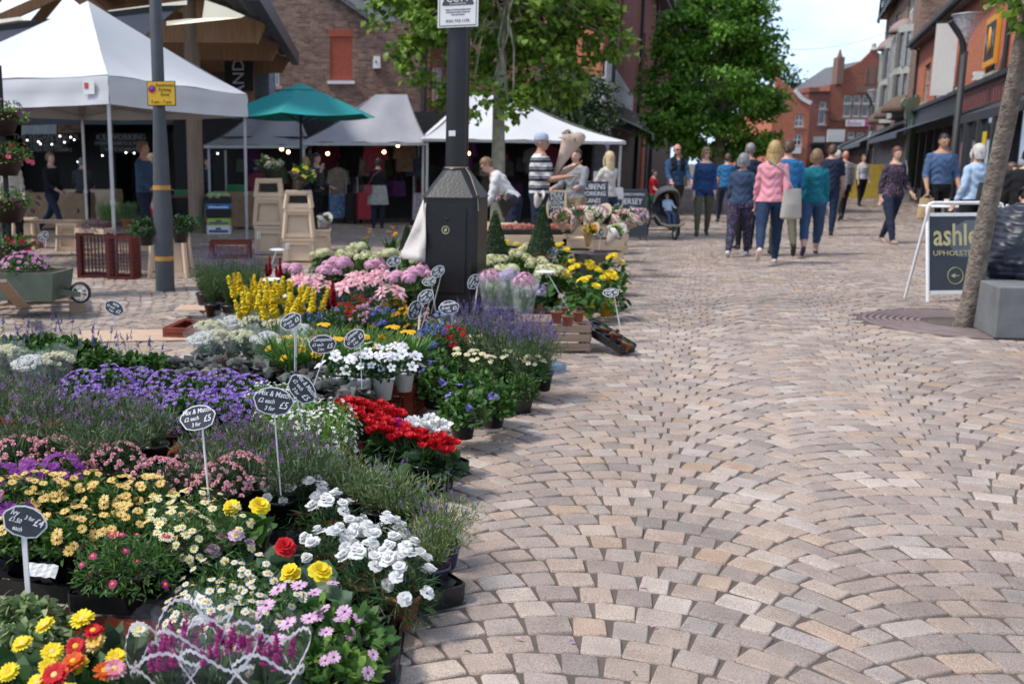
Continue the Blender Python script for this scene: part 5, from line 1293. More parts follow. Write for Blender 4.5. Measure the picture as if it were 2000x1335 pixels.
# ---------------------------------------------------------------- people
def ringloft(mb, rings, n=16, mat=0):
 V_ = []
 for cx, cy, z, rx, ry in rings:
  for k in range(n):
   a = 2 * math.pi * k / n; V_.append((cx + rx * math.cos(a), cy + ry * math.sin(a), z))
 m = len(rings)
 Fq = [(i * n + k, i * n + (k + 1) % n, (i + 1) * n + (k + 1) % n, (i + 1) * n + k) for i in range(m - 1) for k in range(n)]
 mb.add(V_, [list(f) for f in Fq] + [list(range(n))[::-1], [(m - 1) * n + k for k in range(n)]], mat)
SKIN = {'pale': (.55, .33, .25), 'tan': (.42, .23, .15), 'red': (.52, .26, .20)}
HAIR = {'blond': (.45, .30, .12), 'lblond': (.58, .46, .27), 'brown': (.09, .045, .025), 'dark': (.02, .014, .012), 'grey': (.22, .22, .23), 'auburn': (.14, .045, .03), 'white': (.55, .52, .48), 'mid': (.20, .12, .06)}
M_shoeblk = mat('black_leather', (.015, .014, .014), .45)
M_sunglass = mat('sunglass_lens', (.008, .008, .01), .1)
M_eye = mat('eye', (.05, .04, .035), .2); M_lip = mat('lip', (.38, .13, .11), .5)
def cloth(name, c, **k):
 k.setdefault('var', .10); k.setdefault('scale', 14); return mat('cloth_' + name, c, .88, bump=.35, bscale=22, spec=.2, **k)
def person(label, loc, head=0, H=1.72, female=False, w=1.0, lean=0, legs=(0, 0, 0, 0), arms=((5, 8, 12), (5, 8, 12)), top=None, bottom=None, shoe=None,
   skin='pale', hair='brown', style='short', sleeve=1.85, hem=.93, ankle=.10, glasses=False, turn=0, nod=0, seat=None, group=None, scale=1.0, loose=1.0, cap=None, collar=True, over=None):
 """one continuous body grown from tapered limbs; legs=(hipL,kneeL,hipR,kneeR) degrees, arms=(swing,out,elbow) for L,R"""
 s_ = H / 1.75
 root = empty('person', loc, head, label, 'person', group)
 mb = MB(); segs = []
 T0 = Matrix.Scale(s_, 4)
 hipz = .92
 drop = 0
 lo = Matrix.Translation((0, 0, hipz)) @ Matrix.Rotation(R(lean), 4, 'X') @ Matrix.Translation((0, 0, -hipz))
 hw = .095 if not female else .10
 def limb(M, pts, rad, lab, n=10):
  q = [M @ Vector(p) for p in pts]
  mb.M = None; mb.tube([T0 @ p for p in q], [r * s_ for r in rad], n)
  for p, r in ((q[0], rad[0]), (q[-1], rad[-1])): mb.ell(T0 @ p, r * s_ * .99, 8, 6)
  for i in range(len(q) - 1): segs.append((T0 @ q[i], T0 @ q[i + 1], (rad[i] + rad[i + 1]) / 2 * s_, lab, i))
 I4 = Matrix.Identity(4)
 foot_low = []
 legpts = []
 for side, (hip, knee) in ((-1, legs[:2]), (1, legs[2:])):
  hp = Vector((side * hw, 0, hipz - .02))
  d1 = Vector((side * .02, -math.sin(R(hip)), -math.cos(R(hip)))); kn = hp + d1 * .42
  a2 = hip - knee; d2 = Vector((-side * .01, -math.sin(R(a2)), -math.cos(R(a2)))); an = kn + d2 * .41
  legpts.append((hp, kn, an, a2))
 low = min(l[2].z - (.085 + .06 * max(0, math.sin(R(-l[3]))) ) for l in legpts) if seat is None else 0
 off = -low if seat is None else seat - hipz + .10
 OFF = Matrix.Translation((0, 0, off))
 wl = 1.0 * (w ** .6) * (1.08 if female else 1) * loose
 for (hp, kn, an, a2), side in zip(legpts, (-1, 1)):
  limb(OFF, [hp, hp.lerp(kn, .5), kn], [.092 * wl, .078 * wl, .058 * wl], 'leg')
  limb(OFF, [kn, kn.lerp(an, .35), an], [.056 * wl, .056 * wl, .040 * max(1, loose)], 'shin')
  pitch = R(a2) * (.9 if seat is None else 0)
  fm = Matrix.Translation(an) @ Matrix.Rotation(-pitch if a2 < 0 else -pitch * .3, 4, 'X')
  limb(OFF @ fm, [(0, .035, -.055), (side * .01, -.07, -.060), (side * .015, -.145, -.068)], [.036, .040, .030], 'foot')
  limb(OFF @ fm, [(0, .0, .0), (0, .02, -.05)], [.038, .036], 'foot')
 M1 = OFF @ lo
 if female: rg = [(.84, .14, .105), (.92, .172, .125), (1.0, .155, .115), (1.10, .135, .10), (1.22, .145, .115), (1.31, .155, .13), (1.40, .155, .10), (1.455, .105, .075), (1.49, .055, .055)]
 else: rg = [(.84, .13, .10), (.92, .16, .118), (1.02, .155, .115), (1.12, .155, .115), (1.24, .172, .125), (1.34, .185, .125), (1.42, .175, .10), (1.465, .115, .078), (1.50, .062, .062)]
 mb.M = T0 @ M1; ringloft(mb, [(0, -.012 if 1.15 < z < 1.36 else 0, z, rx * w, ry * w ** 1.3) for z, rx, ry in rg]); mb.M = None
 for z0, z1, r_ in ((.88, 1.0, .13), (1.0, 1.2, .13), (1.2, 1.44, .14)): segs.append((T0 @ (M1 @ Vector((0, 0, z0))), T0 @ (M1 @ Vector((0, 0, z1))), r_ * s_ * w, 'torso', 0))
 shx = (.142 if female else .168) * w ** .6
 hands = []
 for side, (sw, out, el) in zip((-1, 1), arms):
  sh = Vector((side * shx, 0, 1.385))
  ro = Matrix.Rotation(side * -R(out), 3, 'Y'); d1 = ro @ Vector((0, -math.sin(R(sw)), -math.cos(R(sw))))
  d2 = Matrix.Rotation(side * R(-out * .3 + (12 if el > 50 else 0)), 3, 'Y') @ Vector((0, -math.sin(R(sw + el)), -math.cos(R(sw + el))))
  e = sh + d1 * .29; wr = e + d2 * .25
  am = w ** .5 * loose * (.90 if female else 1)
  limb(M1, [sh, sh.lerp(e, .5), e], [.056 * am, .050 * am, .041 * am], 'upper')
  limb(M1, [e, e.lerp(wr, .4), wr], [.042 * am, .040 * am, .028 * max(am, 1)], 'fore')
  dn = d2.normalized(); sx = Vector((0, 1, 0)) if abs(dn.y) < .8 else Vector((1, 0, 0)); sx = (sx - dn * sx.dot(dn)).normalized(); nn = dn.cross(sx)
  pc_ = wr + dn * .055
  Mh = Matrix((sx, nn, dn)).transposed()
  mb.M = None
  mb.ell(T0 @ (M1 @ pc_), tuple(k * s_ for k in (.040, .017, .050)), 8, 6, M=(lo.to_3x3() @ Mh))
  for f, L_ in zip((-.030, -.010, .010, .030), (.060, .072, .068, .052)):
   b0 = wr + dn * .095 + sx * f; b1 = b0 + dn * L_ * .55 + nn * .008 * side; b2_ = b1 + dn * L_ * .3 + nn * .022 * side
   limb(M1, [b0 - dn * .02, b1, b2_], [.0095, .009, .0075], 'hand', 6)
  limb(M1, [wr + dn * .03 - sx * .03, wr + dn * .065 - sx * .058, wr + dn * .095 - sx * .062], [.012, .011, .009], 'hand', 6)
  segs.append((T0 @ (M1 @ wr), T0 @ (M1 @ (wr + dn * .1)), .03 * s_, 'hand', 0)); hands.append(T0 @ (M1 @ (wr + dn * .09)))
 limb(M1, [(0, .005, 1.44), (0, -.005, 1.54)], [.058, .052], 'neck')
 HM = T0 @ M1 @ Matrix.Translation((0, -.01, 1.535)) @ Matrix.Rotation(R(turn), 4, 'Z') @ Matrix.Rotation(R(nod), 4, 'X') @ Matrix.Translation((0, .0, .095))
 fe = .94 if female else 1
 hmb = mb; hmb.M = HM
 hmb.ell((0, .008, .02), (.074 * fe, .092, .098), 16, 12)
 ringloft(hmb, [(0, -.035, -.105, .022, .025), (0, -.03, -.095, .038 * fe, .045), (0, -.018, -.06, .056 * fe, .068), (0, -.006, -.015, .068 * fe, .084), (0, 0, .03, .068 * fe, .086)])
 hmb.ell((0, -.094, -.022), (.012, .018, .015), 8, 6); hmb.ell((0, -.086, .0), (.009, .012, .026), 8, 6)
 for q in (-1, 1):
  hmb.ell((q * .074 * fe, .012, -.008), (.010, .022, .032), 8, 6); hmb.ell((q * .03, -.078, .022), (.022, .012, .007), 8, 6)
 hmb.ell((0, -.082, -.058), (.024, .010, .009), 8, 6)
 mb.M = None
 segs.append((HM @ Vector((0, 0, -.09)), HM @ Vector((0, 0, .07)), .07 * s_, 'head', 0))
 raw = mb.build('body_raw', M_black)
 rm = raw.modifiers.new('r', 'REMESH'); rm.mode = 'VOXEL'; rm.voxel_size = .0125 * s_ if scale >= 1 else .012; rm.use_smooth_shade = True
 sm = raw.modifiers.new('s', 'SMOOTH'); sm.factor = .5; sm.iterations = 2
 dg = bpy.context.evaluated_depsgraph_get(); me = bpy.data.meshes.new_from_object(raw.evaluated_get(dg)); me.name = 'body'
 bpy.data.objects.remove(raw)
 me.materials.clear()
 skm = mat('skin_' + skin, SKIN[skin], .5, var=.06, scale=10)
 for m in (skm, top, bottom, shoe or M_shoeblk): me.materials.append(m)
 if over is not None: me.materials.append(over)
 n = len(me.polygons); fc = np.empty(n * 3); me.polygons.foreach_get('center', fc); fc = fc.reshape(-1, 3)
 best = np.full(n, 1e9); lab = np.zeros(n, int); par = np.zeros(n)
 names = ['leg', 'shin', 'foot', 'torso', 'upper', 'fore', 'hand', 'neck', 'head']
 for a, b_, r_, l, i in segs:
  a = np.array(a); b_ = np.array(b_); d = b_ - a; L2 = max(d @ d, 1e-9); t = np.clip(((fc - a) @ d) / L2, 0, 1)
  dist = np.linalg.norm(fc - (a + t[:, None] * d), axis=1) - r_
  m = dist < best; best[m] = dist[m]; lab[m] = names.index(l); par[m] = (t[m] + i) / 2
 Minv = np.array((T0 @ M1).inverted()); loc_ = fc @ Minv[:3, :3].T + Minv[:3, 3]; zt = loc_[:, 2]
 mi = np.zeros(n, np.int32)
 isn = lambda *q: np.isin(lab, [names.index(x) for x in q])
 mi[isn('torso') & (zt > hem)] = 1; mi[isn('torso') & (zt <= hem)] = 2
 mi[isn('torso', 'neck') & (zt > (1.47 if collar else 1.43) - .035 * (loc_[:, 1] < -.03))] = 0
 if collar: mi[isn('neck') & (zt < 1.485)] = 1
 mi[isn('upper')] = np.where(par[isn('upper')] < sleeve, 1, 0); mi[isn('fore')] = np.where(1 + par[isn('fore')] < sleeve, 1, 0)
 mi[isn('leg')] = 2; zw = fc[:, 2] / s_
 mi[isn('leg') & (zt > hem) ] = 1
 mi[isn('shin')] = 2
 ank = np.zeros(n, bool)
 sh_ = isn('shin'); ank[sh_] = par[sh_] > (1 - ankle * .5); mi[ank & (ankle > .12)] = 0
 mi[isn('foot')] = 3
 if over is not None:   # dark yoke / panel over the chest
  mi[isn('torso') & (zt > 1.22) & (abs(loc_[:, 0]) > .03)] = 4
 me.polygons.foreach_set('material_index', mi)
 nv = len(me.vertices); co = np.empty(nv * 3); me.vertices.foreach_get('co', co); co = co.reshape(-1, 3)
 no = np.empty(nv * 3); me.vertices.foreach_get('normal', no); no = no.reshape(-1, 3)
 cov = np.zeros(nv); lt = np.empty(len(me.loops), np.int32); me.loops.foreach_get('vertex_index', lt)
 ltot = np.empty(n, np.int32); me.polygons.foreach_get('loop_total', ltot); fm_ = np.repeat(mi, ltot)
 cov[lt[(fm_ == 1) | (fm_ == 4)]] = .009; cov[lt[fm_ == 2]] = np.maximum(cov[lt[fm_ == 2]], .005)
 ph = rr.uniform(0, 9)
 wr_ = np.sin(co[:, 2] * 52 + 3.0 * np.sin(co[:, 0] * 23 + ph) + ph) * np.sin(co[:, 0] * 19 + co[:, 1] * 31 + ph)
 co += no * (cov * (1 + .75 * wr_) * s_)[:, None]
 me.vertices.foreach_set('co', co.ravel()); me.update()
 bo = bpy.data.objects.new('body', me); COL.objects.link(bo); bo.parent = root
 if style != 'bald':
  hm = isl_hair(hair); hb = MB(); hb.M = HM
  lo_ = {'short': 0, 'crop': -.006, 'bob': .008, 'long': .008, 'curly': .014}[style]
  nn_, mm = 26, 16; V_ = []
  for i in range(mm + 1):
   t = math.pi * i / mm
   for k in range(nn_):
    a = 2 * math.pi * k / nn_
    v = Vector((math.sin(t) * math.cos(a), math.sin(t) * math.sin(a), -math.cos(t)))
    wob = 1 + .05 * math.sin(a * 7 + t * 5) + rr.uniform(-.02, .02)
    p = Vector((v.x * (.083 * fe + lo_) * wob, .014 + v.y * (.100 + lo_) * wob, .026 + v.z * (.104 + lo_)))
    front = v.y < .12; hl = .35 if v.y < -.45 else (-.15 if v.y < .12 else -.95)
    if style in ('bob', 'long', 'curly') and abs(v.x) > .55: hl = -.9 if v.y > -.35 else hl
    if v.z < hl: p = Vector((v.x * .05, v.y * .06 + .01, min(p.z, .02) * .6))
    V_.append(p)
  Fq = [(i * nn_ + k, i * nn_ + (k + 1) % nn_, (i + 1) * nn_ + (k + 1) % nn_, (i + 1) * nn_ + k) for i in range(mm) for k in range(nn_)]
  hb.add(V_, np.array(Fq), 0, True)
  if style in ('bob', 'long', 'curly'):
   zl = {'bob': -.10, 'long': -.21, 'curly': -.09}[style]
   rg = []
   for q in range(9):
    t = q / 8; z = .05 + (zl - .05) * t; rg.append((0, .035 + .02 * t, z, (.088 * fe + .012 * math.sin(t * 3) - .012 * t * t + (.014 if style == 'curly' else 0)), .060 + .01 * math.sin(t * 3)))
   ringloft(hb, rg, 20)
   for q in (-1, 1):
    hb.tube([(q * .070, -.03, .05), (q * .083, -.032, -.02), (q * .080, -.028, zl * .8)], [.018, .022, .014], 8)
  k = 260; a = rng.uniform(0, 2 * np.pi, k); t = np.arccos(rng.uniform(-.2, 1, k)); v = np.stack([np.cos(a) * np.sin(t), np.sin(a) * np.sin(t), np.cos(t)], 1)
  v = v[~((v[:, 1] < -.3) & (v[:, 2] < .45))]
  P = v * np.array([.082 * fe + lo_, .098 + lo_, .102 + lo_]) + np.array([0, .014, .026]); D = np.stack([v[:, 0] * .25, v[:, 1] * .25 + .1, -np.ones(len(v)) * (1.1 if style != 'crop' else .4)], 1)
  hb.leaves(P, D, v, .05 if style != 'crop' else .015, .012, 0, droop=-.05)
  hb.build('hair', hm, root)
 for q in (-1, 1):
  if glasses: continue
  e = MB(); e.M = HM; e.ell((q * .029, -.0825, .004), (.011, .006, .006), 8, 6); e.build('eye', M_eye, root)
 e = MB(); e.M = HM; e.ell((0, -.0905, -.056), (.021, .004, .006), 8, 6); e.build('mouth', M_lip, root)
 if glasses:
  e = MB(); e.M = HM
  for q in (-1, 1): e.ell((q * .032, -.091, .006), (.027, .008, .019), 12, 8)
  e.box((0, -.094, .012), (.14, .006, .006)); e.tube([(-.07, -.09, .012), (-.079, .0, .006)], .003, 4); e.tube([(.07, -.09, .012), (.079, .0, .006)], .003, 4)
  e.build('sunglasses', M_sunglass, root)
 if cap is not None:
  e = MB(); e.M = HM; e.lathe([(.087, .03), (.088, .06), (.078, .10), (.05, .125), (0, .135)], 18, (0, .012, 0), sy=1.12)
  e.add([(-.06, -.08, .04), (.06, -.08, .04), (.05, -.155, .022), (-.05, -.155, .022), (-.06, -.08, .046), (.06, -.08, .046), (.05, -.155, .027), (-.05, -.155, .027)], [(0, 1, 2, 3), (7, 6, 5, 4), (0, 3, 7, 4), (1, 5, 6, 2), (2, 6, 7, 3)]); e.build('cap', cap, root)
 root.scale = (scale,) * 3
 return root, [Matrix.Translation(root.location) @ Matrix.Rotation(head, 4, 'Z') @ (h_ * scale) for h_ in hands], (Matrix.Translation(root.location) @ Matrix.Rotation(head, 4, 'Z') @ T0 @ M1)
def isl_hair(h_):
 c = HAIR[h_]; nm = 'hair_' + h_
 if nm in MATS: return MATS[nm]
 m, nt, b = newmat(nm); tc = N(nt, 'ShaderNodeTexCoord'); mp = N(nt, 'ShaderNodeMapping'); mp.inputs['Scale'].default_value = (120, 120, 14)
 nz = N(nt, 'ShaderNodeTexNoise'); nz.inputs['Scale'].default_value = 1; nz.inputs['Detail'].default_value = 3
 nt.links.new(tc.outputs['Object'], mp.inputs[0]); nt.links.new(mp.outputs[0], nz.inputs['Vector'])
 r = ramp(nt, [(.3, [x * .5 for x in c]), (.7, [min(1, x * 1.35) for x in c])]); nt.links.new(nz.outputs['Fac'], r.inputs['Fac']); nt.links.new(r.outputs['Color'], b.inputs['Base Color']); b.inputs['Roughness'].default_value = .5
 MATS[nm] = m; return m
c_navy = cloth('navy', (.022, .03, .055)); c_black = cloth('black', (.014, .014, .016)); c_jean = cloth('denim', (.022, .04, .085)); c_jeanb = cloth('blue_denim', (.04, .08, .16))
c_pink = cloth('pink', (.66, .28, .34)); c_teal = cloth('teal', (.012, .14, .19)); c_blue = cloth('blue', (.03, .15, .33)); c_sweater = cloth('mid_blue', (.07, .12, .22)); c_royal = cloth('royal_blue', (.018, .05, .14))
c_grey = cloth('grey', (.24, .245, .26)); c_lgrey = cloth('light_grey', (.50, .50, .52)); c_white = cloth('white', (.66, .66, .66)); c_lblue = cloth('light_blue', (.40, .52, .68)); c_red = cloth('red', (.42, .015, .025)); c_green = cloth('green', (.02, .14, .05))
c_cream = cloth('cream', (.55, .52, .47)); c_olive = cloth('olive', (.10, .10, .07)); c_brownT = cloth('dark_brown', (.04, .03, .025)); c_khaki = cloth('khaki', (.30, .22, .13)); c_blush = cloth('blush', (.5, .38, .33))
c_floral = floral('plum_floral', (.035, .022, .04), [(.16, .05, .09), (.10, .09, .12), (.05, .03, .07), (.22, .15, .17)], 34)
c_floral2 = floral('navy_floral', (.02, .025, .05), [(.25, .06, .10), (.04, .05, .09), (.10, .06, .20), (.12, .12, .15)], 30)
c_pattern = floral('grey_pattern', (.33, .33, .31), [(.12, .12, .12), (.5, .5, .48)], 40)
c_stripe = stripes('striped_knit', [(0, (.60, .60, .60)), (.30, (.02, .022, .035)), (.62, (.25, .27, .30)), (.74, (.02, .022, .035)), (.86, (.60, .60, .60))], 8.0)
c_cap = cloth('pale_blue', (.38, .43, .54)); s_white = mat('white_trainer', (.62, .62, .62), .5); s_coral = mat('coral_trainer', (.66, .50, .45), .5); s_nred = mat('navy_red_trainer', (.06, .03, .08), .5); s_tan = mat('tan_shoe', (.36, .25, .18), .5)
awayL = R(180 - 14); away = R(180 - 24)      # facing up the street
W1 = (24, 8, -22, 18); W2 = (-20, 28, 22, 6); S1 = (2, 2, -3, 2)
A_d = (0, 6, 14)
def gp(u, v): return G(u, v)
def hp_(u, Y): q = at(u, 400, Y); return Vector((q.x, Y, 0))
person('woman with long blond hair and sunglasses behind the petunia tower, leftmost in the photo', hp_(22, 15.2), R(25), 1.60, True, top=c_cream, bottom=c_black, hair='lblond', style='long', glasses=True, arms=((10, 8, 40), (10, 8, 40)))
person('young man in black jacket and dark jeans striding past the hessian stall', gp(106, 462), R(70), 1.66, top=c_black, bottom=c_navy, hair='mid', legs=(28, 10, -22, 22), arms=((15, 10, 50), (-5, 10, 60)), shoe=mat('grey_trainer', (.2, .2, .22)), turn=-10)
person('man in dark grey top seen from behind at the plank counter', hp_(163, 21.2), R(190), 1.50, top=cloth('charcoal', (.05, .055, .06)), bottom=c_black, hair='grey', style='crop', legs=S1, arms=((25, 8, 50), (25, 8, 50)))
person('ginger-haired man in blue hooded top and dark jeans walking right, left of the banded pole', hp_(283, 16.6), R(75), 1.76, top=cloth('slate_blue', (.05, .085, .15)), bottom=c_navy, hair='mid', skin='red', legs=(14, 4, -12, 14), arms=((10, 6, 50), (12, 6, 55)))
person('woman with long blond hair and red dress walking behind the blue hooded man', hp_(299, 17.6), R(70), 1.60, True, top=c_red, bottom=c_red, hair='lblond', style='long', legs=W1, sleeve=.4)
person('stallholder in navy top standing right of the thick timber post', hp_(409, 23.5), R(-60), 1.52, top=c_navy, bottom=c_black, hair='dark', arms=((20, 8, 50), (20, 8, 50)))
person('blond woman in black jacket turned away beside the eating man', hp_(597, 19.6), R(150), 1.50, True, top=c_black, bottom=c_black, hair='blond', style='bob', arms=((20, 8, 60), (10, 8, 50)))
person('dark-haired man lifting food to his mouth in front of the clothes stall', hp_(618, 19.9), R(60), 1.58, top=cloth('charcoal', (.05, .055, .06)), bottom=c_black, hair='dark', arms=((40, 10, 118), (10, 6, 60)))
person('woman in black cardigan, patterned tunic and jeans, back turned at the bag stall', gp(738, 446), R(185), 1.50, True, w=1.22, top=c_black, bottom=c_navy, hair='dark', style='short', hem=1.10, arms=((35, 10, 70), (25, 10, 50)), nod=-12)
pw = gp(738, 446)
mb = MB(); ringloft(mb, [(0, 0, .52, .235, .20), (0, 0, .60, .225, .19), (0, 0, .78, .205, .165), (0, 0, .93, .175, .145)], 24); o = mb.build('tunic', c_pattern, [x for x in bpy.data.objects if x.name.startswith('person') and 'tunic' in x.get('label', '')][0]);
def bag(loc, rz, w, h_, d, m, lab, strap=None, name='shoulder_bag', band=None, cat='bag', slouch=.9):
 """loc = world position of the bag's bottom centre; strap = list of world points"""
 o = empty(name, loc, rz, lab, cat)
 mb = MB(); ringloft(mb, [(0, 0, 0, w * .42, d * .35), (0, 0, h_ * .06, w * .5, d * .5), (0, 0, h_ * .5, w * .5 * slouch, d * .5), (0, 0, h_ * .95, w * .46 * slouch, d * .25), (0, 0, h_, w * .45 * slouch, d * .2)], 18); mb.build('body', m, o)
 if strap:
  iv = (Matrix.Translation(loc) @ Matrix.Rotation(rz, 4, 'Z')).inverted()
  mb = MB(); mb.tube([iv @ Vector(p) for p in strap], .011, 6); mb.build('strap', band or m, o)
 return o
M_redleather = mat('red_leather', (.22, .02, .03), .5)
bag(pw + Vector((-.20, -.10, .74)), .2, .26, .2, .1, M_redleather, 'small red leather shoulder bag at the hip of the woman in the patterned tunic', [pw + Vector((-.22, -.12, .92)), pw + Vector((-.10, -.16, 1.15)), pw + Vector((.06, -.08, 1.26))])
P10, h10, M10 = person('man in striped polo shirt and pale blue cap holding up a paper-wrapped bouquet', hp_(1052, 14.0), R(72), 1.80, w=1.08, top=c_stripe, bottom=cloth('dark_navy', (.02, .026, .05)), hair='grey', style='crop', sleeve=1.0, arms=((30, 6, 70), (42, 10, 78)), cap=c_cap, skin='tan', hem=.96, nod=4)
person('short-haired woman in white top bending down behind the striped man', hp_(1004, 14.6), R(-100), 1.62, True, lean=38, top=c_white, bottom=c_navy, hair='mid', style='short', glasses=True, legs=(10, 4, 0, 2), arms=((50, 8, 20), (50, 8, 20)), loose=1.25)
person('man in grey hooded top and khaki trousers mostly hidden behind the paper bouquet', hp_(1122, 15.6), R(-40), 1.62, top=c_grey, bottom=c_khaki, hair='brown', arms=((25, 8, 60), (25, 8, 60)), loose=1.15)
P13 = person('blond woman in cream jumper with a thin dark strap, between the chalkboards', hp_(1186, 17.0), R(205), 1.58, True, top=c_cream, bottom=c_jean, hair='lblond', style='long', arms=((30, 10, 60), (30, 10, 70)), loose=1.12)
q = hp_(1186, 17.0)
bag(q + Vector((.20, .10, .80)), .3, .22, .2, .1, M_white, 'small white carrier bag in the hands of the blond woman in cream', None, 'carrier_bag')
person('child in red T-shirt and green shorts stepping behind the tall grey chalkboard', gp(1272, 432), R(60), 1.28, top=c_red, bottom=c_green, hair='dark', sleeve=.7, hem=.93, ankle=.9, legs=(25, 10, -25, 30), arms=((20, 8, 40), (-15, 8, 30)))
P15, h15, _ = person('bald man in sunglasses and blue jacket with black chest pushing the pushchair', gp(1314, 448), R(4), 1.84, w=1.02, top=cloth('jacket_blue', (.035, .075, .15)), bottom=c_brownT, style='bald', glasses=True, skin='red', arms=((24, 8, 38), (24, 8, 38)), legs=W1, over=c_black)
person('woman in long royal blue top and olive trousers walking beside the pushchair', gp(1370, 460), R(-14), 1.70, True, top=c_royal, bottom=c_olive, hair='mid', style='bob', glasses=True, legs=(10, 4, -8, 12), hem=.80, arms=((0, 8, 12), (5, 8, 14)), turn=18, w=1.05)
person('man in bright blue T-shirt walking away under the big tree', hp_(1416, 24), R(170), 1.66, top=c_blue, bottom=c_navy, hair='brown', sleeve=.7, legs=W2)
person('grey-haired woman in denim jacket and floral trousers walking away with white shoes', gp(1440, 500), R(150), 1.56, True, w=1.08, top=cloth('denim_jacket', (.04, .065, .12)), bottom=c_floral2, hair='grey', style='curly', shoe=s_white, legs=(20, 6, -14, 14), loose=1.15)
person('balding man in dark top partly hidden behind the grey-haired woman', hp_(1458, 16.6), R(180), 1.72, top=c_navy, bottom=c_black, style='crop', hair='grey', skin='red')
P19 = person('woman with long blond hair in pink jumper and dark jeans walking away, nearest walker', gp(1497, 515), R(158), 1.72, True, w=1.03, top=c_pink, bottom=c_jean, hair='blond', style='long', shoe=s_coral, legs=(16, 4, -26, 24), arms=((-12, 10, 16), (8, 10, 20)), hem=.90, loose=1.05)
q = gp(1497, 515); M_putty = mat('putty_leather', (.42, .38, .33), .5, var=.06)
bag(q + Vector((.24, -.12, .64)), .25, .34, .42, .13, M_putty, 'large putty-coloured slouchy shoulder bag on the woman in pink', [q + Vector((.24, -.14, 1.04)), q + Vector((.10, -.15, 1.30)), q + Vector((-.12, -.08, 1.46))])
person('tall man in bright blue sweatshirt behind the woman in pink', hp_(1532, 15.4), R(165), 1.78, w=1.05, top=c_blue, bottom=c_olive, hair='brown', legs=W2, arms=((10, 8, 30), (5, 8, 14)))
P21 = person('woman in quilted teal jacket with bob hair and rolled jeans walking away', gp(1580, 497), R(158), 1.64, True, w=1.06, top=c_teal, bottom=c_jeanb, hair='mid', style='curly', shoe=s_nred, legs=(22, 6, -20, 20), ankle=.42, hem=.90, loose=1.12)
person('man in navy T-shirt and jeans walking away beside the teal jacket', gp(1612, 460), R(165), 1.74, w=1.12, top=c_navy, bottom=c_jean, hair='brown', sleeve=.8, legs=S1, shoe=c_brownT, arms=((5, 10, 14), (5, 10, 20)))
person('bald man in grey jumper and black trousers in the middle of the street', gp(1641, 430), R(168), 1.74, top=c_grey, bottom=c_black, style='bald', skin='red', legs=W1)
person('elderly man in white shirt just left of the bald grey-jumper man', hp_(1628, 22.0), R(170), 1.72, top=c_lgrey, bottom=c_grey, style='crop', hair='white', legs=W1)
person('short-haired woman in pale grey jacket walking toward the camera down the street', gp(1679, 402), R(4), 1.66, True, top=c_lgrey, bottom=c_black, hair='mid', style='short', legs=(12, 4, -10, 12), over=None)
P25 = person('auburn-haired woman in plum patterned blouse and jeans walking toward the camera', gp(1734, 474), R(8), 1.72, True, w=1.10, top=c_floral, bottom=c_navy, hair='auburn', style='short', shoe=s_tan, legs=(20, 4, -16, 14), arms=((-10, 10, 16), (12, 10, 30)), hem=.86, nod=8, loose=1.06)
P26, h26, _ = person('dark-haired man in mid blue quarter-zip sweater and black trousers, head bowed', gp(1822, 476), R(-6), 1.92, w=1.04, top=c_sweater, bottom=c_black, hair='dark', style='crop', sleeve=1.35, skin='tan', legs=(16, 4, -12, 12), arms=((6, 12, 26), (6, 12, 26)), nod=16, hem=.96)
M_kraft = mat('kraft_paper', (.46, .32, .18), .85, var=.08, bump=.3, bscale=30)
M_tote = mat('canvas_tote', (.45, .42, .36), .85)
q = gp(1734, 474); bag(q + Vector((.22, .02, .72)), .2, .26, .34, .12, M_tote, 'pale canvas tote bag on the shoulder of the woman in the plum blouse', [q + Vector((.22, -.02, 1.05)), q + Vector((.19, -.06, 1.30)), q + Vector((.17, -.02, 1.46))])
q = h26[0].translation if hasattr(h26[0], 'translation') else Vector(h26[0]);
bag(Vector((q[0], q[1], q[2] - .44)), .1, .32, .36, .15, M_kraft, 'brown paper carrier bag in the hand of the man in the blue sweater', [Vector((q[0] - .1, q[1], q[2] - .1)), Vector((q[0], q[1], q[2])), Vector((q[0] + .1, q[1], q[2] - .1))], 'paper_bag')
P27 = person('blond woman in light blue top with a large black shoulder bag, seen from behind', hp_(1900, 14.5), R(190), 1.66, True, top=c_lblue, bottom=c_black, hair='white', style='bob', arms=((-4, 10, 20), (-4, 14, 30)), loose=1.08)
q = hp_(1900, 14.5); bag(q + Vector((.10, -.16, .86)), .05, .36, .28, .12, mat('black_nylon', (.02, .02, .022), .5), 'large black shoulder bag on the back of the woman in light blue', [q + Vector((.06, -.2, 1.12)), q + Vector((.14, -.14, 1.3)), q + Vector((.14, -.04, 1.42))])
person('small girl in white top beyond the leaning tree, near the cafe tables', hp_(1968, 13.5), R(20), 1.40, True, top=c_white, bottom=c_black, hair='brown', style='bob', arms=((10, 8, 30), (10, 8, 30)))
person('person in black top standing at the right edge of the photo behind the puffer jacket', hp_(2000, 12.0), R(150), 1.58, top=c_black, bottom=c_black, hair='dark', style='short', loose=1.2, w=1.1)
c_puff = None
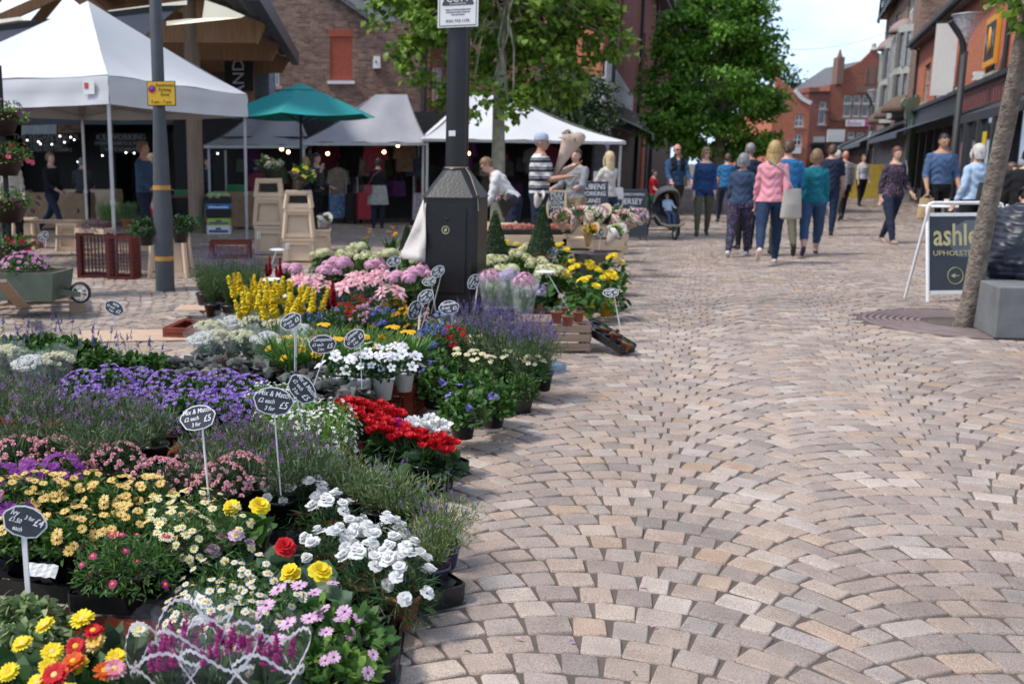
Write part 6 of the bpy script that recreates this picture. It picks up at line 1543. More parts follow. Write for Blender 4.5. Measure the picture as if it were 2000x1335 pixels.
def puffer():
 m, nt, b = newmat('quilted_nylon'); b.inputs['Base Color'].default_value = (.018, .021, .036, 1); b.inputs['Roughness'].default_value = .45
 tc = N(nt, 'ShaderNodeTexCoord'); sp = N(nt, 'ShaderNodeSeparateXYZ'); w_ = N(nt, 'ShaderNodeMath', operation='MULTIPLY'); w_.inputs[1].default_value = 2 * math.pi / .055
 sn = N(nt, 'ShaderNodeMath', operation='SINE'); ab = N(nt, 'ShaderNodeMath', operation='ABSOLUTE'); bp = N(nt, 'ShaderNodeBump'); bp.inputs['Strength'].default_value = .5; bp.inputs['Distance'].default_value = .015
 w_.inputs[1].default_value = math.pi / .055
 nt.links.new(tc.outputs['Object'], sp.inputs[0]); nt.links.new(sp.outputs[2], w_.inputs[0]); nt.links.new(w_.outputs[0], sn.inputs[0]); nt.links.new(sn.outputs[0], ab.inputs[0]); nt.links.new(ab.outputs[0], bp.inputs['Height']); nt.links.new(bp.outputs['Normal'], b.inputs['Normal'])
 return m
pz = at(1975, 470, 8.75)
person('person in navy quilted puffer jacket sitting on the concrete block with back turned', Vector((pz.x - .07, 8.55, 0)), R(140), 1.72, w=1.30, lean=34, top=puffer(), bottom=c_black, hair='dark', legs=(85, 85, 85, 85), seat=.47, arms=((25, 22, 45), (25, 22, 45)), loose=1.35, sleeve=1.95, nod=20, hem=.72)
def pram(p, rz):
 o = empty('pushchair', p, rz, 'three-wheeled pushchair with a taupe hood pushed by the bald man', 'pushchair')
 M_taupe = mat('taupe_fabric', (.24, .215, .19), .8, var=.06)
 mb = MB(); prof = []
 n = 9; V_ = []
 for i in range(n + 1):
  ph_ = R(8 + 122 * i / n)
  for k in range(13):
   a = math.pi * k / 12; V_.append((.25 * math.cos(a) * (1 if abs(math.cos(a)) > .9 else 1.0), .06 + .30 * math.sin(a) * math.cos(ph_), .66 + .33 * math.sin(a) ** .8 * math.sin(ph_)))
 mb.add(V_, np.array([(i * 13 + k, i * 13 + k + 1, (i + 1) * 13 + k + 1, (i + 1) * 13 + k) for i in range(n) for k in range(12)]), 0, True)
 hd = mb.build('hood', M_taupe, o); md = hd.modifiers.new('t', 'SOLIDIFY'); md.thickness = .012
 mb = MB(); ringloft(mb, [(0, -.04, .24, .17, .20), (0, -.05, .30, .23, .26), (0, .03, .42, .24, .20), (0, .14, .50, .24, .12), (0, .20, .70, .24, .06), (0, .22, .84, .2, .04)], 18); mb.build('seat', M_black, o)
 mb = MB(); mb.tube([(-.22, -.30, .30), (-.24, -.2, .38), (-.25, .0, .45)], .02, 6); mb.tube([(.22, -.30, .30), (.24, -.2, .38), (.25, .0, .45)], .02, 6) if False else None; mb.tube([(-.22, -.30, .30), (-.12, -.36, .26), (.12, -.36, .26), (.22, -.30, .30)], .025, 8); mb.build('leg_rest', M_taupe, o)
 mb = MB(); mb.tube([(-.26, .30, .14), (-.25, .18, .4), (-.25, .40, 1.0), (.25, .40, 1.0), (.25, .18, .4), (.26, .30, .14)], .014, 8); mb.build('handle_frame', M_black, o)
 mb = MB(); mb.tube([(-.25, .18, .4), (0, -.42, .16)], .014, 6); mb.build('front_strut', M_black, o); mb = MB(); mb.tube([(.25, .18, .4), (0, -.42, .16)], .014, 6); mb.build('front_strut', M_black, o)
 mb = MB(); mb.tube([(-.30, .30, .14), (.30, .30, .14)], .012, 6); mb.build('axle', M_black, o)
 for x, y, r_ in ((-.31, .30, .14), (.31, .30, .14), (0, -.46, .11)):
  mb = MB(); mb.M = Matrix.Translation((x, y, r_)) @ Matrix.Rotation(math.pi / 2, 4, 'Y'); mb.lathe([(r_ - .03, -.022), (r_ - .006, -.024), (r_, 0), (r_ - .006, .024), (r_ - .03, .022), (r_ - .03, -.022)], 24); w_ = mb.build('wheel', M_black, o)
  mb = MB(); mb.M = Matrix.Translation((x, y, r_)) @ Matrix.Rotation(math.pi / 2, 4, 'Y'); mb.lathe([(0, -.012), (r_ - .03, -.008), (r_ - .03, .008), (0, .012)], 18); mb.build('rim', M_greymetal, w_)
pp = G(1310, 468); pp.y += .3
pram(pp, R(3))
person('toddler in pale clothes reclining in the pushchair', pp + Vector((0, -.06, .10)), R(3), 1.72, top=c_lblue, bottom=c_jeanb, shoe=s_white, hair='lblond', lean=-22, legs=(75, 55, 78, 60), seat=.84, arms=((20, 10, 40), (20, 10, 40)), scale=.44, style='crop')
# ---------------------------------------------------------------- plants
def basis(Nn):
 Nn = nrm(np.asarray(Nn, float)); ref = np.where(np.abs(Nn[:, 2:3]) < .9, np.array([[0, 0, 1.]]), np.array([[1., 0, 0]]))
 A = nrm(np.cross(ref, Nn)); B = np.cross(Nn, A); return A, B, Nn
def daisy(mb, P, Nn, r, npet, mp_, eye=.28, me_=None, cup=.15, w=.34, layers=1, a=.45, b=.85, droop=.1):
 P = np.asarray(P, float).reshape(-1, 3); A, B, Nn = basis(np.asarray(Nn, float).reshape(-1, 3)); k = len(P)
 rs = np.broadcast_to(np.asarray(r, float), (k,)) * rng.uniform(.85, 1.12, k)
 for l in range(layers):
  th = (np.arange(npet)[None] * 2 * np.pi / npet) + rng.uniform(0, 6, (k, 1)) + rng.normal(0, .06, (k, npet))
  D = A[:, None] * np.cos(th)[..., None] + B[:, None] * np.sin(th)[..., None] + Nn[:, None] * (cup + .35 * l + rng.normal(0, .05, (k, npet, 1)))
  Nr = Nn[:, None] + 0 * D
  L = (rs[:, None] * (1 - .22 * l) * rng.uniform(.9, 1.08, (k, npet)))
  Pp = P[:, None] + D * rs[:, None, None] * .12 + Nn[:, None] * .002 * l
  mb.leaves(Pp.reshape(-1, 3), D.reshape(-1, 3), Nr.reshape(-1, 3), L.ravel() * .9, (rs[:, None] * w * rng.uniform(.9, 1.1, (k, npet))).ravel(), mp_, fold=.06, droop=droop, a=a, b=b)
 if me_ is not None:
  t = np.linspace(0, 2 * np.pi, 8)[:-1]
  for i in range(k):
   c = P[i]; e = rs[i] * eye
   ring = [c + (A[i] * math.cos(q) + B[i] * math.sin(q)) * e for q in t]; r2 = [c + (A[i] * math.cos(q) + B[i] * math.sin(q)) * e * .75 + Nn[i] * e * .45 for q in t]; n = len(t)
   mb.add(ring + r2 + [c + Nn[i] * e * .6], [[q, (q + 1) % n, n + (q + 1) % n, n + q] for q in range(n)] + [[n + q, n + (q + 1) % n, 2 * n] for q in range(n)], me_, True)
def pompon(mb, P, Nn, r, n, m_, w=.55, up=.15):
 P = np.asarray(P, float).reshape(-1, 3); A, B, Nn = basis(np.asarray(Nn, float).reshape(-1, 3)); k = len(P)
 th = rng.uniform(0, 2 * np.pi, (k, n)); el = np.arcsin(rng.uniform(-.15, 1, (k, n)))
 D = (A[:, None] * np.cos(th)[..., None] + B[:, None] * np.sin(th)[..., None]) * np.cos(el)[..., None] + Nn[:, None] * np.sin(el)[..., None]
 rs = (np.broadcast_to(np.asarray(r, float), (k,)) * rng.uniform(.85, 1.15, k))[:, None]
 side = np.cross(D, Nn[:, None] + .3 * rng.normal(size=D.shape)); Nr = np.cross(side, D) + .5 * rng.normal(size=D.shape)
 mb.leaves((P[:, None] + D * rs[..., None] * .15).reshape(-1, 3), D.reshape(-1, 3), Nr.reshape(-1, 3), (rs * rng.uniform(.65, .95, (k, n))).ravel(), (rs * w * rng.uniform(.8, 1.2, (k, n))).ravel(), m_, fold=.3, droop=.1, a=.4, b=.85, wa=.7, wb=1.1)
def spike(mb, P, Dv, L, r, n, m_, w=.6):
 P = np.asarray(P, float).reshape(-1, 3); A, B, Dv = basis(np.asarray(Dv, float).reshape(-1, 3)); k = len(P)
 t = (np.arange(n)[None] + rng.uniform(0, 1, (k, n))) / n; th = rng.uniform(0, 2 * np.pi, (k, n)); Ls = (np.broadcast_to(np.asarray(L, float), (k,)) * rng.uniform(.75, 1.2, k))[:, None]
 rad = A[:, None] * np.cos(th)[..., None] + B[:, None] * np.sin(th)[..., None]; D = rad + Dv[:, None] * .7
 rr_ = r * (1 - .55 * t) * rng.uniform(.8, 1.2, (k, n))
 mb.leaves((P[:, None] + Dv[:, None] * (t * Ls)[..., None]).reshape(-1, 3), D.reshape(-1, 3), (Dv[:, None] - rad * .5).reshape(-1, 3), rr_.ravel(), (rr_ * w).ravel(), m_, fold=.25, a=.35, b=.8, wb=.95)
def dome(mb, n, r, h, L, W, m_, z0=0, up=.4, flat=.0, fill=.35, rnd=.45, **k):
 P, o = cloud(n, r, h, flat); s_ = (rng.uniform(fill, 1, n) ** .6)[:, None]; P = P * s_; P[:, 2] = P[:, 2] + z0
 D = o + rng.normal(0, rnd, (n, 3)); D[:, 2] += up * .5; N_ = np.array([0, 0, 1.]) + o * .6 + rng.normal(0, .45, (n, 3))
 Ls = L * rng.uniform(.6, 1.25, n); mb.leaves(P - nrm(D) * Ls[:, None] * .5, D, N_, Ls, W * rng.uniform(.7, 1.25, n), m_, **k)
def tuft(mb, n, r, h, L, W, m_, z0=0, spread=.5, droop=.4, **k):
 a = rng.uniform(0, 2 * np.pi, n); q = rng.uniform(0, 1, n) ** .5 * r * .55
 P = np.stack([np.cos(a) * q, np.sin(a) * q, np.full(n, z0)], 1) + rng.normal(0, .004, (n, 3)); P[:, 2] = z0 + rng.uniform(0, h * .35, n)
 s_ = spread * rng.uniform(.2, 1.3, n); D = np.stack([np.cos(a) * s_, np.sin(a) * s_, np.ones(n)], 1) + rng.normal(0, .12, (n, 3))
 N_ = np.stack([-np.cos(a), -np.sin(a), s_], 1); mb.leaves(P, D, N_, L * rng.uniform(.6, 1.1, n), W, m_, droop=-0 + droop * .5, **k)
def stems(mb, n, r, h, z0, m_, rad=.0018, spread=.45):
 tips, dirs = [], []
 for i in range(n):
  a = rng.uniform(0, 6.283); q = (rng.uniform(0, 1) ** .6); s_ = spread * q
  b = Vector((math.cos(a) * r * .25 * q, math.sin(a) * r * .25 * q, z0)); d = Vector((math.cos(a) * s_, math.sin(a) * s_, 1)).normalized(); hh = h * rng.uniform(.78, 1.12)
  e = b + d * hh; mid = b.lerp(e, .5) + Vector((-math.cos(a) * .01, -math.sin(a) * .01, 0)); mb.tube([b, mid, e], [rad, rad, rad * .7], 3, m_, cap=False)
  tips.append(tuple(e)); dirs.append(tuple(d))
 return np.array(tips), np.array(dirs)
def pot(root, r=.062, h=.11, m=None, name='pot', square=False):
 mb = MB(); m = m or M_blackplastic
 mb.lathe([(0, .001), (r * .72, .001), (r * .97, h * .86), (r * 1.05, h * .87), (r * 1.07, h), (r * 1.0, h), (r * .95, h * .88), (0, h * .88)], 4 if square else 20, smooth=not square)
 o = mb.build(name, m, root)
 if square: o.rotation_euler = (0, 0, math.pi / 4)
 s_ = MB(); s_.lathe([(0, h * .885), (r * .95, h * .885)], 4 if square else 14); so_ = s_.build('soil', M_soil, o)
 return o
def part(root, name, f, *mats):
 mb = MB(); f(mb); return mb.build(name, list(mats), root)
def heads(root, name, pts, nrs, f, *mats):
 """each bloom an object of its own; blooms of one plant share two meshes"""
 pr = []
 for i in range(min(2, len(pts))):
  mb = MB(); f(mb); o = mb.build(name, list(mats), root); pr.append(o)
 for i, (p, n_) in enumerate(zip(pts, nrs)):
  o = pr[i] if i < len(pr) else pr[i % 2].copy()
  if i >= len(pr): COL.objects.link(o); o.parent = root
  o.location = p; o.rotation_euler = Vector(n_).to_track_quat('Z', 'Y').to_euler(); s_ = rng.uniform(.85, 1.15); o.scale = (s_, s_, s_)
KIND = {}
def kind(name, ch, label, cat='plant', var=2, group=None):
 def deco(f): KIND[name] = dict(f=f, ch=ch, label=label, cat=cat, var=var, group=group or (name.replace('_', ' ') + ' plants'), made=[]); return f
 return deco
Z1 = [(0, 0, 1)]
def topd(n, r, h, z0, flat=.25):
 P, o = cloud(n, r, h, flat); P[:, 2] += z0; n_ = nrm(o * .8 + np.array([0, -.25, .6]) + rng.normal(0, .18, (n, 3))); return P, n_
@kind('gerbera', .22, 'potted gerbera in the bottom left corner', var=5)
def _(r, v):
 pot(r); part(r, 'foliage', lambda mb: dome(mb, 34, .12, .10, .13, .062, 0, z0=.10, up=.5, rnd=.3, fill=.5, fold=.12, a=.35, b=.75, wa=1, wb=.85), M_leafd)
 cols = [(P_yel, P_yel, P_yel, P_yel), (P_red, P_yel, P_red, P_yel), (P_ora, P_red, P_ora), (P_yel, P_lily, P_yel), (P_apri, P_cream)][v]
 for i, c in enumerate(cols):
  a = i * 2.3 + v; p = Vector((math.cos(a) * .065, math.sin(a) * .055, .225 + .02 * (i % 2))); b_ = empty('bloom', p); b_.parent = r
  n_ = Vector((.3 * math.cos(a), -.45 + .2 * math.sin(a), 1)).normalized(); b_.rotation_euler = n_.to_track_quat('Z', 'Y').to_euler()
  mb = MB(); daisy(mb, [(0, 0, 0)], Z1, .030, 19, 0, .0, None, .12, .30, 2); mb.build('petals', c, b_)
  mb = MB(); mb.lathe([(.008, .003), (.0075, .006), (.004, .007), (0, .006)], 12); mb.build('eye', P_apri if i % 2 else P_eye, b_)
  s_ = MB(); q = b_.matrix_local if False else None; s_.tube([(p.x * .2, p.y * .2, .10), (p.x * .8, p.y * .8, .18), tuple(p - n_ * .004)], .0028, 5); s_.build('flower_stalk', M_stem, r)
@kind('ivy', .13, 'variegated trailing ivy in a pot at the left edge')
def _(r, v):
 pot(r, .055, .10); part(r, 'foliage', lambda mb: dome(mb, 240, .13, .12, .036, .034, 0, z0=.05, up=.1, flat=-.1, fill=.6, a=.35, b=.7, wa=1.1, wb=.6), isl('ivy_leaf', [(.06, .12, .04), (.16, .24, .08), (.34, .40, .20), (.09, .17, .05)]))
def osteo(name, ch, label, pm, eye, n=20, r_=.022, **k):
 @kind(name, ch, label, **k)
 def _(r, v):
  pot(r); part(r, 'foliage', lambda mb: dome(mb, 420, .115, .115, .036, .013, 0, z0=.10, fold=.1), M_leaf)
  def fl(mb):
   P, n_ = topd(n, .115, .135, .10); daisy(mb, P, n_, r_, 13, 0, .2, 1, .18, .36)
  part(r, 'blooms', fl, pm, eye)
osteo('apricot_osteospermum', .20, 'apricot yellow osteospermum on the brown crate', P_apri, M_eye, 27, .0175, var=3)
osteo('purple_osteospermum', .20, 'deep purple osteospermum at the left edge', P_pur, M_eye, 22, .024)
@kind('pink_osteospermum', .19, 'pale pink osteospermum at the lower display edge', var=3)
def _(r, v):
 pot(r); part(r, 'foliage', lambda mb: dome(mb, 210, .13, .12, .055, .024, 0, z0=.07, flat=-.2, fold=.1, wb=1.0, b=.75), M_leafl if v == 1 else M_leaf)
 P, n_ = topd(6, .12, .15, .09, .1); heads(r, 'bloom', P, n_, lambda mb: daisy(mb, [(0, 0, 0)], Z1, .0225, 12, 0, .2, 1, .15, .40), P_pinkl, P_eyed)
def argy(name, label, pm, em, n, r_, ch=.2, **k):
 @kind(name, ch, label, **k)
 def _(r, v):
  pot(r); part(r, 'foliage', lambda mb: dome(mb, 900, .125, .13, .030, .0055, 0, z0=.08, flat=-.15, fold=0, rnd=.7), M_leaf)
  P, n_ = topd(n, .13, .145, .085, .0); heads(r, 'bloom', P, n_, lambda mb: daisy(mb, [(0, 0, 0)], Z1, r_, 11, 0, .42, 1, .05, .42), pm, em)
argy('white_daisy', 'white marguerite with tiny yellow-eyed flowers', P_white, P_eye, 34, .013, var=3)
argy('cream_daisy', 'cream marguerite behind the first price sign', P_cream, P_eye, 40, .0135, var=2)
argy('magenta_daisy', 'magenta daisy with orange eyes and feathery leaves', P_mag, mat('orange_eye', (.7, .2, .02), .8), 9, .0145, var=2)
def dianth(name, label, pm, n, r_, lm, ch=.17, np_=14, fn=260, **k):
 @kind(name, ch, label, **k)
 def _(r, v):
  pot(r); part(r, 'foliage', lambda mb: dome(mb, fn, .115, .10, .05, .005, 0, z0=.09, flat=-.1, rnd=.5), lm)
  def fl(mb):
   P, n_ = topd(n, .115, .125, .085, .1); pompon(mb, P, n_, r_, np_, 0, .7)
  part(r, 'blooms', fl, pm)
dianth('pink_dianthus', 'pot of small salmon pink dianthus', P_pink, 62, .0115, M_leafd, var=3)
dianth('red_dianthus', 'pot of dark red dianthus at the left edge', P_dred, 40, .018, M_leafd)
@kind('white_carnation', .23, 'white carnation in a terracotta-coloured pot', var=3)
def _(r, v):
 pot(r, .065, .12, M_terracotta)
 def fo(mb):
  dome(mb, 420, .14, .13, .085, .0055, 0, z0=.08, flat=-.3, rnd=.45, droop=.3, fill=.3)
 part(r, 'foliage', fo, M_leafd)
 P, n_ = topd(12, .12, .15, .10, .2); heads(r, 'bloom', P, n_, lambda mb: [daisy(mb, [(random.uniform(-.006, .006), random.uniform(-.006, .006), .004 * q)], Z1, .027 - .005 * q, 9, 0, 0, None, .05 + .38 * q, .8, a=.5, b=.85) for q in range(4)], pet('petal_pure_white', (.84, .84, .83), (.90, .90, .90), trans=.4))
@kind('pale_pink_carnation', .20, 'pale pink carnation with grey-green leaves in a black tray')
def _(r, v):
 pot(r); part(r, 'foliage', lambda mb: dome(mb, 330, .12, .12, .036, .010, 0, z0=.09, flat=-.1), M_leafb)
 P, n_ = topd(3, .09, .13, .12, .5); heads(r, 'bloom', P, n_, lambda mb: [daisy(mb, [(0, 0, .004 * q)], Z1, .024 - .005 * q, 9, 0, 0, None, .05 + .4 * q, .8, a=.5, b=.85) for q in range(4)], P_pinkl)
def lavender(name, label, ch, h, fn, sn, sl, sr, lm, pm, potm=None, spread=.6, potr=.062, **k):
 @kind(name, ch, label, **k)
 def _(r, v):
  pot(r, potr, .115, potm)
  def fo(mb):
   n = fn; a = rng.uniform(0, 6.283, n); q = rng.uniform(0, 1, n) ** .6; t = rng.uniform(.05, 1, n); s_ = spread * q
   P = np.stack([np.cos(a) * (.02 + s_ * t * h), np.sin(a) * (.02 + s_ * t * h), .11 + t * h * .85 * (1 - .25 * q)], 1)
   D = np.stack([np.cos(a) * .5, np.sin(a) * .5, np.ones(n)], 1) + rng.normal(0, .55, (n, 3)); mb.leaves(P, D, rng.normal(size=(n, 3)), .032 * rng.uniform(.6, 1.2, n), .0048, 0, fold=0)
   stems(mb, 34, .06, h * .9, .10, 1, .0016, spread)
  part(r, 'foliage', fo, lm, M_stem)
  def fl(mb):
   T, D = stems(mb, sn, .06, h * 1.12, .11, 1, .0011, spread); spike(mb, T, D, sl, sr, 15, 0)
  part(r, 'flower_spikes', fl, pm, M_stem)
lavender('french_lavender', 'french lavender with dull purple flower heads', .27, .20, 1000, 24, .028, .0105, M_leafg, isl('lavender_dull', [(.09, .045, .10), (.17, .09, .19), (.28, .16, .32)]), var=3)
lavender('loose_lavender', 'pale green lavender beside the white carnations', .22, .20, 1100, 9, .024, .008, isl('lav_pale', [(.09, .14, .05), (.16, .22, .09), (.26, .33, .16)]), P_lav, spread=.85, var=2)
lavender('potted_lavender', 'light green lavender in a purple pot', .24, .24, 1100, 26, .024, .008, isl('lav_light', [(.10, .15, .05), (.17, .23, .08), (.25, .32, .13)]), P_lav, mat('violet_plastic', (.05, .035, .10), .4), spread=.75, var=2, potr=.075)
lavender('english_lavender', 'dark violet lavender right of the black cabinet', .30, .23, 750, 60, .042, .0115, M_leafg, isl('lavender_deep', [(.06, .035, .14), (.12, .075, .25), (.22, .15, .38)]), spread=.55, var=3)
lavender('tall_lavender', 'tall dark lavender on the red crate', .36, .33, 1500, 60, .04, .008, isl('lav_dark', [(.03, .07, .02), (.06, .12, .035), (.10, .17, .06)]), isl('lavender_blue', [(.09, .06, .20), (.16, .11, .30)]), spread=.38, var=3, potr=.08)
@kind('violet_campanula', .19, 'low mound of violet campanula', var=3)
def _(r, v):
 pot(r); part(r, 'foliage', lambda mb: dome(mb, 420, .125, .11, .028, .018, 0, z0=.09, flat=-.2), M_leaf)
 def fl(mb): P, n_ = topd(120, .13, .135, .09, -.05); daisy(mb, P, n_, .0125, 5, 0, 0, None, .5, .75)
 part(r, 'blooms', fl, P_camp)
@kind('salvia', .22, 'leafy blue salvia near the left edge', var=3)
def _(r, v):
 pot(r); part(r, 'foliage', lambda mb: dome(mb, 190, .12, .14, .052, .030, 0, z0=.10, up=.5, wb=.9), M_leaf)
 def fl(mb): T, D = stems(mb, 4, .06, .19, .10, 1, .0016, .4); spike(mb, T, D, .06, .015, 26, 0)
 part(r, 'flower_spikes', fl, isl('salvia_blue', [(.06, .05, .20), (.11, .10, .32)]), M_stem)
@kind('heuchera', .17, 'heuchera with silvery grey and maroon leaves', var=3)
def _(r, v):
 pot(r); part(r, 'foliage', lambda mb: dome(mb, 60, .125, .09, .075, .075, 0, z0=.09, up=.2, fold=.12, a=.3, b=.75, wa=.95, wb=.85, rnd=.5), M_heuch)
@kind('white_gaura', .22, 'lime green bush dotted with tiny white flowers', var=3)
def _(r, v):
 pot(r, .06, .115, M_whiteplastic); part(r, 'foliage', lambda mb: dome(mb, 900, .13, .15, .034, .006, 0, z0=.09, flat=-.1, rnd=.6), M_leafl)
 def fl(mb): P, n_ = topd(100, .135, .16, .09, -.1); daisy(mb, P, n_, .0085, 5, 0, 0, None, .3, .8)
 part(r, 'blooms', fl, P_white)
def cyclamen(name, label, pm, **k):
 @kind(name, .20, label, **k)
 def _(r, v):
  pot(r); part(r, 'foliage', lambda mb: dome(mb, 70, .11, .075, .05, .052, 0, z0=.08, flat=-.1, fold=.08, a=.3, b=.75, wa=1, wb=.85), M_leafd)
  def fl(mb):
   T, D = stems(mb, 26, .07, .125, .09, 1, .0014, .55)
   for k_ in range(len(T)):
    n = 6; th = rng.uniform(0, 6.28) + np.arange(n) * 6.283 / n; Dd = np.stack([np.cos(th) * .55, np.sin(th) * .55, np.ones(n)], 1) + rng.normal(0, .2, (n, 3))
    mb.leaves(np.repeat(T[k_][None], n, 0), Dd, np.stack([np.cos(th), np.sin(th), np.zeros(n)], 1), .034, .021, 0, fold=.2, droop=-.2, a=.4, b=.8, wb=1)
  part(r, 'blooms', fl, pm, M_stem)
cyclamen('red_cyclamen', 'bright red cyclamen in the black tray by the paving', P_red, var=3)
cyclamen('magenta_cyclamen', 'magenta cyclamen between the red ones', isl('petal_cerise', [(.5, .01, .16), (.62, .03, .26)]), var=1)
cyclamen('white_cyclamen', 'white cyclamen behind the red ones', P_white, var=1)
@kind('yellow_begonia', .19, 'tuberous begonia with big round leaves and heavy double flowers', var=3)
def _(r, v):
 pot(r); part(r, 'foliage', lambda mb: dome(mb, 16, .11, .07, .10, .095, 0, z0=.09, up=.2, fold=.1, rnd=.35, a=.3, b=.75, wb=.85), M_leafb if v else M_leaf)
 P = [(.02, -.03, .19), (-.05, .03, .17)][:2 if v < 2 else 1]
 def f(mb):
  for q, (rr_, cu) in enumerate(((.036, .1), (.032, .45), (.026, .8), (.018, 1.4))): daisy(mb, [(0, 0, .003 * q)], Z1, rr_, 9, 0, 0, None, cu, .75, a=.4, b=.85)
 heads(r, 'bloom', P, [(.1, -.6, 1), (-.4, -.2, 1)][:len(P)], f, P_red if v == 2 else P_yel)
@kind('white_campanula', .24, 'white campanula in a white pot', var=3)
def _(r, v):
 pot(r, .06, .12, M_whiteplastic); part(r, 'foliage', lambda mb: dome(mb, 150, .09, .10, .036, .020, 0, z0=.11), M_leafd)
 P, n_ = topd(10, .11, .13, .12, .1); heads(r, 'bloom', P, n_, lambda mb: daisy(mb, [(0, 0, 0)], Z1, .033, 5, 0, 0, None, .6, .8, droop=.35), isl('petal_white_lilac', [(.72, .72, .78), (.82, .82, .82)]))
@kind('balloon_flower', .22, 'bushy plant with violet star blooms', var=3)
def _(r, v):
 pot(r, .07, .12, M_terracotta if v == 1 else None); part(r, 'foliage', lambda mb: dome(mb, 330, .14, .16, .045, .026, 0, z0=.09, flat=-.1, wb=.85), M_leaf)
 n = [3, 1, 2][v]; P, n_ = topd(n, .1, .15, .12, .3); heads(r, 'bloom', P, n_, lambda mb: daisy(mb, [(0, 0, 0)], Z1, .030, 5, 0, .12, 1, .25, .85, a=.35, b=.7), isl('petal_balloon', [(.16, .12, .50), (.25, .20, .62)]), P_white)
@kind('small_green_pot', .19, 'feathery green plant in a square black pot standing alone on the paving', var=1)
def _(r, v):
 pot(r, .085, .13, square=True); part(r, 'foliage', lambda mb: dome(mb, 420, .115, .15, .042, .012, 0, z0=.10, flat=-.1), M_leaf)
@kind('cream_daisy_tray_plant', .20, 'creamy white daisy plant in the blue tray', var=3)
def _(r, v):
 pot(r); part(r, 'foliage', lambda mb: dome(mb, 420, .12, .10, .034, .006, 0, z0=.09, flat=-.1, rnd=.6), M_leaf)
 def fl(mb): T, D = stems(mb, 17, .08, .14, .09, 2, .0012, .6); daisy(mb, T, nrm(D + np.array([0, -.4, .2])), .0175, 12, 0, .33, 1, .05, .4)
 part(r, 'blooms', fl, P_cream, P_eye, M_stem)
def hydrangea(name, label, pm, lm=None, ch=.34, hn=5, R_=.062, lh=.2, potm=None, **k):
 @kind(name, ch, label, **k)
 def _(r, v):
  pot(r, .085, .15, potm); part(r, 'foliage', lambda mb: dome(mb, 60, .16, .17, .105, .065, 0, z0=.13, up=.3, flat=-.1, fold=.1, rnd=.4), lm or M_leaf)
  a = np.arange(hn) * 2.4 + v; q = np.sqrt((np.arange(hn) + .5) / hn) * .125; P = np.stack([np.cos(a) * q, np.sin(a) * q, .33 - q * .35 + rng.normal(0, .012, hn)], 1)
  def f(mb):
   P_, o = cloud(75, R_, R_ * .8, -.35); daisy(mb, P_, o, R_ * .24, 4, 0, 0, None, .15, .95, a=.4, b=.8)
  heads(r, 'flower_head', P, [(0, 0, 1)] * hn, f, pm)
hydrangea('pink_hydrangea', 'pink mophead hydrangea beyond the lilies', P_rose, var=2)
hydrangea('cream_hydrangea', 'greenish cream hydrangea at the display back', isl('petal_lime_cream', [(.50, .52, .20), (.66, .64, .36), (.74, .72, .52), (.46, .50, .16)]), M_leaf, var=3)
hydrangea('lilac_hydrangea', 'lilac grey hydrangea in a wooden box right of the cabinet', isl('petal_lilac_grey', [(.36, .30, .48), (.50, .44, .60)]), M_leafd, hn=4, var=1, potm=M_crate)
@kind('lily', .36, 'pink lily cluster in the display middle', var=3)
def _(r, v):
 pot(r, .075, .13)
 def fo(mb):
  n = 90; a = rng.uniform(0, 6.283, n); t = rng.uniform(0, 1, n); P = np.stack([np.cos(a) * .02, np.sin(a) * .02, .12 + t * .20], 1); D = np.stack([np.cos(a), np.sin(a), .5 + 0 * a], 1)
  mb.leaves(P, D, np.stack([-np.cos(a) * .4, -np.sin(a) * .4, 1 + 0 * a], 1), .10, .018, 0); mb.tube([(0, 0, .12), (0, 0, .33)], .006, 6, 1)
 part(r, 'foliage', fo, M_leaf, M_stem)
 n = 6; a = np.arange(n) * 2.2 + v; P = np.stack([np.cos(a) * .075, np.sin(a) * .07, .34 + .03 * np.sin(a * 3)], 1)
 heads(r, 'bloom', P, [(math.cos(x) * .5, math.sin(x) * .4 - .5, .8) for x in a], lambda mb: (daisy(mb, [(0, 0, 0)], Z1, .062, 6, 0, 0, None, .45, .45, a=.35, b=.75, droop=.45)), P_lily)
def snap(name, label, pm, n=6, **k):
 @kind(name, .38, label, **k)
 def _(r, v):
  pot(r, .075, .13); part(r, 'foliage', lambda mb: dome(mb, 330, .11, .17, .045, .012, 0, z0=.11, up=.6, flat=-.1), M_leaf)
  def fl(mb): T, D = stems(mb, n, .07, .20, .11, 1, .003, .38); spike(mb, T, D, .15, .034, 90, 0, .95)
  part(r, 'flower_spikes', fl, pm, M_stem)
snap('yellow_snapdragon', 'yellow snapdragon behind the clear-wrapped flowers', P_yel, var=3)
snap('red_snapdragon', 'dark red snapdragon beside the lilies', P_dred, 3, var=1)
@kind('coreopsis', .26, 'grassy plant with a few golden daisy flowers', var=3)
def _(r, v):
 pot(r); part(r, 'foliage', lambda mb: tuft(mb, 190, .13, .15, .17, .010, 0, z0=.09, spread=.8, droop=.6), isl('leaf_fresh', [(.04, .12, .015), (.08, .20, .03), (.13, .27, .05)]))
 P, n_ = topd(3 + v, .10, .17, .12, .4); heads(r, 'bloom', P, n_, lambda mb: daisy(mb, [(0, 0, 0)], Z1, .027, 12, 0, .25, 0, .1, .42), P_gold)
@kind('bedding_mix', .22, 'mixed small blue, red and pink bedding flowers', var=5)
def _(r, v):
 pot(r); part(r, 'foliage', lambda mb: dome(mb, 380, .12, .13, .03, .012, 0, z0=.09, flat=-.1), M_leafg if v == 0 else M_leaf)
 pm = [P_skyb, P_red, P_rose, P_blue, P_gold][v]
 def fl(mb): P, n_ = topd(34, .12, .14, .09, .1); pompon(mb, P, n_, .016, 14, 0, .7)
 part(r, 'blooms', fl, pm)
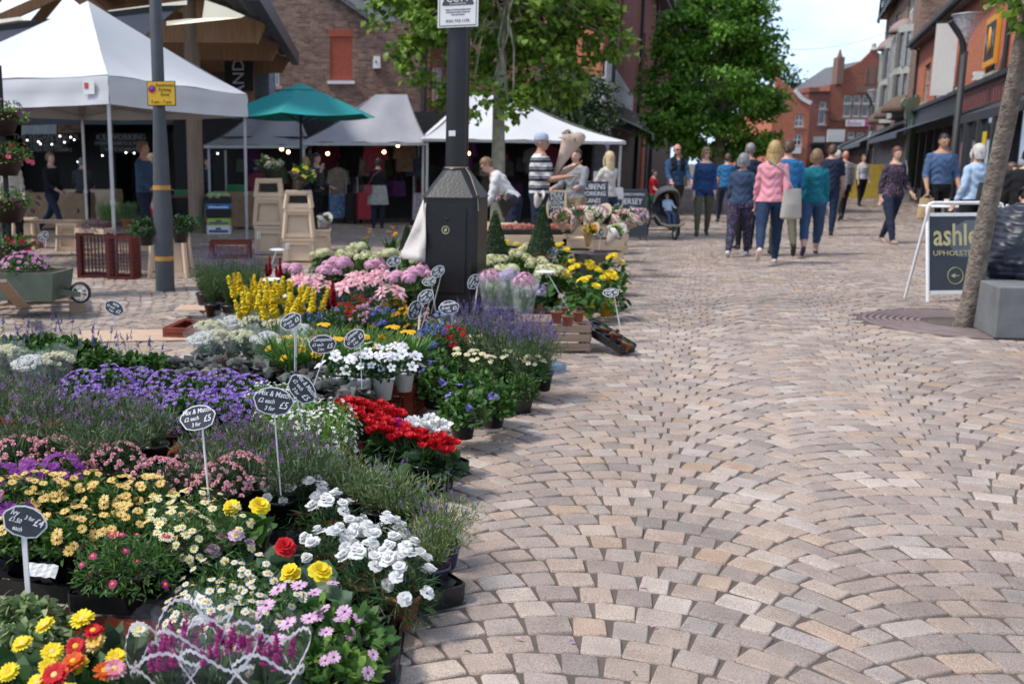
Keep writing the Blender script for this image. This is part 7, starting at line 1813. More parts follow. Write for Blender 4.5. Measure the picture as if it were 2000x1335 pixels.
@kind('yellow_sunflower_pot', .38, 'golden yellow blooms in a yellow pot', var=3)
def _(r, v):
 pot(r, .085, .14, mat('yellow_pot', (.62, .38, .01), .5)); part(r, 'foliage', lambda mb: dome(mb, 80, .20, .25, .10, .065, 0, z0=.12, up=.1, flat=-.3, fold=.1, rnd=.7, fill=.2, droop=.3), M_leaf)
 n = 6; P, n_ = topd(n, .13, .26, .14, .55); heads(r, 'bloom', P, n_, lambda mb: daisy(mb, [(0, 0, 0)], Z1, .042, 18, 0, .28, 1, .15, .32, 2), P_yel, P_gold)
@kind('box_topiary', .30, 'small clipped box cone', 'shrub', var=1)
def _(r, v):
 pot(r, .10, .16, M_terracotta)
 def fo(mb):
  n = 2600; t = rng.uniform(0, 1, n) ** .7; a = rng.uniform(0, 6.283, n); q = .15 * t + .006; P = np.stack([np.cos(a) * q, np.sin(a) * q, .15 + (1 - t) * .52], 1)
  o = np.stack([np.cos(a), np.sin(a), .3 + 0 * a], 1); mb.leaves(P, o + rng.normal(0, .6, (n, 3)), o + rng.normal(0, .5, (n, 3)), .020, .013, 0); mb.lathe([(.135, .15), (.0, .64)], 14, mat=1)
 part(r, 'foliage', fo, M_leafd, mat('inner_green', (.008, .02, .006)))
@kind('orange_calla', .42, 'orange calla lily behind the cream hydrangeas', var=2)
def _(r, v):
 pot(r, .08, .14); part(r, 'foliage', lambda mb: tuft(mb, 16, .08, .1, .30, .07, 0, z0=.12, spread=.35, droop=.2, a=.4, b=.75), M_leaf)
 def fl(mb): T, D = stems(mb, 4, .06, .38, .12, 1, .004, .22); spike(mb, T, D, .02, .06, 7, 0, .7)
 part(r, 'blooms', fl, P_gold, M_stem)
def sleeve(r, h0, h1, r0, r1, fm, wavy=None):
 mb = MB(); prof = [(r0 + (r1 - r0) * t, h0 + (h1 - h0) * t) for t in np.linspace(0, 1, 5)]; n = 26; V_ = []
 for i, (q, z) in enumerate(prof):
  for k in range(n):
   a = 2 * math.pi * k / n; w_ = 1 + .05 * math.sin(a * 5 + i) * (i / 4); zz = z + (.018 * math.sin(a * 3 + 1) if i == 4 else 0); V_.append((q * w_ * math.cos(a), q * w_ * math.sin(a), zz))
 mb.add(V_, np.array([(i * n + k, i * n + (k + 1) % n, (i + 1) * n + (k + 1) % n, (i + 1) * n + k) for i in range(4) for k in range(n)]), 0, True); o = mb.build('clear_sleeve', fm, r)
 if wavy:
  for off, base in wavy:
   mb = MB(); V_ = []; m = 90; dz = .009
   for k in range(m + 1):
    a = 2 * math.pi * k / m; z = base + .030 * math.sin(a * 3 + off) + .0035 * math.sin(a * 34)
    t = (z - h0) / (h1 - h0); q = (r0 + (r1 - r0) * t) * (1 + .05 * math.sin(a * 5 + 4 * t) * t) * 1.012
    for s_ in (0, dz): V_.append((q * math.cos(a), q * math.sin(a), z + s_))
   mb.add(V_, np.array([(2 * k, 2 * k + 2, 2 * k + 3, 2 * k + 1) for k in range(m)]), 0, True); mb.build('printed_wave', M_print, o)
 return o
M_film = film('clear_film', (.85, .92, .92), .16, .12)
@kind('sleeved_white_flowers', .22, 'white and yellow flowers wrapped in a clear plastic sleeve', 'plant', var=3)
def _(r, v):
 pot(r, .05, .10); part(r, 'foliage', lambda mb: dome(mb, 70, .07, .10, .05, .03, 0, z0=.09), M_leafb)
 def fl(mb): P, n_ = topd(46, .09, .05, .21, .1); pompon(mb, P, n_, .018, 14, 0, .95)
 part(r, 'blooms', fl, P_cream if v != 1 else P_white); sleeve(r, .03, .29, .05, .115, film('frosted_film', (.88, .95, .92), .10, .2))
@kind('sleeved_celosia', .26, 'magenta celosia in a wavy-lined clear sleeve', 'plant', var=3)
def _(r, v):
 pot(r, .055, .10); part(r, 'foliage', lambda mb: dome(mb, 70, .075, .14, .065, .034, 0, z0=.09, up=.5), M_leafd)
 def fl(mb): T, D = stems(mb, 11, .08, .135, .10, 1, .003, .5); spike(mb, T, nrm(D + np.array([0, 0, 2.])), .05, .015, 46, 0, .6)
 part(r, 'plumes', fl, isl('petal_celosia', [(.26, .005, .12), (.42, .01, .20), (.36, .02, .24)]), M_stem); sleeve(r, .02, .315, .055, .105, film('celosia_film', (.85, .9, .9), .035, .1), [(v, .262), (v + 2.2, .20), (v + 1.1, .12)])
@kind('sleeved_hydrangea', .42, 'tall sleeved hydrangea right of the cabinet', 'plant', var=2)
def _(r, v):
 pot(r, .07, .10); part(r, 'foliage', lambda mb: tuft(mb, 26, .06, .1, .24, .03, 0, z0=.09, spread=.2), M_leaf)
 P = [(0, 0, .40), (.05, .02, .37), (-.05, -.02, .38)]
 def f(mb): P_, o = cloud(80, .06, .05, -.4); daisy(mb, P_, o, .015, 4, 0, 0, None, .15, .95, a=.4, b=.8)
 heads(r, 'flower_head', P, [(0, 0, 1)] * 3, f, [P_rose, isl('petal_lilac_grey', [(.36, .30, .48), (.50, .44, .60)])][v]); sleeve(r, .02, .42, .06, .13, M_film)
@kind('succulent', .11, 'small succulent in a terracotta pot', 'plant', var=3)
def _(r, v):
 pot(r, .042, .075, M_terracotta)
 def fo(mb):
  for l in range(4):
   n = 9 - l; a = np.arange(n) * 6.283 / n + l * .4; D = np.stack([np.cos(a), np.sin(a), np.full(n, .25 + .5 * l)], 1); mb.leaves(np.tile([0, 0, .072 + .006 * l], (n, 1)), D, np.tile([0, 0, 1.], (n, 1)) - D * .3, .044 - .007 * l, .022, 0, fold=.2, a=.5, b=.8, wb=.95)
 part(r, 'rosette', fo, [isl('succulent_grey', [(.16, .24, .17), (.25, .33, .24)]), isl('succulent_green', [(.07, .16, .05), (.13, .24, .08)]), isl('succulent_red', [(.18, .08, .06), (.12, .18, .10)])][v])
@kind('heather', .14, 'dull purple heather mound in a pale wooden tray on the plank bench', 'plant', var=1)
def _(r, v):
 mb = MB(); mb.b2(-.2, .2, -.12, .12, 0, .015); mb.b2(-.2, .2, -.12, -.108, .0151, .06); mb.b2(-.2, .2, .108, .12, .0151, .06); mb.b2(-.2, -.188, -.107, .107, .0151, .06); mb.b2(.188, .2, -.107, .107, .0151, .06); mb.build('tray', M_palewood, r)
 part(r, 'foliage', lambda mb: dome(mb, 1500, .19, .17, .03, .006, 0, z0=.02, rnd=.5), isl('heather_leaf', [(.06, .07, .04), (.11, .06, .10), (.16, .09, .15), (.08, .09, .05)]))
@kind('rosemary', .26, 'bushy rosemary in a terracotta pot behind the tent leg', 'plant', var=2)
def _(r, v):
 pot(r, .09, .14, M_terracotta); part(r, 'foliage', lambda mb: tuft(mb, 900, .2, .5, .13, .006, 0, z0=.1, spread=.4), isl('rosemary_leaf', [(.05, .11, .04), (.09, .17, .06), (.13, .22, .09)]))
@kind('dark_shrub', .26, 'low dark green shrub beside the yellow-banded pole', 'plant', var=2)
def _(r, v):
 pot(r, .1, .14); part(r, 'foliage', lambda mb: dome(mb, 900, .22, .2, .045, .02, 0, z0=.12), M_leafd)
@kind('barrow_flowers', .12, 'purple-pink flowers filling the sage green wheelbarrow', 'plant', var=1)
def _(r, v):
 part(r, 'foliage', lambda mb: dome(mb, 700, .27, .15, .04, .02, 0, flat=-.05), M_leaf)
 def fl(mb): P, n_ = topd(80, .24, .17, .02, .15); daisy(mb, P, n_, .022, 10, 0, .2, 1, .1, .4)
 part(r, 'blooms', fl, isl('petal_orchid', [(.38, .08, .28), (.52, .20, .42), (.60, .34, .52)]), P_eyed)
@kind('white_leafy_plant', .20, 'glossy white-budded plant behind the paper bouquets', 'plant', var=2)
def _(r, v):
 pot(r, .07, .12); part(r, 'foliage', lambda mb: dome(mb, 60, .14, .15, .10, .04, 0, z0=.10, up=1.0), M_leafl)
 def fl(mb): P, n_ = topd(10, .11, .16, .12, .3); pompon(mb, P, n_, .018, 12, 0)
 part(r, 'blooms', fl, P_white)
COUNT = {}
def put(k, u, v, zb=.03, rz=None, sc=None, var=None, label=None, tilt=None, pos=None):
 K = KIND[k]; i = COUNT.get(k, 0); COUNT[k] = i + 1
 vi = (i if var is None else var) % K['var']; s0 = sc or random.uniform(.93, 1.08)
 p = pos or (lambda q: Vector((q.x, q.y, zb)))(G(u, v, zb + K['ch'] * (s0 if not hasattr(s0, '__len__') else s0[2])))
 rz = random.uniform(-.5, .5) if rz is None else rz
 have = [m for m in K['made'] if m[0] == vi]
 if have: o = dup(have[0][1], p, rz, s0, label or K['label'], tilt=tilt)
 else:
  o = empty(k, p, 0, label or K['label'], K['cat'], K['group'], True); K['f'](o, vi); K['made'].append((vi, o)); place(o, p, rz, s0, tilt)
 if 'group' not in o: o['group'] = K['group']
 return o
def puts(k, pts, zb=.03, **kw): return [put(k, u, v, zb, **kw) for u, v in pts]
CR = .12
puts('gerbera', [(52, 1296)], .03, var=0); puts('gerbera', [(135, 1246)], .03, var=1); puts('gerbera', [(148, 1318)], .03, var=2); puts('gerbera', [(205, 1306)], .03, var=3); puts('gerbera', [(226, 1244)], .03, var=4); puts('gerbera', [(80, 1375)], .03, var=0)
puts('ivy', [(8, 1190), (62, 1196), (10, 1248)], .04)
puts('sleeved_celosia', [(325, 1262), (425, 1262), (522, 1268), (375, 1225)], .0, sc=1.0)
puts('apricot_osteospermum', [(5, 950), (60, 935), (112, 945), (170, 935), (225, 948), (285, 950), (40, 1015), (135, 1010), (235, 1008)], CR)
puts('magenta_daisy', [(215, 1050), (265, 1050)], CR); puts('cream_daisy', [(315, 985), (385, 970), (345, 1010), (420, 1000)], CR)
puts('purple_osteospermum', [(-5, 925), (60, 915), (118, 905), (-10, 975)], CR)
puts('pink_dianthus', [(40, 872), (110, 872), (175, 880), (228, 885), (310, 915), (370, 905), (430, 925), (470, 905)], CR)
puts('red_dianthus', [(5, 840), (60, 836), (98, 845)], CR)
puts('white_daisy', [(425, 1110), (500, 1105), (450, 1160), (525, 1150), (400, 1155), (480, 1200)], .03, sc=1.0)
puts('pale_pink_carnation', [(408, 1065), (448, 1075)], .04)
put('yellow_begonia', 490, 985, .12, var=0, label='begonia with a ruffled yellow flower above the pink dianthus'); put('yellow_begonia', 548, 1062, .08, var=2, label='begonia with one red flower beside the empty black tray'); put('yellow_begonia', 606, 1112, .06, var=1, label='begonia with yellow flowers between daisies and white carnations')
puts('pink_osteospermum', [(580, 1180), (640, 1175), (685, 1190), (600, 1245), (660, 1250)], .02)
puts('white_carnation', [(515, 935), (598, 942), (655, 975), (690, 1025), (742, 1020), (720, 1075), (775, 1060), (640, 1040), (785, 1095)], .02, sc=.9)
puts('loose_lavender', [(640, 905), (688, 925), (735, 945), (780, 955)], .03, sc=.92)
puts('potted_lavender', [(868, 1005), (845, 1045)], .0, sc=.80)
puts('french_lavender', [(10, 775), (70, 785), (130, 780), (190, 790), (250, 785), (300, 800), (30, 820), (105, 825), (180, 835), (245, 830), (60, 755), (0, 740)], .10)
puts('french_lavender', [(400, 850), (455, 835), (510, 835), (565, 850), (420, 885), (480, 880), (545, 890), (600, 880)], .05, label='french lavender beneath the mix and match signs')
puts('violet_campanula', [(160, 735), (215, 725), (270, 728), (325, 735), (380, 740), (435, 735), (485, 745), (185, 765), (245, 765), (305, 770), (365, 775), (425, 775), (480, 780)], .09)
puts('white_gaura', [(520, 755), (570, 755), (545, 785), (600, 785), (650, 790), (575, 815), (635, 815)], .09)
puts('heuchera', [(345, 700), (385, 693), (430, 700), (475, 702), (520, 705), (565, 705), (610, 710), (655, 718), (700, 735), (365, 722), (420, 722), (590, 730), (640, 745), (690, 760)], .12)
puts('salvia', [(10, 660), (50, 655), (95, 655), (135, 660), (172, 665), (210, 685), (255, 690), (295, 692), (30, 680), (75, 682), (185, 690)], .12)
puts('sleeved_white_flowers', [(12, 690), (58, 712), (112, 705)], .10, label='cream flowers in a clear plastic sleeve at the left edge', sc=1.0)
puts('sleeved_white_flowers', [(408, 640), (450, 632), (495, 632), (540, 638), (585, 648), (425, 660), (472, 660), (520, 664), (568, 672), (612, 676), (395, 665), (640, 672)], .09, label='white flowers in a clear plastic sleeve in the centre block', sc=1.02)
puts('white_campanula', [(662, 690), (705, 688), (748, 690), (790, 684), (725, 672), (770, 672)], .20)
puts('red_cyclamen', [(690, 795), (735, 800), (715, 822), (765, 812), (790, 850), (830, 862), (865, 872), (748, 838)], .03)
put('magenta_cyclamen', 775, 838, .03); puts('white_cyclamen', [(825, 832), (850, 842)], .03)
puts('balloon_flower', [(815, 690), (860, 690), (900, 735), (850, 722), (945, 735), (965, 755), (905, 770)], .06)
put('small_green_pot', 1018, 745, .0, rz=.3)
puts('cream_daisy_tray_plant', [(885, 650), (925, 665), (965, 680), (1005, 695), (1040, 705), (905, 690), (945, 700)], .06)
puts('english_lavender', [(925, 612), (962, 618), (1000, 632), (1035, 645), (1062, 662), (900, 632), (945, 645), (985, 655), (1025, 670)], .05)
puts('coreopsis', [(545, 655), (590, 645), (635, 640), (680, 640), (725, 640), (770, 645), (570, 672), (615, 668), (662, 668), (710, 668), (755, 665), (800, 655)], .15)
for i, (u, v) in enumerate([(640, 600), (675, 595), (715, 598), (750, 602), (790, 605), (655, 578), (700, 580), (740, 582), (610, 610), (775, 585), (865, 612), (885, 640), (820, 600), (845, 640)]):
 put('bedding_mix', u, v, .14, var=i, label='pot of small %s bedding flowers' % ['pale blue', 'red', 'pink', 'deep blue', 'golden yellow'][i % 5])
puts('yellow_snapdragon', [(478, 560), (512, 575), (545, 565), (575, 575), (600, 590), (495, 595), (545, 600)], .10); puts('red_snapdragon', [(652, 575), (528, 520), (548, 525)], .15)
puts('lily', [(590, 548), (635, 552), (680, 556), (725, 548), (765, 560), (700, 538), (745, 535), (610, 538)], .10)
puts('pink_hydrangea', [(570, 520), (640, 520), (665, 508), (735, 510), (790, 535), (820, 522)], .12); puts('cream_hydrangea', [(630, 488), (675, 490), (718, 495), (760, 488), (800, 490), (830, 500), (700, 476)], .12)
puts('cream_hydrangea', [(968, 500), (1010, 492), (1050, 505), (1075, 520), (1035, 480), (990, 520)], .12, label='greenish cream hydrangea right of the black cabinet'); puts('sleeved_hydrangea', [(962, 532), (995, 532), (1025, 540)], .06, sc=1.0); put('lilac_hydrangea', 1058, 560, .03, sc=.8)
puts('tall_lavender', [(398, 520), (432, 515), (468, 518), (502, 520), (415, 535), (450, 535), (486, 538)], .10)
puts('yellow_sunflower_pot', [(985, 470), (1095, 478), (1120, 512), (1150, 515), (1196, 500), (1170, 530), (1095, 532), (1145, 545), (1010, 478), (1190, 535)], .03)
put('box_topiary', 0, 0, pos=Vector((at(1058, 480, 11.4).x, 11.4, .24)), sc=1.05, label='small clipped box cone in front of the striped-shirt man'); put('box_topiary', 0, 0, pos=Vector((at(966, 490, 10.8).x, 10.8, .20)), sc=1.05, label='small clipped box cone just right of the black cabinet'); put('box_topiary', 0, 0, pos=Vector((at(795, 485, 12.0).x, 12.0, .05)), sc=.95, label='small clipped box cone left of the black cabinet')
puts('orange_calla', [(712, 468), (765, 462)], .05)
[put('white_leafy_plant', 0, 0, pos=Vector((at(u, 400, 14.3).x, 14.3, .545))) for u in (1118, 1140, 1162, 1184, 1206)]; put('white_leafy_plant', 0, 0, pos=Vector((at(1222, 440, 13.0).x, 13.2, .5)))
puts('dark_shrub', [(285, 432), (352, 428)], .50); puts('rosemary', [(212, 412), (250, 410)], .54); put('heather', 185, 432, .545)
put('barrow_flowers', 0, 0, pos=Vector((BAR.x - .02, BAR.y, .13 + .29)))
puts('small_green_pot', [(85, 480)], .55, label='leafy pot on the upper plank of the bench at far left') if False else None
# ---- trays, crates that carry the pots
def tray(p, w, d, rz, lab, m=None, cells=(4, 2), tilt=(0, 0), h_=.055, name='pot_tray', group='black plastic pot trays'):
 m = m or M_blackplastic
 o = empty(name, p, rz, lab, 'tray', group, True); o.rotation_euler = (tilt[0], tilt[1], rz)
 mb = MB(); nx, ny = cells; cw, cd = w / nx, d / ny; r_ = min(cw, cd) * .43; n = 16
 for i in range(nx):
  for j in range(ny):
   cx, cy = -w / 2 + cw * (i + .5), -d / 2 + cd * (j + .5); V_ = []
   for k in range(n):
    a = 2 * math.pi * (k + .5) / n; c, s_ = math.cos(a), math.sin(a); q = min(1 / max(abs(c), 1e-6), 1 / max(abs(s_), 1e-6)); V_.append((cx + c * q * cw / 2, cy + s_ * q * cd / 2, h_))
   V_ += [(cx + r_ * math.cos(2 * math.pi * (k + .5) / n), cy + r_ * math.sin(2 * math.pi * (k + .5) / n), h_) for k in range(n)]
   V_ += [(cx + r_ * .8 * math.cos(2 * math.pi * (k + .5) / n), cy + r_ * .8 * math.sin(2 * math.pi * (k + .5) / n), .006) for k in range(n)]
   mb.add(V_, [[q, (q + 1) % n, n + (q + 1) % n, n + q] for q in range(n)] + [[n + q, n + (q + 1) % n, 2 * n + (q + 1) % n, 2 * n + q] for q in range(n)] + [[2 * n + q for q in range(n)]], 0)
 mb.build('cells', m, o)
 mb = MB(); r2 = .03; pl = []
 for cx, cy, a0 in ((w / 2, -d / 2, -90), (w / 2, d / 2, 0), (-w / 2, d / 2, 90), (-w / 2, -d / 2, 180)):
  for q in range(4):
   a = R(a0 + q * 30); pl.append((cx + r2 * (math.cos(a)) - (r2 if cx > 0 else -r2) * .6, cy + r2 * math.sin(a) - (r2 if cy > 0 else -r2) * .6))
 k = len(pl); V_ = [(x, y, h_ + .004) for x, y in pl] + [(x * 1.03, y * 1.03, h_ + .004) for x, y in pl] + [(x * 1.02, y * 1.02, 0.004) for x, y in pl] + [(x * 1.06, y * 1.07, -.0) for x, y in pl]
 mb.add(V_, [[(i + 1) % k + a, i + a, i + a + k, (i + 1) % k + a + k] for a in (0, k, 2 * k) for i in range(k)], 0, False); mb.build('rim', m, o)
 return o
def tray_edge(p1, p2, d, zb, lab, cells=(4, 2), side=1, **k):
 """tray whose long edge runs p1->p2 (sight points at height zb); body lies to the left of that edge"""
 a = G(*p1, zb); b_ = G(*p2, zb); w = (b_ - a).length; rz = math.atan2(b_.y - a.y, b_.x - a.x); n_ = Vector((-math.sin(rz), math.cos(rz), 0)) * side
 return tray((a + b_) / 2 + n_ * d / 2, w, d, rz, lab, cells=cells, **k)
tray_edge((600, 1050), (800, 1196), .20, .0, 'long black pot tray under the white carnations, its corner sticking out on the paving', (5, 1), 1)
tray_edge((560, 1020), (650, 1085), .24, .02, 'empty-celled black tray left of the white carnations', (2, 1), -1)
tray_edge((640, 850), (835, 938), .22, .0, 'black pot tray under the red cyclamen', (5, 2), 1)
tray_edge((800, 765), (965, 815), .26, .0, 'black pot tray under the balloon flowers at the paving edge', (4, 2), 1)
tray_edge((840, 1085), (870, 1075), .3, .0, 'small black tray under the purple lavender pots', (1, 1), 1) if False else None
tray((G(870, 590, .1).x, G(870, 590, .1).y, .0), .55, .35, .2, 'black tray under the bedding flowers in front of the cabinet')
M_bluetray = film('blue_clear_tray', (.16, .30, .42), .75, .2)
tray_edge((900, 700), (1040, 735), .30, .0, 'translucent blue tray under the cream daisies', (4, 2), 1, m=M_bluetray, name='blue_tray', group='blue trays'); tray_edge((1000, 735), (1062, 715), .25, .0, 'translucent blue tray corner under the dark lavender', (2, 2), 1, m=M_bluetray, name='blue_tray', group='blue trays')
for (u, v, w, d, rz, zb, lab, c) in ((75, 1105, .46, .28, -.28, .101, 'black pot tray on the brown crate holding apricot osteospermums', (3, 2)), (262, 1135, .30, .28, -.1, .101, 'black pot tray at the corner of the brown crate under the magenta daisies', (2, 2)), (350, 1140, .17, .30, .55, .09, 'tilted empty black tray right of the brown crate', (1, 2))):
 q = G(u, v, zb + .05); tray(Vector((q.x, q.y + .02, zb)), w, d, rz, lab, cells=c)
for i, (u, v, zb, w, d) in enumerate(((80, 900, CR - .02, .7, .3), (380, 940, CR - .02, .6, .3), (100, 850, .07, .9, .34), (500, 900, .02, .8, .34), (250, 775, .06, .9, .3), (430, 790, .06, .7, .3), (590, 815, .06, .5, .3), (520, 735, .07, 1.3, .34), (110, 695, .07, 1.4, .3), (680, 670, .10, 1.2, .5), (700, 605, .09, 1.1, .35), (650, 560, .05, 1.3, .6), (720, 510, .07, 1.4, .5), (470, 1190, .03, .5, .4), (700, 960, .0, .5, .3), (620, 1240, .0, .45, .3))):
 q = G(u, v + 12, zb + .05); tray(Vector((q.x, q.y + .03, zb)), w, d, -.1 + .03 * (i % 5), 'black pot tray hidden between the flowers', cells=(max(2, int(w / .15)), 2))
tray_edge((560, 1255), (690, 1290), .22, .0, 'black pot tray corner beneath the pale pink osteospermums', (2, 1), 1)
def crate_at(p1, p2, d, top, lab, side=1, m=None, nx=12, nz=5, dw=0):
 a = G(*p1, top); b_ = G(*p2, top); w = (b_ - a).length + dw; rz = math.atan2(b_.y - a.y, b_.x - a.x); n_ = Vector((-math.sin(rz), math.cos(rz), 0)) * side; c = (a + b_) / 2 + n_ * d / 2
 return mesh_crate(Vector((c.x, c.y, 0)), w, d, top, m or M_redplastic, rz, lab, floor_up=True, nx=nx, nz=nz, cat='crate')
crate_at((20, 1142), (322, 1238), .44, .10, 'big brown plastic crate in the bottom left corner carrying the apricot osteospermums')
crate_at((-60, 930), (300, 975), .40, CR - .03, 'brown crate under the pink dianthus at the left'); crate_at((300, 985), (480, 985), .36, CR - .03, 'brown crate under the right-hand pink dianthus')
crate_at((0, 890), (330, 895), .42, .068, 'brown crate under the french lavender at the left')
crate_at((600, 880), (660, 890), .3, .15, 'orange-brown crate end showing under the white-flowered lime plants') if False else None
crate_at((700, 752), (800, 760), .46, .198, 'red-brown crate carrying the white campanulas', nx=6)
crate_at((318, 640), (640, 650), .5, .085, 'low red-brown crate under the clear-wrapped white flowers'); crate_at((390, 590), (570, 590), .45, .098, 'red-brown crate lifting the tall lavender pots', nz=3)
crate_at((560, 690), (800, 690), .5, .095, 'red-brown crate hidden under the golden daisies')
crate_at((150, 800), (480, 800), .4, .058, 'brown crate under the violet campanulas'); crate_at((580, 870), (655, 885), .35, .13, 'brown crate end beside the cyclamen tray', nx=5)
for (u, v, w, d, rz, lab) in ((330, 655, 1.5, .55, .1, 'flattened sandy cardboard sheet on the paving behind the salvias'), (400, 622, .5, .35, .0, 'square of cardboard on the low red crate')):
 q = G(u, v); z = .004 if w > 1 else .1; o = MB(); o.b2(-w / 2, w / 2, -d / 2, d / 2, 0, .006); ob = o.build('cardboard_sheet', mat('cardboard', (.50, .36, .26), .9, var=.12), None, (q.x, q.y, z), rz); tag(ob, lab, 'cardboard')
for (u, v, rz, lab) in ((835, 770, -.6, 'crumpled white delivery note on the tray under the balloon flowers'), (80, 1118, -.2, 'printed white tray label beside the ivy price stick'), (385, 1180, -1.0, 'torn white label on the tilted tray'), (745, 905, -.5, 'grey-white label strip on the cyclamen tray')):
 q = G(u, v, .06 if u > 500 else .2); o = MB(); V_ = []
 for i in range(7):
  for j in range(4): V_.append((-.05 + .1 * i / 6, .004 * math.sin(i * 2 + j), -.012 + .04 * j / 3 + .003 * math.sin(i * 3)))
 o.add(V_, np.array([(i * 4 + j, (i + 1) * 4 + j, (i + 1) * 4 + j + 1, i * 4 + j + 1) for i in range(6) for j in range(3)])); ob = o.build('paper_label', mat('label_paper', (.62, .62, .62), .8, var=.12, scale=60), None, q, rz); md = ob.modifiers.new('t', 'SOLIDIFY'); md.thickness = .0015; ob.rotation_euler = (R(-35), 0, rz); tag(ob, lab, 'label')
q = G(1120, 688); c = empty('slatted_crate', q + Vector((-.12, .18, 0)), -.08, 'upturned slatted wooden crate carrying succulent pots at the right edge of the display', 'crate')
for i in range(6): mb = MB(); mb.b2(-.25, .25, -.19 + i * .066, -.19 + i * .066 + .05, .225, .235); mb.build('top_slat', M_crate, c)
for j in range(3):
 for s_ in (-1, 1): mb = MB(); mb.b2(-.25, .25, s_ * .195 - .006, s_ * .195 + .006, .02 + j * .07, .075 + j * .07); mb.build('side_slat', M_crate, c)
 for s_ in (-1, 1): mb = MB(); mb.b2(s_ * .256 - .006, s_ * .256 + .006, -.188, .188, .02 + j * .07, .075 + j * .07); mb.build('side_slat', M_crate, c)
for sx in (-1, 1):
 for sy in (-1, 1): mb = MB(); mb.b2(sx * .235 - .015, sx * .235 + .014, sy * .172 - .015, sy * .172 + .014, 0, .2245); mb.build('corner_post', M_crate, c)
for (u, v) in ((1088, 598), (1110, 606), (1130, 598), (1100, 590)): put('succulent', u, v, .237, sc=1.05, label='succulent in a terracotta pot on the slatted wooden crate')
a = G(1150, 640, .17); b_ = G(1228, 692, .02); d = b_ - a
ft = tray((a + b_) / 2 + Vector((0, .08, 0)), d.length, .17, math.atan2(d.y, d.x), 'black tray of succulents slumped off the crate edge onto the paving', cells=(4, 2), tilt=(0, R(20)), h_=.05)
for t, (dx, dy) in ((.42, (0, .1)), (.55, (.03, .04)), (.66, (.0, .11)), (.9, (.0, .03)), (.8, (.0, .12))): put('succulent', 0, 0, pos=a.lerp(b_, t) + Vector((dx, dy, -.0)), sc=.9, tilt=(0, R(20)), label='succulent in the slumped black tray on the paving')
tray(Vector((G(1010, 590, .1).x, G(1010, 590, .1).y, .08)), .62, .3, -.12, 'flat black tray behind the english lavender', cells=(5, 2), h_=.05)
# ---- price signs on sticks
def price(u, v, ub, vb, zb, lines, lab, roll=0, yaw=0, pitch=18, s_=1.0, blank=False, edge=False, wpx=None):
 b_ = G(ub, vb, zb); q = at(u, v, b_.y); W_, H_ = .135 * s_, .092 * s_
 o = empty('price_sign', b_, 0, lab, 'price sign', 'chalk price signs on sticks')
 t = q - b_; M_ = Matrix.Translation(t) @ Matrix.Rotation(R(yaw), 4, 'Z') @ Matrix.Rotation(R(-pitch), 4, 'X') @ Matrix.Rotation(-R(roll), 4, 'Y')
 def shape(w, h): return [(-.5 * w, .02 * h), (-.47 * w, .16 * h), (-.30 * w, .40 * h), (-.1 * w, .495 * h), (.1 * w, .495 * h), (.30 * w, .40 * h), (.47 * w, .16 * h), (.5 * w, .02 * h), (.40 * w, -.28 * h), (.36 * w, -.38 * h), (.15 * w, -.49 * h), (-.15 * w, -.49 * h), (-.36 * w, -.38 * h), (-.40 * w, -.28 * h)]
 low = M_ @ Vector((.01, 0, -H_ * .42))
 mb = MB(); d_ = low; bk = Vector((0, .004, 0)); mb.beam(Vector((0, 0, -.06)), low + bk, .017 * s_, .004); mb.build('stick', M_signwhite, o)
 mb = MB(); mb.M = M_; mb.prism(shape(W_, H_), 0, .003); pl_ = mb.build('plate', M_signwhite, o)
 mb = MB(); mb.M = M_; mb.prism(shape(W_ - .010, H_ - .009), -.0015, -.0003); bd = mb.build('board', M_signwhite if blank else M_slateboard, pl_)
 if not blank:
  n = len(lines)
  e = M_.to_3x3().to_4x4() @ Matrix.Rotation(math.pi / 2, 4, 'X')
  for (tx, x, z, sz) in lines:
   p = M_ @ Vector((x * W_, -.0022, z * H_)); text(bd, tx, sz * H_, p, e.to_euler(), M_chalk, shear=.25, sx=.82, depth=.0006, bold=.0003)
def L3(a, b_, c, d_='£5'): return [(a, -.0, .25, .27), (b_, -.17, -.02, .23), (c, -.07, -.27, .22), (d_, .25, -.11, .36)]
MM = L3('Mix & Match', '£2 each', '3 for')
price(48, 1018, 60, 1222, .05, [('Ivy', -.26, .20, .27), ('£1.50', -.20, -.03, .21), ('each', -.10, -.27, .21), ('3 for', .08, .14, .19), ('£4', .29, .08, .36)], 'ivy price sign reading £1.50 each or 3 for £4, nearest at the left edge', -20, 8, 12, 1.0)
price(386, 815, 415, 1022, .13, MM, 'leftmost tall mix and match sign standing in the pink dianthus', 13, -5, 25, .98)
price(534, 783, 548, 935, .27, MM, 'widest mix and match price sign above the white carnations', -10, 6, 10, 1.12)
price(590, 759, 609, 862, .27, MM, 'mix and match sign turned nearly on edge among the lime plants', -52, 6, 6, 1.05)
price(630, 672, 608, 742, .36, L3('Campanula', '£3 each', '2 for'), 'campanula price sign reading £3 each or 2 for £5', 3, 0, 5, 1.02)
price(692, 661, 708, 770, .25, L3('Cyclamen', '£3 each', '2 for'), 'cyclamen price sign leaning left in front of the white campanulas', 38, 0, 12, .92)
price(568, 627, 577, 715, .30, L3('Heuchera', '£3 each', '2 for'), 'heuchera price sign among the clear-wrapped flowers', 30, 0, 18, .95)
price(223, 601, 236, 672, .14, L3('Salvia', '£2 each', '3 for'), 'salvia price sign standing alone above the blue salvias', -28, 5, 15, 1.1)
price(545, 577, 563, 612, .16, [], 'pale price sign seen from behind among the yellow snapdragons', 0, 0, 68, 1.0, blank=True)
price(877, 600, 884, 690, .14, L3('Rhodanthe', '£3 each', '2 for'), 'upright price sign right of the cluster in front of the cabinet', 8, 10, 30, 1.08)
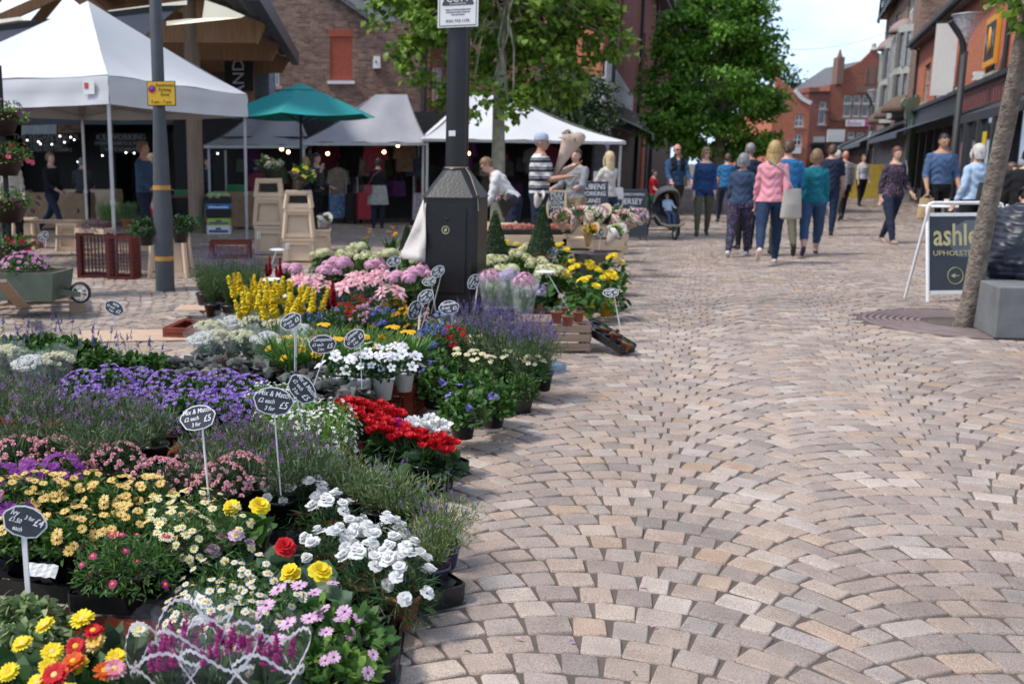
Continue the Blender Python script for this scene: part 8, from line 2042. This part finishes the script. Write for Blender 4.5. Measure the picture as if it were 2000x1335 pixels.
price(810, 605, 815, 672, .16, L3('Violas', '£2 each', '3 for'), 'price sign turned almost vertical, leftmost of the cluster by the cabinet', 62, 20, 5, 1.05)
price(831, 579, 812, 662, .16, L3('Gazania', '£2 each', '3 for'), 'price sign tilted right in the middle of the cluster by the cabinet', 40, 0, 20, 1.0)
price(838, 549, 852, 602, .16, L3('Lobelia', '£2 each', '3 for'), 'small upper left price sign of the cluster by the cabinet', 15, 0, 40, .95)
price(855, 530, 842, 600, .18, L3('Aster', '£2 each', '3 for'), 'topmost price sign of the cluster in front of the cabinet', 38, 0, 20, 1.0)
price(925, 550, 921, 632, .14, L3('Lavender', '£2 each', '3 for'), 'price sign standing in front of the right side of the cabinet', 55, 15, 8, 1.0)
price(769, 510, 778, 552, .30, L3('Lily', '£5 each', '2 for'), 'price sign among the pink hydrangeas left of the cabinet', 25, 0, 25, 1.05)
price(1079, 493, 1068, 530, .20, L3('Hydrangea', '£8 each', '2 for'), 'price sign in the cream hydrangeas right of the cabinet', 40, 10, 15, 1.1)
price(1193, 571, 1217, 650, .08, L3('Succulent', '£3 each', '2 for'), 'price sign standing in the slumped succulent tray', 15, 0, 50, 1.0)
price(1065, 530, 1112, 592, .28, [], 'price sign lying flat, edge-on, over the succulent pots', -2, 0, 84, 1.2, blank=True)
price(541, 487, 527, 515, .3, [], 'price sign seen edge-on behind the red snapdragons', -10, 0, 82, 1.3, blank=True)
price(528, 545, 560, 590, .3, [], 'steeply tipped white price sign over the lilies', 25, 0, 84, 1.3, blank=True)
price(17, 381, 12, 415, .75, L3('Petunia', '£6 each', '2 for'), 'price sign stuck in the petunia tower at the left edge', 5, 0, 10, 1.3)
price(84, 461, 88, 492, .4, L3('Planter', '£9 each', '2 for'), 'tilted price sign in the wheelbarrow planter', 40, 0, 12, 1.05)
price(1168, 455, 1170, 480, .35, L3('Bunch', '£5 each', '2 for'), 'price sign among the yellow flowers below the paper bouquets', 30, 0, 15, 1.3)
price(1022, 437, 1022, 455, .5, L3('Bunch', '£5 each', '2 for'), 'small price sign in the trays behind the box cone', 20, 0, 15, 1.2) if False else None
for i in range(16):
 u, v = random.uniform(650, 1300), random.uniform(700, 1320)
 if u < 1000 - (v - 700) * .25: u += 330
 mb = MB(); mb.leaves([(0, 0, .004)], [(1, .2, .1)], [(0, 0, 1)], random.uniform(.014, .03), random.uniform(.008, .016), 0, fold=.4, droop=.2); o = mb.build('fallen_petal', [P_lav, M_leaf, P_yel, P_pinkl][i % 4], None, G(u, v, .003), random.uniform(0, 6)); tag(o, 'fallen %s on the paving right of the display' % ['lilac petal', 'green leaf', 'yellow petal', 'pink petal'][i % 4], 'petal', 'fallen petals', auto=True)
# ---------------------------------------------------------------- bouquets, boards, trees
M_paper = mat('wrapping_paper', (.56, .42, .34), .8, var=.06, bump=.3, bscale=14)
M_paperw = mat('white_wrapping', (.62, .57, .54), .8, var=.05, bump=.3, bscale=14)
M_paperst = stripes('striped_wrapping', [(0, (.60, .50, .46)), (.5, (.36, .20, .16)), (.8, (.60, .50, .46))], 30, 0, .8)
M_blackpaper = mat('black_wrapping', (.02, .022, .026), .6, var=.2)
def bouquet(p, dirv, L, r, m, flower, lab, n=10, leafm=None, rz=0):
 o = empty('bouquet', p, 0, lab, 'bouquet'); q = Vector(dirv).normalized().to_track_quat('Z', 'Y').to_matrix().to_4x4(); o.rotation_euler = q.to_euler()
 mb = MB(); K = 20; V_ = []
 for i, t in enumerate((0, .3, .6, .85, 1)):
  for k in range(K):
   a = 2 * math.pi * k / K; w = 1 + .14 * math.sin(a * 3 + i * .5) * t; zz = L * t + (.06 * math.sin(a * 2 + .7) if i == 4 else 0); q_ = (.025 + (r - .025) * t ** 1.3) * w; V_.append((q_ * math.cos(a), q_ * math.sin(a), zz))
 mb.add(V_, np.array([(i * K + k, i * K + (k + 1) % K, (i + 1) * K + (k + 1) % K, (i + 1) * K + k) for i in range(4) for k in range(K)]), 0, True); w_ = mb.build('paper_cone', m, o); md = w_.modifiers.new('t', 'SOLIDIFY'); md.thickness = .002
 if flower:
  P, n_ = topd(n, r * .8, r * .7, L * .82, .2); heads(o, 'bloom', P, n_, lambda mb: pompon(mb, [(0, 0, 0)], Z1, r * .23, 16, 0), flower); part(o, 'foliage', lambda mb: dome(mb, 60, r * .95, r * .9, r * .7, r * .2, 0, z0=L * .8), leafm or M_leaf)
 return o
hw_ = Vector(h10[1][:]) if not isinstance(h10[1], Matrix) else h10[1].translation
hw_ = Vector((hw_[0], hw_[1], hw_[2]))
bouquet(at(1083, 342, hw_.y), (.45, 0, 1), .60, .16, M_paper, P_cream, 'large pale paper-wrapped bouquet held up by the man in the striped shirt')
def woodcrate(p, w, d, h_, rz, lab, m=None):
 o = empty('wooden_crate', p, rz, lab, 'crate')
 for j in range(3):
  z0 = h_ * (.02 + j * .34)
  for s_ in (-1, 1):
   mb = MB(); mb.b2(-w / 2, w / 2, s_ * d / 2 - .006, s_ * d / 2 + .006, z0, z0 + h_ * .26); mb.build('side_slat', m or M_palewood, o)
   mb = MB(); mb.b2(s_ * w / 2 - .006 + s_ * .0065, s_ * w / 2 + .006 + s_ * .0065, -d / 2 + .007, d / 2 - .007, z0, z0 + h_ * .26); mb.build('side_slat', m or M_palewood, o)
 for sx in (-1, 1):
  for sy in (-1, 1): mb = MB(); mb.b2(sx * (w / 2 - .02) - .014, sx * (w / 2 - .02) + .014, sy * (d / 2 - .022) - .014, sy * (d / 2 - .022) + .014, 0, h_); mb.build('corner_post', m or M_palewood, o)
 mb = MB(); mb.b2(-w / 2 + .01, w / 2 - .01, -d / 2 + .01, d / 2 - .01, h_ * .97 - .012, h_ * .97); mb.build('top_board', m or M_palewood, o)
 return o
def gY(u, Y): q = at(u, 400, Y); return Vector((q.x, Y, 0))
woodcrate(gY(988, 13.6), .42, .4, .62, .1, 'pale wooden crate under the black-wrapped bouquet, left of the box cone')
woodcrate(gY(1040, 13.2), .85, .4, .50, 0, 'long pale wooden crate carrying trays of pink blooms behind the box cones'); woodcrate(gY(1125, 13.2), .40, .4, .46, 0, 'pale wooden crate under the kraft paper bouquets')
woodcrate(G(1200, 498) + Vector((0, .3, 0)), .42, .4, .50, .15, 'pale wooden crate at the right end of the bouquet stand')
woodcrate(gY(1160, 14.4), .8, .4, .55, 0, 'wooden crate behind the bouquets lifting the white leafy plants')
M_greybox = mat('grey_bucket', (.16, .16, .17), .6)
for u, Y, lab in ((1145, 12.6, 'dark grey flower bucket below the paper bouquets'), (1170, 12.5, 'grey flower bucket right of the paper bouquets')):
 o = empty('flower_bucket', gY(u, Y), 0, lab, 'bucket'); cone_pot(o, 0, .10, .13, .30, M_greybox)
for u, lab in ((1012, 'tray of orange-pink blooms on the long crate, left end'), (1082, 'tray of coral pink blooms on the long crate, right end')):
 q = gY(u, 13.2); o = empty('bloom_tray', q + Vector((0, 0, .50)), 0, lab, 'tray'); mb = MB(); mb.b2(-.22, .22, -.14, .14, .0, .05); mb.build('tray', M_blackplastic, o)
 def fl(mb):
  P = np.stack([rng.uniform(-.21, .21, 90), rng.uniform(-.13, .13, 90), rng.uniform(.06, .10, 90)], 1); pompon(mb, P, np.tile([0, 0, 1.], (90, 1)), .03, 12, 0)
 part(o, 'blooms', fl, isl('petal_coral', [(.62, .22, .16), (.70, .34, .22), (.66, .20, .30)]))
for (u, v, Y, dv, L, r, m, f, lab) in ((985, 425, 13.5, (.05, 0, 1), .26, .15, M_blackpaper, P_rose, 'black-wrapped bouquet with dusky flowers standing on the left crate'),
 (1118, 452, 12.7, (.1, -.9, 1), .34, .13, M_paperst, P_pink, 'striped paper bouquet, leftmost on the bouquet stand'), (1140, 455, 12.5, (.3, -.9, 1), .34, .13, M_paperst, P_cream, 'striped paper bouquet of cream flowers leaning right on the stand'),
 (1165, 452, 12.7, (-.1, -.8, 1), .36, .13, M_paper, P_pinkl, 'plain paper bouquet with lilac flowers in the middle of the stand'), (1188, 458, 12.6, (.45, -.9, 1), .34, .13, M_paperst, P_pink, 'striped paper bouquet of pink flowers tipping to the right'),
 (1148, 480, 12.2, (-.1, -.6, 1), .26, .11, M_kraft, P_gold, 'kraft paper bouquet of golden flowers low in front of the stand'), (1100, 450, 13.0, (-.4, -.9, 1), .30, .12, M_paper, P_pink, 'short plain paper bouquet at the far left of the stand'), (1215, 450, 12.6, (.7, -.9, .9), .32, .13, M_paperst, P_pinkl, 'striped paper bouquet tipping over the right end crate'),
 (1185, 478, 12.1, (.4, -.7, .9), .26, .11, M_paperw, isl('petal_lime', [(.42, .55, .06), (.55, .66, .12)]), 'white paper bouquet of lime green blooms pointing toward the paving'),
 (1208, 455, 12.9, (.4, -.9, 1), .32, .12, M_paperw, P_yel, 'white paper bouquet with yellow flowers at the right end'), (1045, 420, 13.9, (.1, -.4, 1), .30, .07, M_paperw, P_white, 'slim white-wrapped flowers in front of the striped shirt')):
 bouquet(at(u, v, Y), dv, L, r, m, f, lab)
bouquet(Vector((b1.x, b1.y, 1.16)), (.0, -.1, 1), .22, .22, M_blackpaper, isl('petal_blush_mix', [(.6, .3, .35), (.5, .42, .5), (.45, .5, .2)]), 'black-wrapped bunch of tall pink flowers on the tallest cream stand', 10)
bouquet(Vector((b2.x, b2.y, 1.02)), (.25, -.3, 1), .26, .20, M_blackpaper, P_yel, 'black-wrapped bunch with yellow and purple flowers on the middle stand', 8)
bouquet(at(624, 455, 16.6), (.35, -.4, 1), .3, .13, M_paperw, P_pur, 'white paper bouquet lying beside the right-hand bucket', 8)
mb = MB(); V_ = [];
for i in range(11):
 for j in range(11):
  s_, t = i / 10, j / 10; x = -.285 - (.30 * t * (1 - .25 * t)) * (1 - s_ * .9) ; z = 1.06 - t * .50 - s_ * .10 * (1 - t) ; V_.append((pc.x - .29 - .24 * t * (1 - s_) - .02 * math.sin(s_ * 9), pc.y + .05 - .25 * s_ + .03 * math.sin(t * 8 + s_ * 6), 1.07 - .55 * t - .03 * s_))
mb.add(V_, np.array([(i * 11 + j, (i + 1) * 11 + j, (i + 1) * 11 + j + 1, i * 11 + j + 1) for i in range(10) for j in range(10)]), 0, True)
o = mb.build('hanging_cloth', M_paperw); md = o.modifiers.new('t', 'SOLIDIFY'); md.thickness = .004; tag(o, 'white cloth bag hanging off the left side of the black cabinet', 'cloth')
def board(u0, u1, v0, v1, Y, lines, lab, frame=None, tilt=8, feet=None, aframe=False, fw=.03):
 a_ = at(u0, v1, Y); b_ = at(u1, v0, Y); w = b_.x - a_.x; z0 = feet if feet is not None else a_.z; h_ = b_.z - z0
 o = empty('chalkboard', ((a_.x + b_.x) / 2, Y, z0), 0, lab, 'chalkboard'); Mx = Matrix.Rotation(R(-tilt), 4, 'X')
 mb = MB(); mb.M = Mx; fm = frame or M_slateboard
 mb.b2(-w / 2, w / 2, -.014, .014, h_ - fw, h_); mb.b2(-w / 2, w / 2, -.014, .014, .0 if not aframe else .06, fw if not aframe else .06 + fw); mb.b2(-w / 2, -w / 2 + fw, -.0135, .0135, 0, h_ - fw - .001); mb.b2(w / 2 - fw, w / 2, -.0135, .0135, 0, h_ - fw - .001); mb.build('frame', fm, o)
 mb = MB(); mb.M = Mx; mb.b2(-w / 2 + fw, w / 2 - fw, -.006, .006, fw + (.06 if aframe else 0) + .001, h_ - fw - .001); bd = mb.build('board', M_slateboard, o)
 if aframe:
  for s_ in (-1, 1): mb = MB(); mb.beam((s_ * (w / 2 - .02), .36, 0), (s_ * (w / 2 - .02), .13, h_ * .98), .025, .03); mb.build('rear_leg', fm, o)
 n = len(lines); top = h_ - fw; bot = fw + (.06 if aframe else 0) + .03
 for i, (t, s_) in enumerate(lines):
  z = top - (top - bot) * (i + .5) / n; p = Mx @ Vector((0, -.008, z)); text(bd, t, s_, p, (math.pi / 2 - R(tilt), 0, 0), M_chalk, shear=.1, sx=.85)
 return o
board(1067, 1108, 371, 426, 14.6, [('MUD', .10), ('ROCK', .075), ('BLOOMS', .08), ('CHIVERA', .07), ('ETC', .07)], 'small pale wood-framed chalkboard beside the striped-shirt man', M_palewood)
board(1128, 1190, 354, 420, 16.2, [("'RUBENS'", .13), ('WORKING', .10), ('LANES', .10), ('ETC', .1)], "dark chalkboard reading RUBENS in chalk capitals below the blond woman in cream")
board(1204, 1268, 369, 467, 18.4, [('UNDERSTANDING', .065), ('JERSEY', .15), ('IN', .12), ('A', .12), ('SHOWS', .12), ('', .1)], 'tall grey A-frame chalkboard standing on the paving left of the pushchair', M_greypaint, feet=0, aframe=True)
c = empty('cafe_table', gY(1890, 16.5) + Vector((-.4, 0, 0)), 0, 'round white cafe table with a cup behind the light blue woman', 'table')
mb = MB(); mb.lathe([(0, .70), (.36, .70), (.36, .725), (0, .725)], 24); mb.build('table_top', M_white, c); mb = MB(); mb.tube([(0, 0, 0), (0, 0, .7)], .025, 8); mb.build('pedestal', M_greymetal, c)
o = MB(); o.lathe([(.03, 0), (.042, .1), (.038, .1), (.028, .01)], 14); ob = o.build('paper_cup', M_paper, None, c.location + Vector((.05, 0, .726))); tag(ob, 'beige paper cup on the round white cafe table', 'cup')
c = empty('windbreak', gY(1690, 36), 0, 'yellow cafe windbreak panel behind the grey-jacket woman', 'windbreak'); mb = MB(); mb.b2(-1.0, 1.0, -.02, .02, .15, 1.35); mb.build('panel', mat('yellow_cloth', (.65, .48, .08), .8), c)
for s_ in (-1, 1): mb = MB(); mb.tube([(s_ * 1.02, 0, 0), (s_ * 1.02, 0, 1.4)], .02, 6); mb.build('post', M_greymetal, c)
# ---- trees
def tree(name, lab, base, trunk_pts, trunk_r, blobs, nleaf, L, W, lm, bark, branches=6, clump=.16, cat='tree', dens=26):
 o = empty(name, base, 0, lab, cat)
 mb = MB(); mb.tube(trunk_pts, trunk_r, 12)
 top = Vector(trunk_pts[-1]); mid = Vector(trunk_pts[-2])
 mb.build('trunk', bark, o)
 mb = MB()
 for c, r_ in blobs:
  c = Vector(c)
  for q in range(branches):
   s_ = mid.lerp(top, rng.uniform(0, 1)); e = c + Vector(rng.normal(0, .45, 3)) * (r_ if not hasattr(r_, '__len__') else r_[0]); m_ = s_.lerp(e, .5) + Vector((rng.normal(0, .1), rng.normal(0, .1), .15)); mb.tube([s_, m_, e], [.035, .02, .006], 5)
 mb.build('branches', bark, o)
 vol = np.array([(r_ if not hasattr(r_, '__len__') else float(np.prod(r_)) ** (1 / 3)) ** 2 for _, r_ in blobs]); vol = vol / vol.sum()
 mb = MB()
 for (c, r_), f in zip(blobs, vol):
  r3 = np.array(r_ if hasattr(r_, '__len__') else [r_] * 3); n = int(nleaf * f); nc = max(6, n // dens)
  v = nrm(rng.normal(size=(nc, 3))); cc = v * r3 * rng.uniform(.45, 1.0, (nc, 1)) ** .5
  idx = rng.integers(0, nc, n); P = cc[idx] + rng.normal(0, clump, (n, 3)) * np.array([1, 1, .6]); out = nrm(v[idx] + rng.normal(0, .5, (n, 3)))
  D = out + rng.normal(0, .5, (n, 3)) - np.array([0, 0, .25]); N_ = out * .5 + np.array([0, 0, .9]) + rng.normal(0, .4, (n, 3))
  mb.leaves(P + np.array(c), D, N_, L * rng.uniform(.6, 1.2, n), W * rng.uniform(.7, 1.2, n), 0, a=.35, b=.65, wa=1, wb=.8)
 mb.build('crown', lm, o); return o
Yt = 19.0
def tb(u, v, Y, r, b): q = at(u, v, Y); return ((q.x - b.x, q.y - b.y, q.z), r)
bt = Vector((at(973, 400, Yt).x, Yt, 0)); P_ = lambda u, v: (at(u, v, Yt).x - bt.x, 0, at(u, v, Yt).z)
leaf_plane = isl('plane_leaf', [(.05, .11, .012), (.11, .21, .02), (.20, .33, .04), (.32, .46, .08)], .45, .45)
tree('plane_tree', 'slim plane tree with pale trunk and loose bright green leaves behind the black cabinet', bt, [(0, 0, 0), P_(973, 350), P_(974, 200), P_(985, 60), P_(1000, -80)], [.15, .13, .11, .08, .05],
  [tb(790, 50, Yt, .62, bt), tb(860, 20, Yt - .8, .6, bt), tb(830, 100, Yt - .5, .48, bt), tb(880, 160, Yt, .36, bt), tb(960, 60, Yt + .4, .85, bt), tb(1040, 110, Yt + .5, .75, bt), tb(1090, 60, Yt, .75, bt), tb(1150, 70, Yt - .2, .55, bt), tb(1200, 80, Yt - .4, .30, bt), tb(1020, 10, Yt, .9, bt), tb(930, -60, Yt, 1.0, bt), tb(1130, -40, Yt, .9, bt), tb(800, -30, Yt, .7, bt), tb(930, 190, Yt - .5, .34, bt), tb(1000, 195, Yt - .6, .34, bt), tb(755, 20, Yt, .3, bt), tb(1100, 150, Yt, .45, bt)],
  7800, .15, .13, leaf_plane, M_bark2, 3, .12)
bt2 = Vector((at(1130, 400, 25).x, 25, 0))
tree('dark_shrub_tree', 'dense dark green small tree behind the white canopy, beside the whitewashed corner', bt2, [(0, 0, 0), (0, 0, 1.5), (0, 0, 2.2)], [.1, .08, .05], [tb(1100, 190, 25, .75, bt2), tb(1150, 200, 25, .6, bt2), tb(1130, 235, 24.8, .55, bt2), tb(1070, 220, 25, .5, bt2), tb(1175, 240, 24.7, .35, bt2)], 9000, .12, .06, isl('shrub_leaf', [(.03, .06, .025), (.06, .11, .04), (.12, .17, .08)]), M_bark, 2, .12)
Yb_ = 29.0; bt3 = Vector((at(1398, 400, Yb_).x, Yb_, 0))
tree('broad_tree', 'large round dense green tree at the centre of the street', bt3, [(0, 0, 0), (0, 0, 1.7), (.05, 0, 3.2), (0, 0, 4.6)], [.2, .16, .13, .07],
  [tb(1395, 60, Yb_, 1.35, bt3), tb(1340, 60, Yb_ - .4, .8, bt3), tb(1455, 70, Yb_ - .3, .85, bt3), tb(1400, 150, Yb_ - .6, 1.4, bt3), tb(1320, 150, Yb_, .95, bt3), tb(1465, 160, Yb_, .85, bt3), tb(1400, 225, Yb_, 1.35, bt3), tb(1310, 235, Yb_ - .4, .75, bt3), tb(1470, 235, Yb_ - .4, .75, bt3), tb(1420, 10, Yb_, 1.1, bt3), tb(1350, 275, Yb_ - .3, .5, bt3), tb(1450, 275, Yb_ - .3, .6, bt3), tb(1285, 215, Yb_, .5, bt3), tb(1490, 120, Yb_, .5, bt3), tb(1500, 195, Yb_, .42, bt3)],
  30000, .15, .09, isl('maple_leaf', [(.05, .14, .018), (.11, .27, .03), (.19, .39, .05), (.28, .50, .09)], .4, .45), M_bark, 2, .17, dens=110)
bt4 = Vector((at(1330, 400, 60).x, 60, 0)); tree('far_dark_tree', 'dark tall tree behind the corner building roof', bt4, [(0, 0, 0), (0, 0, 5), (0, 0, 8)], [.3, .25, .15], [tb(1310, 30, 60, 2.2, bt4), tb(1350, -10, 60, 2.4, bt4), tb(1300, -40, 60, 2.0, bt4), tb(1340, 90, 60, 2.4, bt4), tb(1400, 60, 60, 3.0, bt4), tb(1370, 150, 60, 3.0, bt4)], 13000, .3, .2, M_leafd, M_bark, 1, .35)
bt5 = Vector((at(1540, 400, 100).x, 100, 0)); tree('distant_tree', 'distant tree showing above the white-verge house', bt5, [(0, 0, 0), (0, 0, 4), (0, 0, 6)], [.3, .25, .15], [tb(1560, 192, 100, 1.6, bt5), tb(1535, 180, 100, 2.2, bt5), tb(1510, 175, 100, 2.6, bt5), tb(1470, 200, 100, 4, bt5), tb(1490, 260, 100, 4, bt5)], 7000, .4, .26, M_leafd, M_bark, 1, .4)
base = G(1884, 636); tp = at(2006, 40, 7.9); tp2 = at(2060, -120, 7.6); m1 = at(1925, 430, 8.45); m2_ = at(1968, 230, 8.2)
b6 = Vector(base); rel = lambda p: tuple(Vector(p) - b6)
lt = tree('leaning_tree', 'leaning street tree with rough mottled trunk rising past the right edge', b6, [(0, 0, -.02), tuple(Vector(rel(at(1896, 590, 8.6)))), rel(m1), rel(m2_), rel(tp), rel(tp2)], [.10, .078, .072, .066, .058, .05], [tb(1998, 0, 7.7, .07, b6), tb(2060, -50, 7.7, .3, b6), tb(2130, -60, 7.7, .6, b6), tb(2000, 28, 7.6, .05, b6)], 1000, .09, .07, leaf_plane, mat('rough_bark', (.20, .165, .135), .95, var=.45, scale=16, bump=1.0, bscale=38), 2, .07)
# ---- petunia tower at the left edge
Yp_ = 10.6; q = at(14, 400, Yp_); c = empty('petunia_tower', (q.x + .0, Yp_, 0), 0, 'tall tiered tower of hanging petunia pots at the left edge of the photo', 'planter')
mb = MB(); mb.tube([(0, 0, 0), (0, 0, 2.4)], .03, 8); mb.build('post', M_black, c)
for i, (z, r_) in enumerate(((.55, .23), (1.02, .24), (1.50, .22), (1.92, .20))):
 t_ = empty('pot_tier', (0, 0, z)); t_.parent = c
 mb = MB(); mb.lathe([(0, -.22), (r_ * .55, -.22), (r_, 0), (r_ + .01, .01), (r_ - .02, .0), (0, -.02)], 22); mb.build('pot', mat('dark_brown_plastic', (.03, .015, .015), .5), t_)
 part(t_, 'foliage', lambda mb: dome(mb, 420, r_ + .09, .16, .045, .022, 0, flat=-.5, z0=-.02), M_leafl)
 def fl(mb):
  P, n_ = topd(26, r_ + .10, .17, -.02, -.5); daisy(mb, P, n_, .030, 5, 0, 0, None, .3, .95)
 part(t_, 'blooms', fl, [P_dred, isl('petal_darkpansy', [(.05, .01, .03), (.14, .01, .05)]), isl('petal_salmon', [(.65, .06, .10), (.75, .16, .2)]), isl('petal_violet_dark', [(.08, .02, .10), (.2, .03, .12)])][i])
bpy.context.view_layer.update()
finish_labels()
